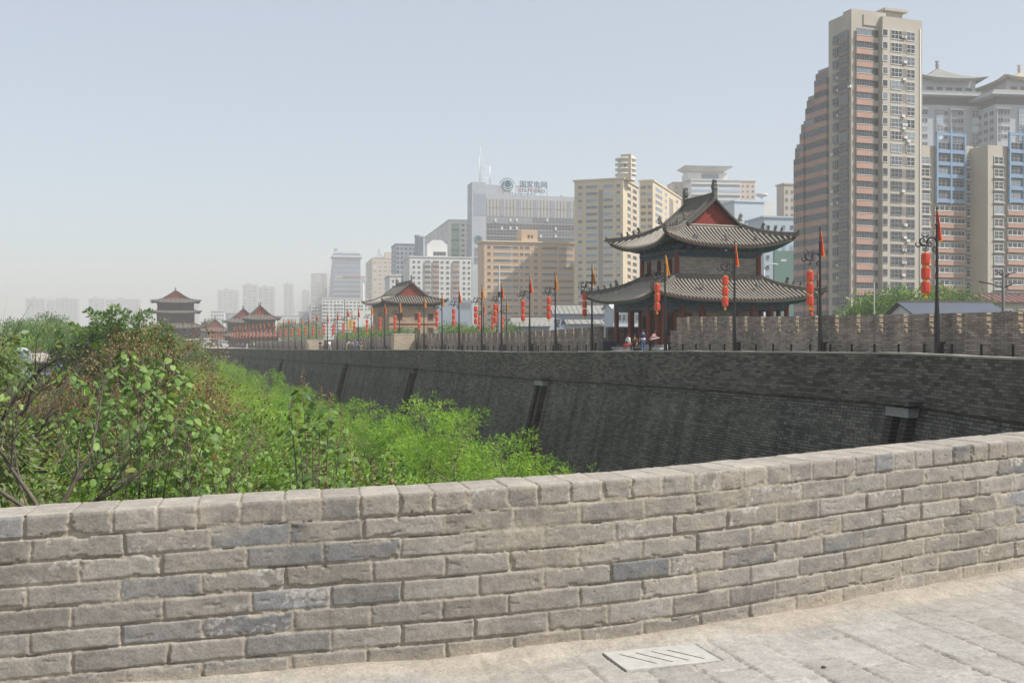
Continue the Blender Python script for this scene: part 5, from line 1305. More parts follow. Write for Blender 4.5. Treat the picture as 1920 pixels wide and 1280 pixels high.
house('grey sheet-roofed shed with a pale gable behind the battlement, lower right', 1716, 1880, 569, 590, 118, 4, M_white, plain('blue grey sheet roof', (0.085, 0.10, 0.13), 0.7, 0.1, 0.6), wins=3, D=7, ribs=False)
house('red-brown roofed building with blue window at the right edge behind the battlement', 1846, 1960, 553, 566, 160, 8, M_beige, plain('red brown roof', (0.17, 0.09, 0.08), 0.8), wins=4, D=8)
# hazy skyline
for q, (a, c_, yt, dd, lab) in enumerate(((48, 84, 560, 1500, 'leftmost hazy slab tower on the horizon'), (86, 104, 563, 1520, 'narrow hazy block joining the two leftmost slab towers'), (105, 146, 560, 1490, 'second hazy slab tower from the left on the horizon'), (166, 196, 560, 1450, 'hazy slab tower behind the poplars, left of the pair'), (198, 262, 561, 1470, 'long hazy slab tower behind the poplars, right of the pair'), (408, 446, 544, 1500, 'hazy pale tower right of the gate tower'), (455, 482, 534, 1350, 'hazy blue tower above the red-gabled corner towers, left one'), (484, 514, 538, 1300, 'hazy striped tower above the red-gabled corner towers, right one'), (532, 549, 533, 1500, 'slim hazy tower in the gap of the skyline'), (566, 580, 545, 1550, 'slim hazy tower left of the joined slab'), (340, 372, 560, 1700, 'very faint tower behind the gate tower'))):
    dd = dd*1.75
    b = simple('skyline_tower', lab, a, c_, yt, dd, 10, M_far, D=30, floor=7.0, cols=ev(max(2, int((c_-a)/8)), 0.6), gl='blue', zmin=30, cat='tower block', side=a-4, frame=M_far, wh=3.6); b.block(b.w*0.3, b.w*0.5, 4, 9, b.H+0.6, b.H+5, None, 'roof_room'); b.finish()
# low hazy town between
for q, (a, c_, yt, dd, lab) in enumerate(((395, 420, 584, 900, 'low white hazy hall right of the small pavilions'), (422, 470, 588, 950, 'low pale hazy row of houses behind the corner towers'), (520, 560, 592, 900, 'low pale hazy flats right of the corner towers'), (560, 584, 585, 1000, 'low grey hazy flats behind the left lanterns'))):
    simple('low_block', lab, a, c_, yt, dd, 10, M_white if q % 2 == 0 else M_grey, D=12, floor=3.4, cols=ev(5, 0.5), gl='blue', zmin=12).finish()
# tower crane
cr_ = empty('tower_crane', tuple(W(606, 600, 1000).to_2d().to_3d()), 0, 'distant tower crane mast left of the wide glass tower', 'crane')
mb = MB(); zt = W(606, 512, 1000).z; s_ = 0.9
for dx, dy in ((-s_, -s_), (s_, -s_), (s_, s_), (-s_, s_)): mb.tube([(dx, dy, 0), (dx, dy, zt)], 0.22, 4)
for q in range(int(zt/3)): mb.tube([(-s_ if q % 2 else s_, -s_, q*3), (s_ if q % 2 else -s_, -s_, q*3+3)], 0.1, 4)
mb.build('mast', M_brown, cr_)
c2 = empty('tower_crane', tuple(W(652, 600, 780).to_2d().to_3d()), 0, 'red and white jib of a tower crane in front of the hazy blue towers', 'crane')
z = W(652, 521, 780).z; mb = MB(); mb.box(-9, -4, -0.8, 0.8, z, z+1.2); mb.build('counterweight', M_white, c2)
mb = MB()
for dy, dz in ((-0.7, 0), (0.7, 0), (0, 1.3)): mb.tube([(-5, dy, z+dz), (12, dy, z+dz)], 0.14, 4)
for q in range(8): mb.tube([(-5+q*2.1, -0.7, z), (-4+q*2.1, 0, z+1.3), (-3+q*2.1, -0.7, z)], 0.1, 4)
mb.build('jib', plain('crane red', (0.5, 0.12, 0.07)), c2); mb = MB(); mb.tube([(11.5, 0, 0), (11.5, 0, z)], 0.7, 6); mb.box(9.5, 13.5, -1, 1, z-2.4, z+0.4); mb.build('cab', M_white, c2)
# ================================================================ trees
def leafmat(name, stops, trans=0.35):
    m = bpy.data.materials.new(name); m.use_nodes = True; nt = m.node_tree; nt.nodes.remove(nt.nodes['Principled BSDF'])
    at = nt.nodes.new('ShaderNodeAttribute'); at.attribute_name = 'tone'
    c = ramp(nt, at.outputs['Fac'], stops)
    d = nt.nodes.new('ShaderNodeBsdfPrincipled'); d.inputs['Roughness'].default_value = 0.5; d.inputs['Specular IOR Level'].default_value = 0.35
    t = nt.nodes.new('ShaderNodeBsdfTranslucent'); ms = nt.nodes.new('ShaderNodeMixShader'); ms.inputs[0].default_value = trans
    nt.links.new(c, d.inputs['Base Color'])
    tcx = mixc(nt, 1.0, c, (1.5, 1.35, 0.7), 'MULTIPLY'); nt.links.new(tcx, t.inputs['Color'])
    nt.links.new(d.outputs[0], ms.inputs[1]); nt.links.new(t.outputs[0], ms.inputs[2]); nt.links.new(ms.outputs[0], nt.nodes['Material Output'].inputs['Surface'])
    return m
L_loc = leafmat('locust leaf', [(0.0, (0.05, 0.13, 0.014)), (0.5, (0.21, 0.40, 0.04)), (1.0, (0.42, 0.60, 0.08))], 0.33)
L_mid = leafmat('broad leaf', [(0.0, (0.06, 0.13, 0.024)), (0.55, (0.17, 0.30, 0.055)), (0.93, (0.30, 0.43, 0.10)), (1.0, (0.20, 0.12, 0.05))])
L_pau = leafmat('large heart leaf', [(0.0, (0.06, 0.13, 0.03)), (1.0, (0.24, 0.37, 0.10))], 0.3)
L_brn = leafmat('seeding brown leaf', [(0.0, (0.20, 0.12, 0.055)), (0.55, (0.27, 0.17, 0.08)), (0.62, (0.13, 0.17, 0.05)), (0.85, (0.19, 0.23, 0.07)), (1.0, (0.38, 0.22, 0.10))], 0.25)
L_pop = leafmat('poplar leaf', [(0.0, (0.055, 0.13, 0.028)), (0.85, (0.15, 0.27, 0.065)), (1.0, (0.26, 0.32, 0.16))])
L_pale = leafmat('pale willow leaf', [(0.0, (0.10, 0.15, 0.05)), (1.0, (0.20, 0.25, 0.10))])
L_seed = leafmat('dry seed panicle', [(0.0, (0.13, 0.08, 0.045)), (1.0, (0.27, 0.17, 0.10))], 0.1)
M_bark = plain('grey brown bark', (0.14, 0.115, 0.09), 0.95, 0.3, 9); M_barkd = plain('dark bark', (0.045, 0.037, 0.03), 0.95, 0.3, 9)
def T_heart():
    mid = [(0,0,0),(.35,0,.03),(.72,0,.0),(1,0,-.14)]; s = [(-.10,.26,-.01),(.22,.47,-.07),(.62,.34,-.10),(.87,.13,-.13)]
    v = mid+s+[(x,-y,z) for x,y,z in s]; q = [(0,1,5,4),(1,2,6,5),(2,3,7,6),(1,0,8,9),(2,1,9,10),(3,2,10,11)]
    return np.array(v, float), np.array(q)
def T_ovate():
    v = [(0,0,0),(1,0,-.10),(.30,.27,-.07),(.70,.20,-.10),(.30,-.27,-.07),(.70,-.20,-.10)]
    return np.array(v, float), np.array([(0,1,3,2),(1,0,4,5)])
def T_comp(n=6):
    v = []; q = []
    for i in range(n):
        x = 0.12+0.84*i/(n-0.5); z = -0.28*x*x; L = 0.18*(1-0.35*abs(i/(n-1)-0.45))
        for s in (-1, 1):
            k = len(v); v += [(x,0,z),(x+.02+.065,s*L*.5,z-.01),(x+.05,s*L,z-.06),(x-.065,s*L*.5,z-.04)]; q.append((k,k+1,k+2,k+3) if s > 0 else (k,k+3,k+2,k+1))
    k = len(v); v += [(.94,-.03,-.25),(1.0,-.045,-.29),(1.12,0,-.36),(1.0,.045,-.29)]; q.append((k,k+1,k+2,k+3))
    return np.array(v, float), np.array(q)
def T_spray():
    v = []; q = []; r = np.random.default_rng(3)
    for i in range(7):
        p = r.normal(0, 0.33, 3); a = r.uniform(0, 6.28); t = r.uniform(-.7, .7); d = np.array([math.cos(a), math.sin(a), t]); w = np.cross(d, [0,0,1]); w /= np.linalg.norm(w)+1e-6; L = 0.42
        k = len(v); v += [p, p+d*L*.5+w*L*.24, p+d*L, p+d*L*.5-w*L*.24]; q.append((k,k+1,k+2,k+3))
    return np.array(v, float), np.array(q)
TPL = dict(heart=T_heart(), ovate=T_ovate(), comp=T_comp(6), comps=T_comp(4), spray=T_spray())
def basis(dirs, roll):
    """rotation matrices with x axis along dirs, roughly z up, rolled"""
    d = dirs/np.linalg.norm(dirs, axis=1)[:, None]; up = np.array([0, 0, 1.0])
    y = np.cross(up, d); y /= np.maximum(np.linalg.norm(y, axis=1), 1e-4)[:, None]; z = np.cross(d, y)
    c, s = np.cos(roll)[:, None], np.sin(roll)[:, None]
    return np.stack([d, y*c+z*s, z*c-y*s], 2)      # columns
def leaves(pos, dirs, size, tpl, r, rollsd=0.6, tone=None):
    tv, tq = TPL[tpl]; n = len(pos)
    M_ = basis(dirs, r.normal(0, rollsd, n)); V = np.einsum('nij,mj->nmi', M_, tv)*size[:, None, None]+pos[:, None, :]
    Qd = (np.arange(n)[:, None, None]*len(tv)+tq[None]).reshape(-1, 4)
    if tone is None: tone = r.uniform(0, 1, n)
    return V.reshape(-1, 3), Qd, np.repeat(tone, len(tv))
def leafmesh(name, parts, mat, parent):
    Vs, Qs, Ts = [], [], []; k = 0
    for V, Qd, T_ in parts: Vs.append(V); Qs.append(Qd+k); Ts.append(T_); k += len(V)
    V = np.concatenate(Vs); Qd = np.concatenate(Qs); T_ = np.concatenate(Ts)
    return np_mesh(name, V, Qd, mat, parent, True, np.stack([T_]*3, 1), 'tone')
def crown(blobs, ncl, per, clr, size, tpl, r, up=0.5, low=-0.35, shoot=0.0, droop=0.0, szv=0.25):
    """blobs: (cx,cy,cz,rx,ry,rz); leaves gather in clumps over each blob's shell"""
    out = []; cl_all = []
    w = np.array([b[3]*b[4] for b in blobs]); w = w/w.sum()
    for b, wt in zip(blobs, w):
        n = max(3, int(ncl*wt)); d = r.normal(0, 1, (n*3, 3)); d /= np.linalg.norm(d, axis=1)[:, None]; d = d[d[:, 2] > low][:n]; n = len(d)
        rad = r.uniform(0.5, 1.0, n)**0.6*(1+0.22*(fbm(d[:, 0]*2.5+b[0], d[:, 1]*2.5+d[:, 2]*3, 3, 5)-0.5)*2)
        C = np.array(b[:3])+d*rad[:, None]*np.array(b[3:]); cl_all.append(C)
        cr_ = clr*r.uniform(0.6, 1.35, n); m = np.maximum(3, (per*(cr_/clr)**2).astype(int)); idx = np.repeat(np.arange(n), m)
        o = r.normal(0, 1, (len(idx), 3)); o /= np.linalg.norm(o, axis=1)[:, None]; rr = r.uniform(0.25, 1, len(idx))**0.5
        sc_ = np.ones((len(idx), 3)); 
        if shoot: sc_[:, 2] = np.where(r.uniform(0, 1, n) < 0.35, 1+shoot, 0.7)[idx]; sc_[:, :2] = np.where(sc_[:, 2:] > 1, 0.55, 1.0)
        P = C[idx]+o*(rr*cr_[idx])[:, None]*sc_
        dd = o*0.7+d[idx]*0.6+np.array([0, 0, 0.25-droop])+r.normal(0, 0.35, (len(idx), 3))
        tone = np.clip(r.normal(0.5, 0.2, len(idx))+r.normal(0, 0.2, n)[idx], 0, 1)
        out.append(leaves(P, dd, size*(1+r.normal(0, szv, len(idx))).clip(0.4, 1.8), tpl, r, 0.6, tone))
    return out, np.concatenate(cl_all)
def limbs(mb, base, r0, blobs, clumps, r, nb=26, twig=0.012):
    top = Vector((np.mean([b[0] for b in blobs]), np.mean([b[1] for b in blobs]), np.min([b[2]-0.4*b[5] for b in blobs])))
    mb.tube([base, base.lerp(top, 0.5)+Vector((r.normal(0, .15), r.normal(0, .15), 0)), top], [r0, r0*0.8, r0*0.65], 8)
    for b in blobs:
        c = Vector(b[:3]); mid = top.lerp(c, 0.5)+Vector((r.normal(0, .2), r.normal(0, .2), 0.2)); mb.tube([top, mid, c], [r0*0.55, r0*0.4, r0*0.25], 6)
    pick = r.choice(len(clumps), min(nb, len(clumps)), replace=False)
    for i in pick:
        p = Vector(clumps[i]); b = min(blobs, key=lambda b_: (Vector(b_[:3])-p).length); c = Vector(b[:3])
        q = c.lerp(p, 0.5)+Vector((r.normal(0, .12), r.normal(0, .12), -0.1))
        mb.tube([c, q, p], [r0*0.22, r0*0.14, twig], 4)
def tree(name, label, x, y, blobs, ncl, per, clr, size, tpl, mat, seed, cat='tree', group=None, r0=0.16, nb=26, bark=None, **k):
    r = np.random.default_rng(seed); e = empty(name, (x, y, 0), 0, label, cat, group)
    parts, cl = crown(blobs, ncl, per, clr, size, tpl, r, **k)
    mb = MB(); limbs(mb, Vector((0, 0, 0)), r0, blobs, cl, r, nb); mb.build('trunk', bark or M_bark, e, uv=False)
    leafmesh('crown', parts, mat, e); return e
def place(e, x, y, rz, s, label, sz=None):
    c = copy_tree(e); c.location = (x, y, 0); c.rotation_euler = (0, 0, rz); c.scale = (s, s, sz or s); c['label'] = label; return c
ORD = ['first', 'second', 'third', 'fourth', 'fifth', 'sixth', 'seventh', 'eighth', 'ninth', 'tenth', 'eleventh', 'twelfth', 'thirteenth', 'fourteenth', 'fifteenth', 'sixteenth', 'seventeenth', 'eighteenth', 'nineteenth', 'twentieth']
def ordn(i):
    if i < 20: return ORD[i]
    t = {2: 'twenty', 3: 'thirty', 4: 'forty', 5: 'fifty'}[(i+1)//10]; return t+('-'+ORD[(i+1) % 10-1] if (i+1) % 10 else 'th')
# bright locust trees in rows under the wall
loc = []
for v in range(3):
    r = np.random.default_rng(40+v)
    bl = [(r.normal(0, .5), r.normal(0, .5), 6.6+r.uniform(0, .5), 2.3, 2.3, 2.1)]+[(2.5*math.cos(a), 2.5*math.sin(a), 4.6+r.uniform(0, 2.2), 1.6, 1.6, 1.5) for a in [r.uniform(0, .8)+k*1.2 for k in range(5)]]
    loc.append(tree('locust_tree', None, 0, 0, bl, 135, 110, 0.58, 0.15, 'comp', L_loc, 50+v, group='bright green locust trees at the foot of the wall', nb=40, shoot=0.5, r0=0.13, droop=0.45))
rl = random.Random(5); k = 0; used = []
rowsL = []
for row_, (off_, ya, yb, st_) in enumerate(((17.6, 47.5, 240, 8.2), (10.8, 43, 230, 8.2), (4.2, 47, 215, 8.6), (-2.5, 54, 200, 9.5))):
    y = ya; n = 0
    while y < yb:
        rowsL.append((row_, n, off_-0.364*y+rl.uniform(-.7, .7), y, rl.uniform(0.84, 1.16))); n += 1; y += st_*(1 if y < 110 else 1.35)
ROWN = ['row nearest the dark wall', 'second row out from the dark wall', 'third row out from the dark wall', 'outermost fourth row']
for row_, n, x, y, s in rowsL:
    lab = 'bright green feathery locust tree, %s counting away from the viewer in the %s' % (ordn(n), ROWN[row_])
    lab = 'bright feathery locust tree, %s from the viewer, %s' % (ordn(n), ROWN[row_])
    v = k % 3
    if k < 3: o = loc[v]; o.location = (x, y, 0); o.scale = (s, s, s); o['label'] = lab; tag(o, cat='tree')
    else: place(loc[v], x, y, rl.uniform(0, 6.28), s, lab)
    k += 1
place(loc[1], 1.2, 41.5, 1.0, 0.84, 'small bright locust just above the parapet edge, rightmost of the locusts')
# paulownia with large heart leaves and brown seed heads
def panicles(e, pts, r, mat=None):
    parts = []
    for p in pts:
        n = 60; t_ = r.uniform(0, 1, n); q = np.array(p)+np.stack([r.normal(0, .05, n)*(1.2-t_), r.normal(0, .05, n)*(1.2-t_), t_*0.42], 1)
        parts.append(leaves(q, r.normal(0, 1, (n, 3)), np.full(n, 0.045), 'ovate', r))
    leafmesh('seed_heads', parts, L_seed, e)
def paulownia(label, x, y, tops, nleaf, size, seed, base_z=6.0, npan=10, spread=0.5, ph=1.6):
    """shoots with pairs of large drooping leaves; tops are (x,y,z) world tips"""
    r = np.random.default_rng(seed); e = empty('paulownia_tree', (x, y, 0), 0, label, 'tree', 'large-leaved paulownia trees')
    mb = MB(); org = Vector((0, 0, base_z)); mb.tube([(0, 0, 0), (0.05, 0, base_z/2), org], [0.17, 0.14, 0.11], 8)
    P = []; Dr = []; pan = []
    for tp in tops:
        tpv = Vector((tp[0]-x, tp[1]-y, tp[2])); mid = org.lerp(tpv, 0.55); mid.z = org.z+(tpv.z-org.z)*0.40
        path = [org, mid, org.lerp(tpv, 0.88)+Vector((0, 0, -0.05)), tpv]; mb.tube(path, [0.032, 0.018, 0.011, 0.007], 6)
        a = r.uniform(0, 6.28)
        for j in range(nleaf):
            t_ = j/nleaf; zq = tpv.z-ph*t_**1.1; q = tpv+(mid-tpv)*(t_*0.75); q.z = zq
            a += 2.0+r.normal(0, .5); rr_ = 0.10+spread*t_**0.6*r.uniform(0.3, 1.0)
            P.append((q.x+rr_*math.cos(a), q.y+rr_*math.sin(a), q.z)); Dr.append((math.cos(a)*0.8, math.sin(a)*0.8, -0.35-0.5*r.uniform()))
        if r.uniform() < 0.75: pan.append((tpv.x, tpv.y, tpv.z-0.05))
        pan.append((tpv.x+r.normal(0, .35), tpv.y+r.normal(0, .35), tpv.z-0.6-r.uniform(0, .8)))
    mb.build('trunk', M_bark, e, uv=False)
    P = np.array(P); Dr = np.array(Dr); n = len(P)
    leafmesh('crown', [leaves(P, Dr, size*r.uniform(0.55, 1.25, n), 'heart', r, 0.35)], L_pau, e); panicles(e, pan, r)
    return e
def tp(px, py, d): v = W(px, py, d); return (v.x, v.y, v.z)
r_ = np.random.default_rng(3)
tops = [tp(px, py, 24+dd) for px, py, dd in ((236, 658, 0), (168, 715, .5), (205, 690, .8), (258, 700, -.6), (290, 680, .4), (322, 672, .2), (345, 700, -.5), (128, 695, 1.), (372, 745, .3), (300, 740, -1.2), (220, 745, -1.4), (160, 790, -1.5), (395, 800, -1), (262, 790, -2), (330, 800, -1.8), (110, 770, .6))]
paulownia('tall paulownia with large drooping heart leaves and brown seed heads, centre left', -8.6, 24.6, tops, 48, 0.175, 61, 8.5, ph=1.5)
tops = [tp(px, py, 21+dd) for px, py, dd in ((541, 742, 0), (568, 728, .3), (600, 752, .1), (618, 765, -.2), (640, 800, -.3), (560, 800, .5), (655, 845, -.4), (585, 790, .2))]
paulownia('slender paulownia shoot with upright brown seed heads standing against the locust trees', -3.9, 21.3, tops, 18, 0.165, 62, 8.6, ph=0.95, spread=0.30)
tops = [tp(px, py, 15.5+dd) for px, py, dd in ((545, 902, 0), (590, 886, .4), (630, 892, 0), (665, 898, .3), (700, 905, -.2), (735, 912, .2), (500, 905, .5), (460, 892, .6), (420, 870, 1.2), (610, 915, -.4))]
paulownia('low paulownia crown with big leaves just behind the parapet, left of centre', -2.9, 15.8, tops, 34, 0.125, 63, 8.5, ph=0.9, spread=0.4)
# mid green broadleaf mass
MG = [(-6.6, 24.5, 11.4, 2.4, 'broadleaf tree behind the parapet below the tall paulownia'), (-9.8, 22.0, 11.2, 2.5, 'broadleaf tree behind the bare twiggy tree, at the left'), (-4.9, 20.0, 10.9, 2.1, 'broadleaf tree just behind the parapet, left of the slender paulownia shoot'), (-3.6, 27.0, 10.6, 2.6, 'broadleaf tree between the slender paulownia shoot and the locusts'), (-12.5, 27.0, 12.4, 2.9, 'broadleaf tree left of the tall paulownia, under the bare branches'), (-8.0, 30.0, 11.8, 2.8, 'broadleaf tree right behind the tall paulownia'), (-13.0, 20.5, 11.6, 2.6, 'broadleaf tree at the left edge of the view'), (-7.6, 18.0, 10.9, 1.9, 'low broadleaf crown behind the left end of the parapet'), (-10.8, 34.0, 11.9, 3.2, 'broadleaf tree in front of the brown seeding tree'), (-5.6, 34.5, 10.4, 2.9, 'broadleaf tree at the edge of the locust rows')]
for k, (x, y, zt, rr, lab) in enumerate(MG):
    r = np.random.default_rng(80+k); bl = [(0, 0, zt-rr*0.9, rr, rr, rr*0.9)]+[(rr*0.8*math.cos(a), rr*0.8*math.sin(a), zt-rr*1.1-r.uniform(0, .8), rr*0.7, rr*0.7, rr*0.62) for a in [r.uniform(0, 1)+q*1.5 for q in range(4)]]
    tree('broadleaf_tree', lab, x, y, bl, 190, 70, 0.48, 0.115 if k % 3 else 0.095, 'ovate' if k % 3 else 'heart', L_mid, 90+k, group='mid green broadleaf trees', nb=60, droop=0.35, r0=0.14)
# lower brush filling the pit under the crowns
r = np.random.default_rng(7)
parts = []
n = 7000; X = r.uniform(-60, 8, n); Y = r.uniform(9, 150, n); keep = (X < 17-0.364*Y) & (X > -0.55*Y-4); X, Y = X[keep], Y[keep]
Zb = 2.5+2.6*fbm(X*0.2, Y*0.2, 3, 8)+r.uniform(-1.2, 0.6, len(X)); parts.append(leaves(np.stack([X, Y, Zb], 1), r.normal(0, 1, (len(X), 3))+[0, 0, .3], np.full(len(X), 1.5), 'spray', r))
o = leafmesh('undergrowth', parts, L_mid, None); tag(o, kind='stuff')
# brown seeding trees
for k, (x, y, bl, ncl, lab) in enumerate((( -13.4, 38, [(0.6, 0, 11.9, 3.0, 3.0, 2.6), (-3.0, 0, 10.3, 2.6, 2.4, 2.2), (2.8, .5, 10.8, 2.0, 2.2, 2.0), (1.2, -1.5, 10.2, 3.2, 2, 2)], 330, 'wide brown seeding tree behind the tall paulownia'), (-17.6, 41, [(0, 0, 10.2, 2.8, 2.6, 2.2), (-2.2, 1, 9.4, 2.4, 2.2, 1.9)], 200, 'brown twiggy tree left of the wide seeding tree'), (-11.0, 36.4, [(0, 0, 10.9, 1.5, 1.6, 1.6), (0.6, -.5, 9.8, 1.6, 1.6, 1.4)], 90, 'thin brown tree overlapping the far end of the dark wall'))):
    tree('seeding_tree', lab, x, y, bl, ncl, 46, 0.46, 0.085, 'ovate', L_brn, 120+k, group='brown seeding trees', nb=150, bark=M_bark, r0=0.15, shoot=0.5)
# poplars
pop = None
for k, (px, py, w) in enumerate(((150, 615, 1.2), (172, 588, 1.5), (186, 578, 1.2), (212, 571, 1.25), (232, 590, 1.1), (246, 585, 1.0), (263, 582, .95), (283, 590, .95), (305, 600, .9), (108, 610, .8), (200, 600, 1.3), (322, 606, 0.8))):
    d = 76+3*(k % 3); p = W(px, py, d)
    if k < 3:
        bl = [(0, 0, 15.6, .38, .38, 1.5), (0.1, 0, 13.9, .8, .8, 1.9), (0, 0.1, 11.4, 1.2, 1.2, 2.2)]
        e = tree('poplar', None, p.x, p.y, bl, 150, 44, 0.28, 0.20, 'ovate', L_pop, 140+k, cat='poplar', group='upright poplars', nb=20, low=-0.8, r0=0.13)
        if pop is None: pop = []
        pop.append(e)
    else: e = copy_tree(pop[k % 3])
    e.location = (p.x, p.y, 0); e.rotation_euler = (0, 0, k*1.3); e.scale = (w, w, p.z/17.1)
    e['label'] = ['widest-left poplar of the dense upright clump left of the gate tower', 'poplar with rounded head in the left half of the upright clump', 'poplar just left of the tallest one', 'tallest poplar, its tip standing against the hazy flats', 'poplar just right of the tallest one', 'poplar third from the right-hand pair of the clump', 'slim poplar right of the middle of the clump', 'slim poplar second from the gate tower', 'slim poplar next to the gate tower', 'small lone poplar left of the clump', 'bushy poplar in front of the middle of the clump', 'low poplar overlapping the foot of the gate tower'][k]
# distant round trees
rt = []
for v in range(2):
    r = np.random.default_rng(170+v); bl = [(0, 0, 6.6, 3.6, 3.6, 3.2)]+[(2.6*math.cos(a), 2.6*math.sin(a), 5.6+r.uniform(0, 1), 2.2, 2.2, 2.0) for a in (0.3, 1.9, 3.6, 5.1)]
    rt.append(tree('round_tree', None, 0, 0, bl, 150, 16, 0.75, 0.55, 'spray', L_mid if v else L_pop, 180+v, nb=12))
RT = [(45, 604, 230, 1.8, 'round hazy tree at the far left behind the bare branches'), (80, 594, 260, 1.9, 'tall round hazy tree in front of the leftmost slab towers'), (18, 606, 210, 1.6, 'round hazy tree at the left edge'), (120, 612, 200, 1.4, 'round hazy tree left of the poplars'), (95, 622, 130, 1.2, 'greener round tree above the tiled house roof'), (60, 632, 120, 1.15, 'round tree just left above the tiled house roof'), (20, 640, 110, 1.1, 'round tree beside the white chimney box'), (150, 628, 140, 1.2, 'round tree at the foot of the poplars'), (340, 640, 190, 1.25, 'round tree under the gate tower'), (315, 628, 230, 1.5, 'round tree left of the foot of the gate tower'),
 (290, 622, 280, 1.6, 'hazy round tree behind the poplars'), (1672, 556, 150, 2.1, 'leafy tree behind the battlement left of the red lantern string at the right'), (1708, 546, 158, 2.4, 'leafy tree directly behind the right red lantern string'), (1745, 550, 150, 2.2, 'leafy tree behind the right lamp post'), (1790, 566, 146, 1.8, 'leafy tree above the grey shed roof'), (1648, 572, 160, 1.7, 'small leafy tree at the foot of the tallest tower'),
 (845, 612, 225, 1.75, 'pale green tree behind the battlement right of the brick bastion tower'), (868, 611, 235, 1.8, 'pale green tree under the blue-grey hall'), (893, 615, 230, 1.7, 'pale green tree left of the glass building foot'), (955, 612, 220, 1.75, 'small bright tree beside the shed with struts'), (668, 618, 290, 1.6, 'bright tree left of the brick bastion tower'), (690, 614, 285, 1.7, 'bright tree touching the left wall of the brick bastion tower'), (712, 620, 200, 1.5, 'small bright bush in front of the brick bastion tower left corner'), (764, 620, 200, 1.5, 'small bright bush in front of the brick bastion tower'), (735, 626, 205, 1.45, 'low bright bush at the brick bastion tower foot'), (400, 600, 620, 1.5, 'hazy tree right of the small pavilions'), (545, 604, 560, 1.9, 'hazy tree behind the distant lanterns'), (580, 606, 540, 1.8, 'hazy tree behind the lantern row, right of the previous one')]
for k, (px, py, d, s, lab) in enumerate(RT):
    p = W(px, py, d); v = 1 if k % 3 == 0 else 0
    e = rt[v] if k < 2 and v == (0 if k else 1) else copy_tree(rt[v])
    e.location = (p.x, p.y, 0); e.rotation_euler = (0, 0, k*0.9); e.scale = (s, s, p.z/9.6); tag(e, lab, 'tree', 'round trees')
# green belt left of the wall, beyond what the near crowns hide
r = np.random.default_rng(9); kk = 0
for y in (95, 120, 150, 185, 225, 270, 330, 400):
    for q in range(4):
        x = -0.40*y+r.uniform(-4, 4)-q*(7+y*0.035)
        if x > 6-0.364*y: continue
        s = 0.95+0.25*r.uniform(); e = copy_tree(rt[kk % 2]); e.location = (x, y, 0); e.scale = (s*1.2, s*1.2, s*(1.15+0.0008*y)); e.rotation_euler = (0, 0, kk*1.1)
        tag(e, 'park tree crown in the green belt left of the wall, %s from the wall in the %s rank away from the viewer' % (ORD[q], ORD[(95, 120, 150, 185, 225, 270, 330, 400).index(y)]), 'tree', 'park trees'); e['label'] = 'park tree in the green belt, %s from the wall in the %s rank back' % (ORD[q], ORD[(95, 120, 150, 185, 225, 270, 330, 400).index(y)]); kk += 1
# bare trees
def bare(label, x, y, start, z0, dirv, L, rad, depth, seed, bark, leaf=None, nleaf=0, nk=3, curl=0.5, trunk=True, group='bare twiggy trees'):
    r = random.Random(seed); e = empty('bare_tree', (x, y, 0), 0, label, 'tree', group); mb = MB(); tips = []
    if trunk: mb.tube([(0, 0, 0), (0.05, 0.05, z0*0.5), start], [rad*1.7, rad*1.35, rad*1.05], 8)
    def grow(p, d, L, rd, dep):
        pts = [p]; q = p.copy(); dd = d.copy(); rr = [rd]; n = 5
        for i in range(n):
            dd = (dd+Vector((r.gauss(0, .2), r.gauss(0, .2), r.gauss(0.03, .17)))*curl).normalized(); q = q+dd*(L/n); pts.append(q.copy()); rr.append(rd*(1-0.45*(i+1)/n))
        mb.tube(pts, rr, 6 if dep > 2 else 4 if dep > 0 else 3, cap=False)
        if dep == 0: tips.append(pts[-1]); return
        for i in range(nk if dep > 1 else nk+1):
            t_ = r.uniform(0.35, 1.0) if i else 1.0; j = min(n, int(t_*n)); a = r.uniform(0.35, 0.95); ax = Vector((r.gauss(0, 1), r.gauss(0, 1), r.gauss(0, 1))).normalized()
            nd = (Matrix.Rotation(a if i else a*0.4, 3, ax) @ dd); nd.z += 0.12; nd.normalize(); grow(pts[j], nd, L*r.uniform(0.55, 0.82), rr[j]*(0.62 if i else 0.85), dep-1)
    for d0 in dirv: grow(Vector(start), Vector(d0).normalized(), L*r.uniform(.85, 1.1), rad, depth)
    mb.build('trunk', bark, e, uv=False)
    if leaf:
        rg = np.random.default_rng(seed); T_ = np.array([tuple(t_) for t_ in tips]); idx = rg.integers(0, len(T_), nleaf)
        leafmesh('crown', [leaves(T_[idx]+rg.normal(0, .14, (nleaf, 3)), rg.normal(0, 1, (nleaf, 3))+[0, 0, -0.4], rg.uniform(.08, .14, nleaf), 'ovate', rg)], leaf, e)
    return e
bare('bare leafless tree with pale brown forking trunk rising behind the left end of the parapet', -5.9, 13.6, (0, 0, 11.6), 11.6, [(-.25, 0, 1), (.75, .1, .55), (-.7, .1, .35), (.35, .2, .9)], 1.15, 0.036, 5, 11, M_bark, leaf=L_mid, nleaf=160, nk=3)
bare('leaning bare sapling behind the parapet with brown twigs, right of the forking bare tree', -4.3, 15.2, (0, 0, 10.6), 10.6, [(.3, 0, .9), (.6, .1, .7), (-.3, 0, .9)], 1.2, 0.020, 4, 12, M_bark, nk=3)
bare('dark-barked bare tree spreading its boughs over the tiled house roof at the left', -12.9, 24.5, (0, 0, 10.9), 10.9, [(1, 0, .35), (.8, .1, .55), (.6, 0, .8), (-.4, 0, .6), (.95, .1, .12)], 1.75, 0.085, 4, 13, M_barkd, nk=3, curl=0.7)
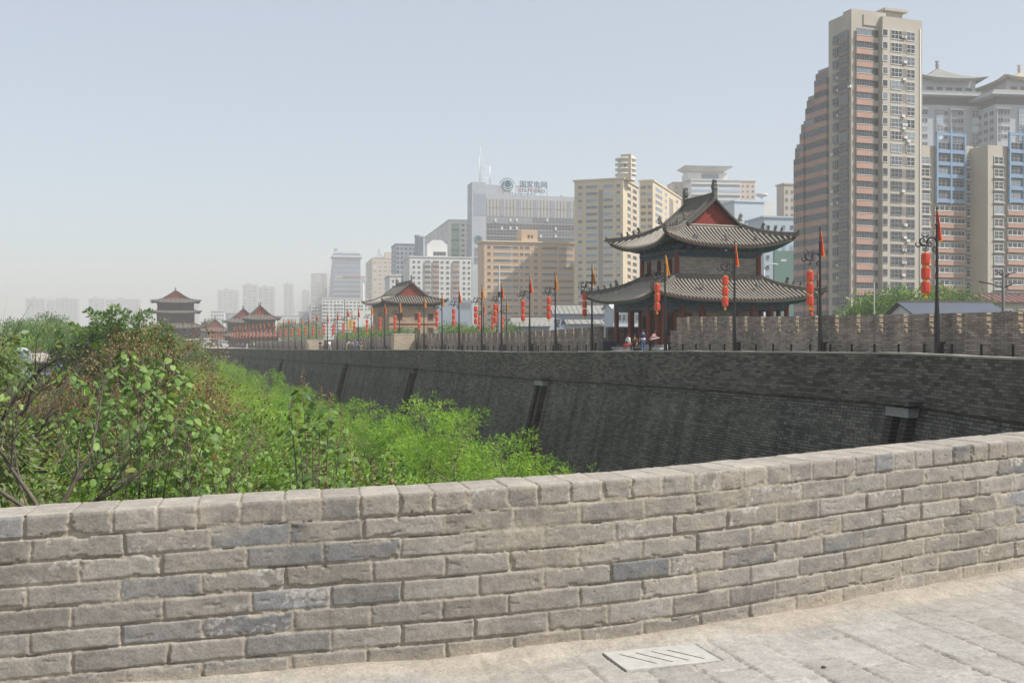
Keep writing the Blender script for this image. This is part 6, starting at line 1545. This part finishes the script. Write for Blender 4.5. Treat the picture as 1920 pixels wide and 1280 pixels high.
bare('pale twiggy bare tree top at the far left rising above the horizon', -14.5, 31.0, (0, 0, 11.0), 11.0, [(.6, 0, .7), (0, 0, 1), (-.3, 0, .8), (.9, 0, .5)], 1.5, 0.05, 4, 14, M_bark, nk=3, curl=0.6)
# pale leafy tree at the left edge
r = np.random.default_rng(5)
tree('pale_leaf_tree', 'pale green drooping tree cut by the left edge of the view', -9.3, 17.6, [(0, 0, 13.0, 1.1, 1.2, 1.5), (-.3, 0, 11.6, 1.3, 1.3, 1.2), (.25, 0, 12.2, .9, 1, 1.2), (.9, 0.2, 11.0, .8, .8, .7)], 70, 60, 0.30, 0.12, 'ovate', L_pale, 200, nb=30, droop=1.0)
# house roof in the trees
house('small house with ribbed tile roof among the trees at the left', 36, 92, 664, 678, 105, 6, M_bw, plain('ribbed tile roof', (0.42, 0.38, 0.32), 0.85, 0.15, 2), D=5, name='tiled_house', wins=3)
b = Bld('white_roof_hut', 'white roof hut with a domed cap beside the tiled house roof', 24, 44, 658, 100, 6, M_bgrey, D=2.0, cat='hut'); b.block()
mb = MB(); mb.lathe([(0, .35), (.35, .3), (.62, .12), (.7, 0), (0, 0)], (b.w/2, 1.0, b.H), 14); mb.build('cap', M_grey, b.e)
# ================================================================ lantern posts
M_lan = plain('red lantern cloth', (0.52, 0.055, 0.028), 0.45, 0.12, 6); M_gold = plain('gold trim', (0.62, 0.36, 0.04), 0.5, 0.1)
M_flr = plain('red flag cloth', (0.60, 0.03, 0.015), 0.7, 0.12, 6); M_fly = plain('orange flag cloth', (0.60, 0.20, 0.02), 0.7, 0.12, 6); M_flb = plain('yellow flag edge', (0.75, 0.48, 0.04), 0.7, 0.08)
M_lan.node_tree.nodes['Principled BSDF'].inputs['Transmission Weight'].default_value = 0.0
def scroll(mb, c, r0, turns, a0, s, w0, w1, seg=5, n=22):
    pts = []; rr = []
    for i in range(n):
        t_ = i/(n-1); a = a0+s*turns*2*math.pi*t_; r = r0*(1-t_)**0.9+0.02; pts.append((c[0]+r*math.cos(a), 0, c[1]+r*math.sin(a))); rr.append(w0*(1-t_)+w1*t_)
    mb.tube(pts, rr, seg); return pts[0]
pole = MB(); pole.lathe([(0.0, 0), (0.24, 0), (0.24, 0.04), (0.15, 0.06), (0.135, 0.5), (0.12, 1.9), (0.075, 3.2), (0.06, 5.9), (0.05, 6.35), (0.075, 6.38), (0.075, 6.46), (0.035, 6.5), (0.028, 7.15), (0.05, 7.2), (0.0, 7.32)], seg=8)
br_ = MB()
# dragon-shaped scroll bracket: S body, head and tail scrolls (local x points out over the walk)
br_.tube([(0.0, 0, 5.62), (0.12, 0, 5.78), (0.32, 0, 5.84), (0.50, 0, 5.74), (0.58, 0, 5.56), (0.50, 0, 5.40), (0.36, 0, 5.38), (0.30, 0, 5.48), (0.36, 0, 5.56)], [0.045, 0.05, 0.055, 0.055, 0.05, 0.045, 0.04, 0.03, 0.02], 5)
br_.tube([(0.0, 0, 5.40), (0.18, 0, 5.36), (0.24, 0, 5.22), (0.14, 0, 5.12), (0.05, 0, 5.18), (0.08, 0, 5.26)], [0.04, 0.04, 0.035, 0.03, 0.025, 0.02], 5)
br_.tube([(0.42, 0, 5.60), (0.62, 0, 5.42), (0.84, 0, 5.42), (0.98, 0, 5.56), (0.96, 0, 5.72), (0.80, 0, 5.76), (0.70, 0, 5.66)], [0.05, 0.06, 0.06, 0.05, 0.045, 0.04, 0.03], 5)
br_.tube([(0.86, 0, 5.46), (1.08, 0, 5.34), (1.20, 0, 5.40), (1.22, 0, 5.52), (1.14, 0, 5.55)], [0.045, 0.04, 0.035, 0.03, 0.02], 5)
br_.tube([(0.62, 0, 5.78), (0.50, 0, 5.92), (0.36, 0, 5.90)], [0.04, 0.03, 0.015], 4); br_.tube([(0.70, 0, 5.80), (0.86, 0, 5.90), (0.92, 0, 6.02)], [0.04, 0.03, 0.012], 4)
br_.tube([(0.58, 0, 5.42), (0.60, 0, 5.30), (0.74, 0, 5.26)], [0.03, 0.03, 0.015], 4); br_.tube([(0.66, 0, 5.40), (0.68, 0, 5.10)], 0.02, 4)
br_.box(0.55, 0.80, -0.03, 0.03, 5.16, 5.20)
jb = MB(); jb.box(-0.34, -0.20, -0.07, 0.07, 0.05, 0.75); jb.box(-0.42, -0.18, -0.09, 0.09, 0.75, 0.86); jb.box(-0.42, -0.34, -0.05, 0.05, 0.40, 0.50)
def flag_mb(seed, wide=1.0, fly=0.0):
    r = random.Random(seed); n = 9; cols = 7; rows = []
    for i in range(n):
        t_ = i/(n-1); row = []
        for j in range(cols):
            u = j/(cols-1); w = (0.06+0.30*t_**0.8)*wide; x = u*w*(1+fly*0.8); y = 0.06*math.sin(u*9+seed+t_*2)*(0.3+t_); z = 7.05-1.35*t_*(1-fly*0.45)-0.10*u*t_+fly*0.2*u; row.append((-x, y, z))
        rows.append(row)
    return rows
def flag_obj(parent, mat, seed, wide=1.0, fly=0.0):
    rows = flag_mb(seed, wide, fly); mb = MB(); mb.grid(rows, 0); mb.grid([[(x, y+0.006, z) for x, y, z in r] for r in rows], 0, flip=True)
    f = mb.build('flag', mat, parent)
    mb = MB(); mb.tube([rows[i][-1] for i in range(len(rows))]+[rows[-1][j] for j in range(5, -1, -1)], 0.022, 4); mb.build('flag_trim', M_flb, f); return f
def make_post(kind, seed, fly=0.0):
    e = empty('lantern_post', (0, 0, 0)); pole.build('pole', M_dark, e); br_.build('bracket', M_dark, e); jb.build('junction_box', M_dark, e)
    flag_obj(e, M_fly if kind else M_flr, seed, 1.0, fly); return e
ln = MB(); ln.lathe([(0.12, 0.0), (0.19, 0.03), (0.205, 0.10), (0.205, 0.46), (0.19, 0.53), (0.13, 0.56)], seg=8, sm=False)
cap_ = MB(); cap_.lathe([(0, 0.555), (0.135, 0.555), (0.12, 0.60), (0, 0.60)], seg=8); cap_.lathe([(0, 0.005), (0.135, 0.005), (0.12, -0.03), (0, -0.03)], seg=8)
def make_string():
    e = empty('lantern_string', (0, 0, 0))
    for q in range(3):
        o = ln.build('lantern', M_lan, e, (0, 0, 4.42-0.66*q)); cap_.build('lantern_cap', M_gold, o)
    mb = MB(); mb.tube([(0, 0, 5.15), (0, 0, 4.98)], 0.012, 4); mb.lathe([(0.0, 3.09), (0.05, 3.08), (0.06, 2.98), (0.09, 2.86), (0.0, 2.84)], seg=8); mb.build('tassel', M_gold, e); return e
protos = [make_post(0, 1), make_post(1, 2), make_post(0, 3, 0.5), make_post(1, 4, 0.3)]; strp = make_string()
used_p = [False]*4; used_s = False
ARM = -A; ARZ = math.atan2(ARM.y, ARM.x)
def put_post(x, y, z, kind, lab, lab2, grp='red lantern posts along the battlement', s=1.0, drop=0.0, rz=None):
    global used_s
    e = protos[kind] if not used_p[kind] else copy_tree(protos[kind]); used_p[kind] = True
    rz = ARZ if rz is None else rz
    e.location = (x, y, z); e.rotation_euler = (random.gauss(0, .004), random.gauss(0, .004), rz+random.gauss(0, .06)); e.scale = (s, s, s*random.uniform(.985, 1.015)); tag(e, lab, 'lantern post', grp)
    q = strp if not used_s else copy_tree(strp); used_s = True
    q.location = (x+0.67*s*math.cos(rz), y+0.67*s*math.sin(rz), z-drop); q.rotation_euler = (0, 0, random.uniform(0, 3)); q.scale = (s, s, s); tag(q, lab2, 'lantern string', 'red lantern strings')
PX = [(1757, 0), (1538, 0), (1377, 0), (1248, 1), (1110, 1), (1042, 1), (993, 0), (940, 0), (903, 1), (861, 0), (829, 1), (795, 1), (749, 1), (721, 0), (696, 3), (672, 0), (651, 2), (632, 0), (614, 0)]
near_lab = {0: 'in front of the blue-framed flats', 1: 'in front of the tallest tower', 2: 'in front of the pavilion gable side', 3: 'at the left corner of the pavilion porch', 4: 'by the litter bins left of the pavilion'}
pos = []
for i, (px, kd) in enumerate(PX):
    Y = 39.3/((px-960)/F+0.364)-1.2; pos.append((px, Y, kd))
Y = pos[-1][1]; i = 0
while Y < 372: Y += 8.9; i += 1; pos.append((None, Y, (0, 2, 0, 3)[i % 4]))
for i, (px, Y, kd) in enumerate(pos):
    p = Vector((line_out(Y), Y, 0))-A*0.75
    if px: p.x = (px-960)/F*p.y
    wh = near_lab.get(i, '')
    lab = 'tall black lantern post with %s pennant %s' % ('orange' if kd in (1, 3) else 'red', wh) if wh else 'tall black lantern post along the battlement, %s from the right' % ordn(i)
    lab2 = ('string of three red lanterns hanging %s' % wh) if wh else 'string of three red lanterns along the battlement, %s from the right' % ordn(i)
    put_post(p.x, p.y, float(walk_z(Y)), kd, lab, lab2, drop=(0.25 if i == 1 else 0))
for (px, Y, kd, w_) in ((1533, 92, 1, 'behind the right eave of the pavilion'), (950, 150, 1, 'behind the battlement, in front of the apricot block'), (907, 157, 0, 'behind the battlement, at the left end of the apricot block'), (932, 155, 0, 'behind the battlement, left of the street camera mast'), (728, 245, 1, 'behind the battlement, left of the brick bastion tower'), (704, 240, 3, 'behind the battlement, at the corner of the brick bastion tower'), (628, 300, 0, 'on the outer bastion beyond the strollers'), (604, 310, 2, 'on the outer bastion above the small brick pier')):
    put_post((px-960)/F*Y, Y, E-1.4-(Y-92)*0.004, kd, 'black lantern post '+w_, 'string of three red lanterns '+w_, 'lantern posts on the outer bastions')
for q in range(9):
    Y = 392+q*6; px = 398+q*5.2; put_post((px-960)/F*Y, Y, E-2.9, (0, 2)[q % 2], 'far lantern post crowded at the end of the walk, %s from the left' % ORD[q], 'far string of lanterns crowded at the end of the walk, %s from the left' % ORD[q], 'far lantern posts')
# ---- other masts behind the wall
def mast(name, label, px, ytop, d, r=0.12, mat=None, extra=None):
    p = W(px, 636, d); zt = W(px, ytop, d).z; e = empty(name, (p.x, p.y, 0), 0, label, 'mast'); mb = MB(); mb.tube([(0, 0, 0), (0, 0, zt*0.7), (0, 0, zt)], [r*1.3, r, r*0.7], 8); mb.build('pole', mat or M_gf, e)
    if extra: extra(e, zt, d)
    return e
def ex_cam(e, zt, d):
    s = d/F; mb = MB(); mb.box(-0.25, 0.25, -0.2, 0.2, zt-58*s, zt-50*s); mb.build('camera_box', M_dark, e)
    mb = MB(); mb.tube([(0, 0, zt-18*s), (5*s, 0, zt-17*s), (9*s, 0, zt-22*s)], 0.06, 5); mb.build('lamp_arm', M_gf, e)
mast('street_lamp', 'grey street camera mast with a curved arm in front of the apricot block', 936, 497, 170, 0.16, None, ex_cam)
def ex_lamp(e, zt, d):
    mb = MB(); mb.tube([(0, 0, zt-2.2), (0.8, 0, zt-1.6), (1.8, 0, zt-1.5)], 0.05, 5); mb.box(1.6, 2.3, -0.12, 0.12, zt-1.55, zt-1.42); mb.build('lamp_arm', M_gf, e)
mast('street_lamp', 'thin grey street lamp in front of the tallest tower foot', 1639, 530, 140, 0.10, None, ex_lamp)
def ex_tw(e, zt, d):
    mb = MB()
    for a, zz_, L_ in ((0, -0.9, 1.3), (0, -0.9, -1.7), (0, -0.2, .9), (0, -0.1, -.6)): mb.tube([(0, 0, zt+zz_-0.3), (L_*.5, 0, zt+zz_), (L_, 0, zt+zz_+0.15)], 0.06, 5)
    mb.build('lamp_arm', M_df, e)
mast('street_lamp', 'dark many-armed street lamp behind the battlement near the right edge', 1881, 508, 75, 0.13, M_df, ex_tw)
# swan-neck white lamp behind pavilion roof
mast('street_lamp', 'white swan-neck lamp showing beside the upper right column of the pavilion', 1433, 505, 110, 0.07, M_white, lambda e, zt, d: (lambda mb: (mb.tube([(0, 0, zt), (0.25, 0, zt+0.45), (0.8, 0, zt+0.6), (1.4, 0, zt+0.5)], 0.06, 5), mb.build('lamp_arm', M_white, e)))(MB()))

# ================================================================ people
def skinobj(name, nodes_, edges, mat, parent, sub=1):
    me = bpy.data.meshes.new(name); bm = bmesh.new(); ly = bm.verts.layers.skin.verify(); vs = []
    for i, (p, r) in enumerate(nodes_):
        v = bm.verts.new(p); v[ly].radius = (r, r*0.82) if isinstance(r, float) else r; v[ly].use_root = (i == 0); vs.append(v)
    for a, b in edges: bm.edges.new((vs[a], vs[b]))
    bm.to_mesh(me); bm.free(); me.materials.append(mat)
    o = bpy.data.objects.new(name, me); COL.objects.link(o); o.parent = parent
    o.modifiers.new('skin', 'SKIN').use_smooth_shade = True; m = o.modifiers.new('sub', 'SUBSURF'); m.levels = sub; m.render_levels = sub
    return o
M_skin = plain('skin', (0.45, 0.27, 0.19), 0.6, 0.05); M_hair = plain('black hair', (0.015, 0.013, 0.012), 0.6, 0.1)
def cl(name, c): return plain('cloth '+name, c, 0.85, 0.08, 8)
def make_person(pose='stand', shirt=None, trousers=None, skirt=False):
    """1.7 m figure; faces -y"""
    e = empty('person', (0, 0, 0)); P = {}
    lean = {'stand': 0.0, 'walk': 0.04, 'bend': 0.28, 'sit': 0.10}[pose]
    if pose == 'sit': hip = 0.45
    else: hip = 0.90
    P['pel'] = (0, 0, hip+0.04); P['wa'] = (0, -lean*0.25, hip+0.22); P['ch'] = (0, -lean*0.8, hip+0.42); P['nk'] = (0, -lean*1.25, hip+0.585); P['hd'] = (0, -lean*1.35-0.01, hip+0.665); P['top'] = (0, -lean*1.4-0.01, hip+0.76)
    for s, k in ((-1, 'l'), (1, 'r')):
        P['sh'+k] = (s*0.175, -lean*1.05, hip+0.50)
        P['el'+k] = (s*0.225, (-0.05 if pose != 'walk' else s*0.13)-lean*1.1, hip+0.23); P['wr'+k] = (s*0.21, (-0.12 if pose != 'walk' else s*0.17-0.12)-lean*1.3, hip+0.01)
        if pose == 'bend': P['el'+k] = (s*0.22, -0.40, hip+0.30); P['wr'+k] = (s*0.12, -0.58, hip+0.34)
        P['hi'+k] = (s*0.095, 0, hip)
        if pose == 'sit': P['kn'+k] = (s*0.11, -0.42, hip+0.02); P['an'+k] = (s*0.11, -0.44, 0.08)
        elif pose == 'walk': P['kn'+k] = (s*0.095, -0.12*s-0.04, 0.49); P['an'+k] = (s*0.09, -0.30*s+0.06, 0.09)
        else: P['kn'+k] = (s*0.10, -0.02, 0.49); P['an'+k] = (s*0.10, 0.02, 0.08)
        P['to'+k] = (P['an'+k][0]+s*0.02, P['an'+k][1]-0.15, 0.035); P['ha'+k] = (P['wr'+k][0], P['wr'+k][1]-0.03, P['wr'+k][2]-0.09)
    N = ['pel', 'wa', 'ch', 'nk', 'hd', 'top', 'shl', 'ell', 'wrl', 'hal', 'shr', 'elr', 'wrr', 'har', 'hil', 'knl', 'anl', 'tol', 'hir', 'knr', 'anr', 'tor']
    rad = dict(pel=.115, wa=.10, ch=.125, nk=.05, hd=.085, top=.07, shl=.06, shr=.06, ell=.04, elr=.04, wrl=.028, wrr=.028, hal=.03, har=.03, hil=.085, hir=.085, knl=.055, knr=.055, anl=.038, anr=.038, tol=.035, tor=.035)
    E_ = [('pel', 'wa'), ('wa', 'ch'), ('ch', 'nk'), ('nk', 'hd'), ('hd', 'top'), ('ch', 'shl'), ('shl', 'ell'), ('ell', 'wrl'), ('wrl', 'hal'), ('ch', 'shr'), ('shr', 'elr'), ('elr', 'wrr'), ('wrr', 'har'), ('pel', 'hil'), ('hil', 'knl'), ('knl', 'anl'), ('anl', 'tol'), ('pel', 'hir'), ('hir', 'knr'), ('knr', 'anr'), ('anr', 'tor')]
    skinobj('body', [(P[n], rad[n]) for n in N], [(N.index(a), N.index(b)) for a, b in E_], M_skin, e)
    S = ['pel', 'wa', 'ch', 'shl', 'ell', 'shr', 'elr']; sr = dict(pel=.135, wa=.12, ch=.148, shl=.078, shr=.078, ell=.056, elr=.056)
    skinobj('shirt', [(P[n], sr[n]) for n in S], [(0, 1), (1, 2), (2, 3), (3, 4), (2, 5), (5, 6)], shirt or cl('white', (.6, .6, .6)), e)
    T_ = ['pel', 'hil', 'knl', 'anl', 'hir', 'knr', 'anr']; tr = dict(pel=.125, hil=.10, hir=.10, knl=.07, knr=.07, anl=.052, anr=.052)
    skinobj('trousers', [(P[n], tr[n]) for n in T_], [(0, 1), (1, 2), (2, 3), (0, 4), (4, 5), (5, 6)], trousers or cl('dark', (.03, .035, .05)), e)
    h = Vector(P['hd']); mb = MB(); rows = []
    for i in range(7):
        th = R(8)+R(100)*i/6; rows.append([(h.x+0.098*math.sin(th)*math.cos(a), h.y+0.02+0.112*math.sin(th)*math.sin(a)+0.012, h.z+0.035+0.115*math.cos(th)) for a in [2*math.pi*q/12 for q in range(12)]])
    rows = [[(h.x, h.y+0.02, h.z+0.152)]*12]+rows; mb.grid(rows, closeu=True, flip=True); mb.build('hair', M_hair, e)
    return e
PP = {k: make_person(k) for k in ('stand', 'walk', 'bend', 'sit')}; PU = {k: False for k in PP}
def person(pose, x, y, z, rz, shirt, trousers, label, s=1.0, group=None):
    e = PP[pose] if not PU[pose] else copy_tree(PP[pose]); PU[pose] = True
    e.location = (x, y, z); e.rotation_euler = (0, 0, rz); e.scale = (s, s, s); tag(e, label, 'person', group)
    for o in e.children:
        nm = o.name.split('.')[0]
        if nm in ('shirt', 'trousers'): o.material_slots[0].link = 'OBJECT'; o.material_slots[0].material = shirt if nm == 'shirt' else trousers
    return e
navy = cl('navy', (.02, .025, .07)); jeans = cl('jeans', (.06, .11, .20)); pinkc = cl('pink', (.55, .30, .32)); blackc = cl('black', (.012, .012, .014)); whitec = cl('pure white', (.70, .70, .70)); greyc = cl('grey', (.30, .30, .32)); khaki = cl('khaki', (.28, .22, .12)); bluec = cl('blue', (.08, .16, .32)); redc = cl('red', (.42, .04, .05)); purple = cl('purple', (.12, .08, .30)); yellowc = cl('yellow green', (.55, .60, .05)); brownc = cl('brown', (.10, .06, .025))
def atp(px, Y): return (px-960)/F*Y
zf_ = float(walk_z(76))
person('stand', atp(1206, 74.5), 74.5, zf_+0.02, R(-150), navy, jeans, 'person in a navy top and blue jeans standing at the porch, seen from behind', 1.02)
person('bend', atp(1219, 75.2), 75.2, zf_+0.02, R(60), pinkc, blackc, 'person in a pale pink top leaning forward beside the one in jeans', 0.97)
mb = MB(); mb.box(-0.03, 0.55, -0.20, 0.20, 0, 0.02, M=Matrix.Rotation(R(-12), 4, 'Y')); tag(mb.build('open_map', whitec, None, (atp(1222, 75), 75.0, zf_+1.05), rz=0.3), 'white sheet of paper held out by the leaning person', 'paper')
person('sit', atp(1180, 77.5), 77.5, zf_+0.25, R(-60), whitec, redc, 'seated person in a white top and red trousers on the ramp edge', 0.95)
person('sit', atp(1192, 77.0), 77.0, zf_+0.15, R(-40), brownc, blackc, 'person in brown crouching between the seated one and the column', 1.0)
mb = MB(); mb.box(-.25, .25, -.15, .15, 0, .38); mb.box(-.22, .22, -.12, .12, .38, .45); tag(mb.build('bag', blackc, None, (atp(1196, 75), 75.0, zf_)), 'black travel bag on the ground beside the crouching person', 'bag')
G = 'people strolling on the wall'
WK = [('walk', 600, 168, blackc, blackc, 'stroller in black with a white shirt sleeve, left of the one in white'), ('walk', 618, 164, whitec, greyc, 'stroller in a white top next to the small brick pier'), ('bend', 650, 150, whitec, khaki, 'stroller in white leaning on the parapet edge'), ('walk', 661, 163, greyc, navy, 'stroller in a pale grey shirt, leftmost of three together'), ('walk', 670, 164, bluec, jeans, 'stroller in blue, middle of three together'), ('stand', 677, 164, navy, khaki, 'stroller in dark blue, rightmost of three together'),
 ('walk', 533, 285, whitec, whitec, 'lone far stroller all in white'), ('walk', 516, 290, navy, blackc, 'far stroller under the small teal umbrella'), ('stand', 512, 292, blackc, navy, 'far stroller beside the teal umbrella'), ('stand', 495, 295, khaki, khaki, 'far stroller in khaki, broad figure'), ('walk', 476, 300, yellowc, jeans, 'far stroller in a yellow-green top'), ('walk', 469, 300, purple, blackc, 'far stroller in a purple top'), ('walk', 463, 302, whitec, whitec, 'far stroller in white next to the purple top'), ('stand', 455, 305, greyc, blackc, 'far stroller in grey at the end of the group'),
 ('walk', 447, 318, redc, navy, 'distant figure in red'), ('walk', 441, 322, blackc, blackc, 'distant dark figure left of the red one'), ('stand', 431, 330, bluec, navy, 'distant figure in blue right of the white cart'), ('stand', 416, 335, whitec, blackc, 'distant figure in white left of the white cart'), ('walk', 403, 345, khaki, greyc, 'distant figure in khaki in the plaza crowd'), ('stand', 400, 350, whitec, navy, 'distant figure in white top and navy trousers in the crowd'), ('walk', 395, 350, pinkc, blackc, 'distant figure in pink in the crowd'), ('stand', 389, 352, bluec, blackc, 'distant figure in blue under the pale blue parasol'), ('walk', 384, 355, whitec, jeans, 'distant figure in white and jeans in the crowd'), ('stand', 379, 358, greyc, blackc, 'distant grey figure in the crowd'), ('walk', 374, 360, pinkc, greyc, 'distant figure in pale pink near the white parasol'), ('stand', 369, 362, blackc, navy, 'distant dark figure near the white parasol')]
for k, (ps, px, Y, sh, trs, lab) in enumerate(WK): person(ps, atp(px, Y), Y, float(walk_z(Y)), R(180 if k % 2 else 20)+k*0.7, sh, trs, lab, 1.0+0.03*math.sin(k*2), G)
mb = MB(); mb.lathe([(.152, 1.00), (.158, 1.02), (.158, 1.08), (.152, 1.10)], (0, 0, 0), 14); mb.build('waist_band', whitec, PP['stand'])
def umbrella(px, Y, z0, r, c, lab, hh=2.1):
    e = empty('parasol', (atp(px, Y), Y, z0), 0, lab, 'parasol'); mb = MB(); mb.tube([(0, 0, 0 if hh > 2.3 else 0.95), (0, 0, hh)], 0.025, 5); mb.build('stick', M_gf, e)
    mb = MB(); mb.lathe([(r, hh-0.32), (r*0.75, hh-0.16), (r*0.4, hh-0.04), (0.0, hh+0.04)], seg=10, sm=False); mb.lathe([(r, hh-0.33), (0.0, hh-0.02)], seg=10); mb.build('canopy', c, e)
umbrella(521, 290, float(walk_z(290)), 0.6, cl('teal', (.03, .30, .26)), 'small teal umbrella held over the far strollers')
umbrella(357, 368, float(walk_z(368)), 2.0, whitec, 'wide white parasol at the far left end of the walk', 2.7)
umbrella(391, 352, float(walk_z(352)), 1.1, cl('pale blue', (.35, .50, .62)), 'pale blue parasol in the distant crowd', 2.2)
e = empty('tour_cart', (atp(422, 345), 345, float(walk_z(345))), 0.2, 'white open-sided tour cart parked among the distant crowd', 'cart')
mb = MB(); mb.box(-0.9, 0.9, -1.8, 1.8, 0.35, 0.95); mb.box(-0.85, 0.85, -2.0, -1.4, 0.95, 1.2); mb.build('cart_body', whitec, e); mb = MB(); mb.box(-0.95, 0.95, -1.7, 1.9, 1.95, 2.05); mb.build('roof', whitec, e)
mb = MB(); mb.box(-0.8, 0.8, -1.45, -1.41, 1.2, 1.95); mb.build('windscreen', glass('dark'), e)
for sx_ in (-.85, .85):
    for sy_ in (-1.4, 1.6): mb = MB(); mb.tube([(sx_, sy_, .9), (sx_, sy_, 1.95)], .03, 4); mb.build('post', M_gf, e)
    for sy_ in (-1.2, 1.2): mb = MB(); mb.tube([(sx_-.08, sy_, .3), (sx_+.08, sy_, .3)], .3, 10); mb.build('wheel', M_dark, e)
# small yellow service hut and canopy at the end of the walk
e = empty('ticket_hut', (atp(388, 430), 430, float(walk_z(430))), 0.2, 'pale canopy hut at the far end of the walk below the small pavilions', 'hut')
mb = MB(); mb.box(-4, 4, -2, 2, 0, 2.6); mb.build('wall', M_beige, e); mb = MB(); mb.box(-4.6, 4.6, -2.6, 2.6, 2.6, 3.0); mb.build('roof', M_white, e)
# ================================================================ haze
m = bpy.data.materials.new('haze'); m.use_nodes = True; nt = m.node_tree
for n in list(nt.nodes):
    if n.type == 'BSDF_PRINCIPLED': nt.nodes.remove(n)
pvn = nt.nodes.new('ShaderNodeVolumePrincipled'); pvn.inputs['Color'].default_value = (0.90, 0.875, 0.85, 1)
pvn.inputs['Density'].default_value = HAZE; pvn.inputs['Anisotropy'].default_value = 0.15
nt.links.new(pvn.outputs[0], nt.nodes['Material Output'].inputs['Volume'])
mb = MB(); mb.box(-2600, 2600, -420, 3600, -1.0, 131); o = mb.build('haze', m, uv=False); tag(o, kind='stuff')
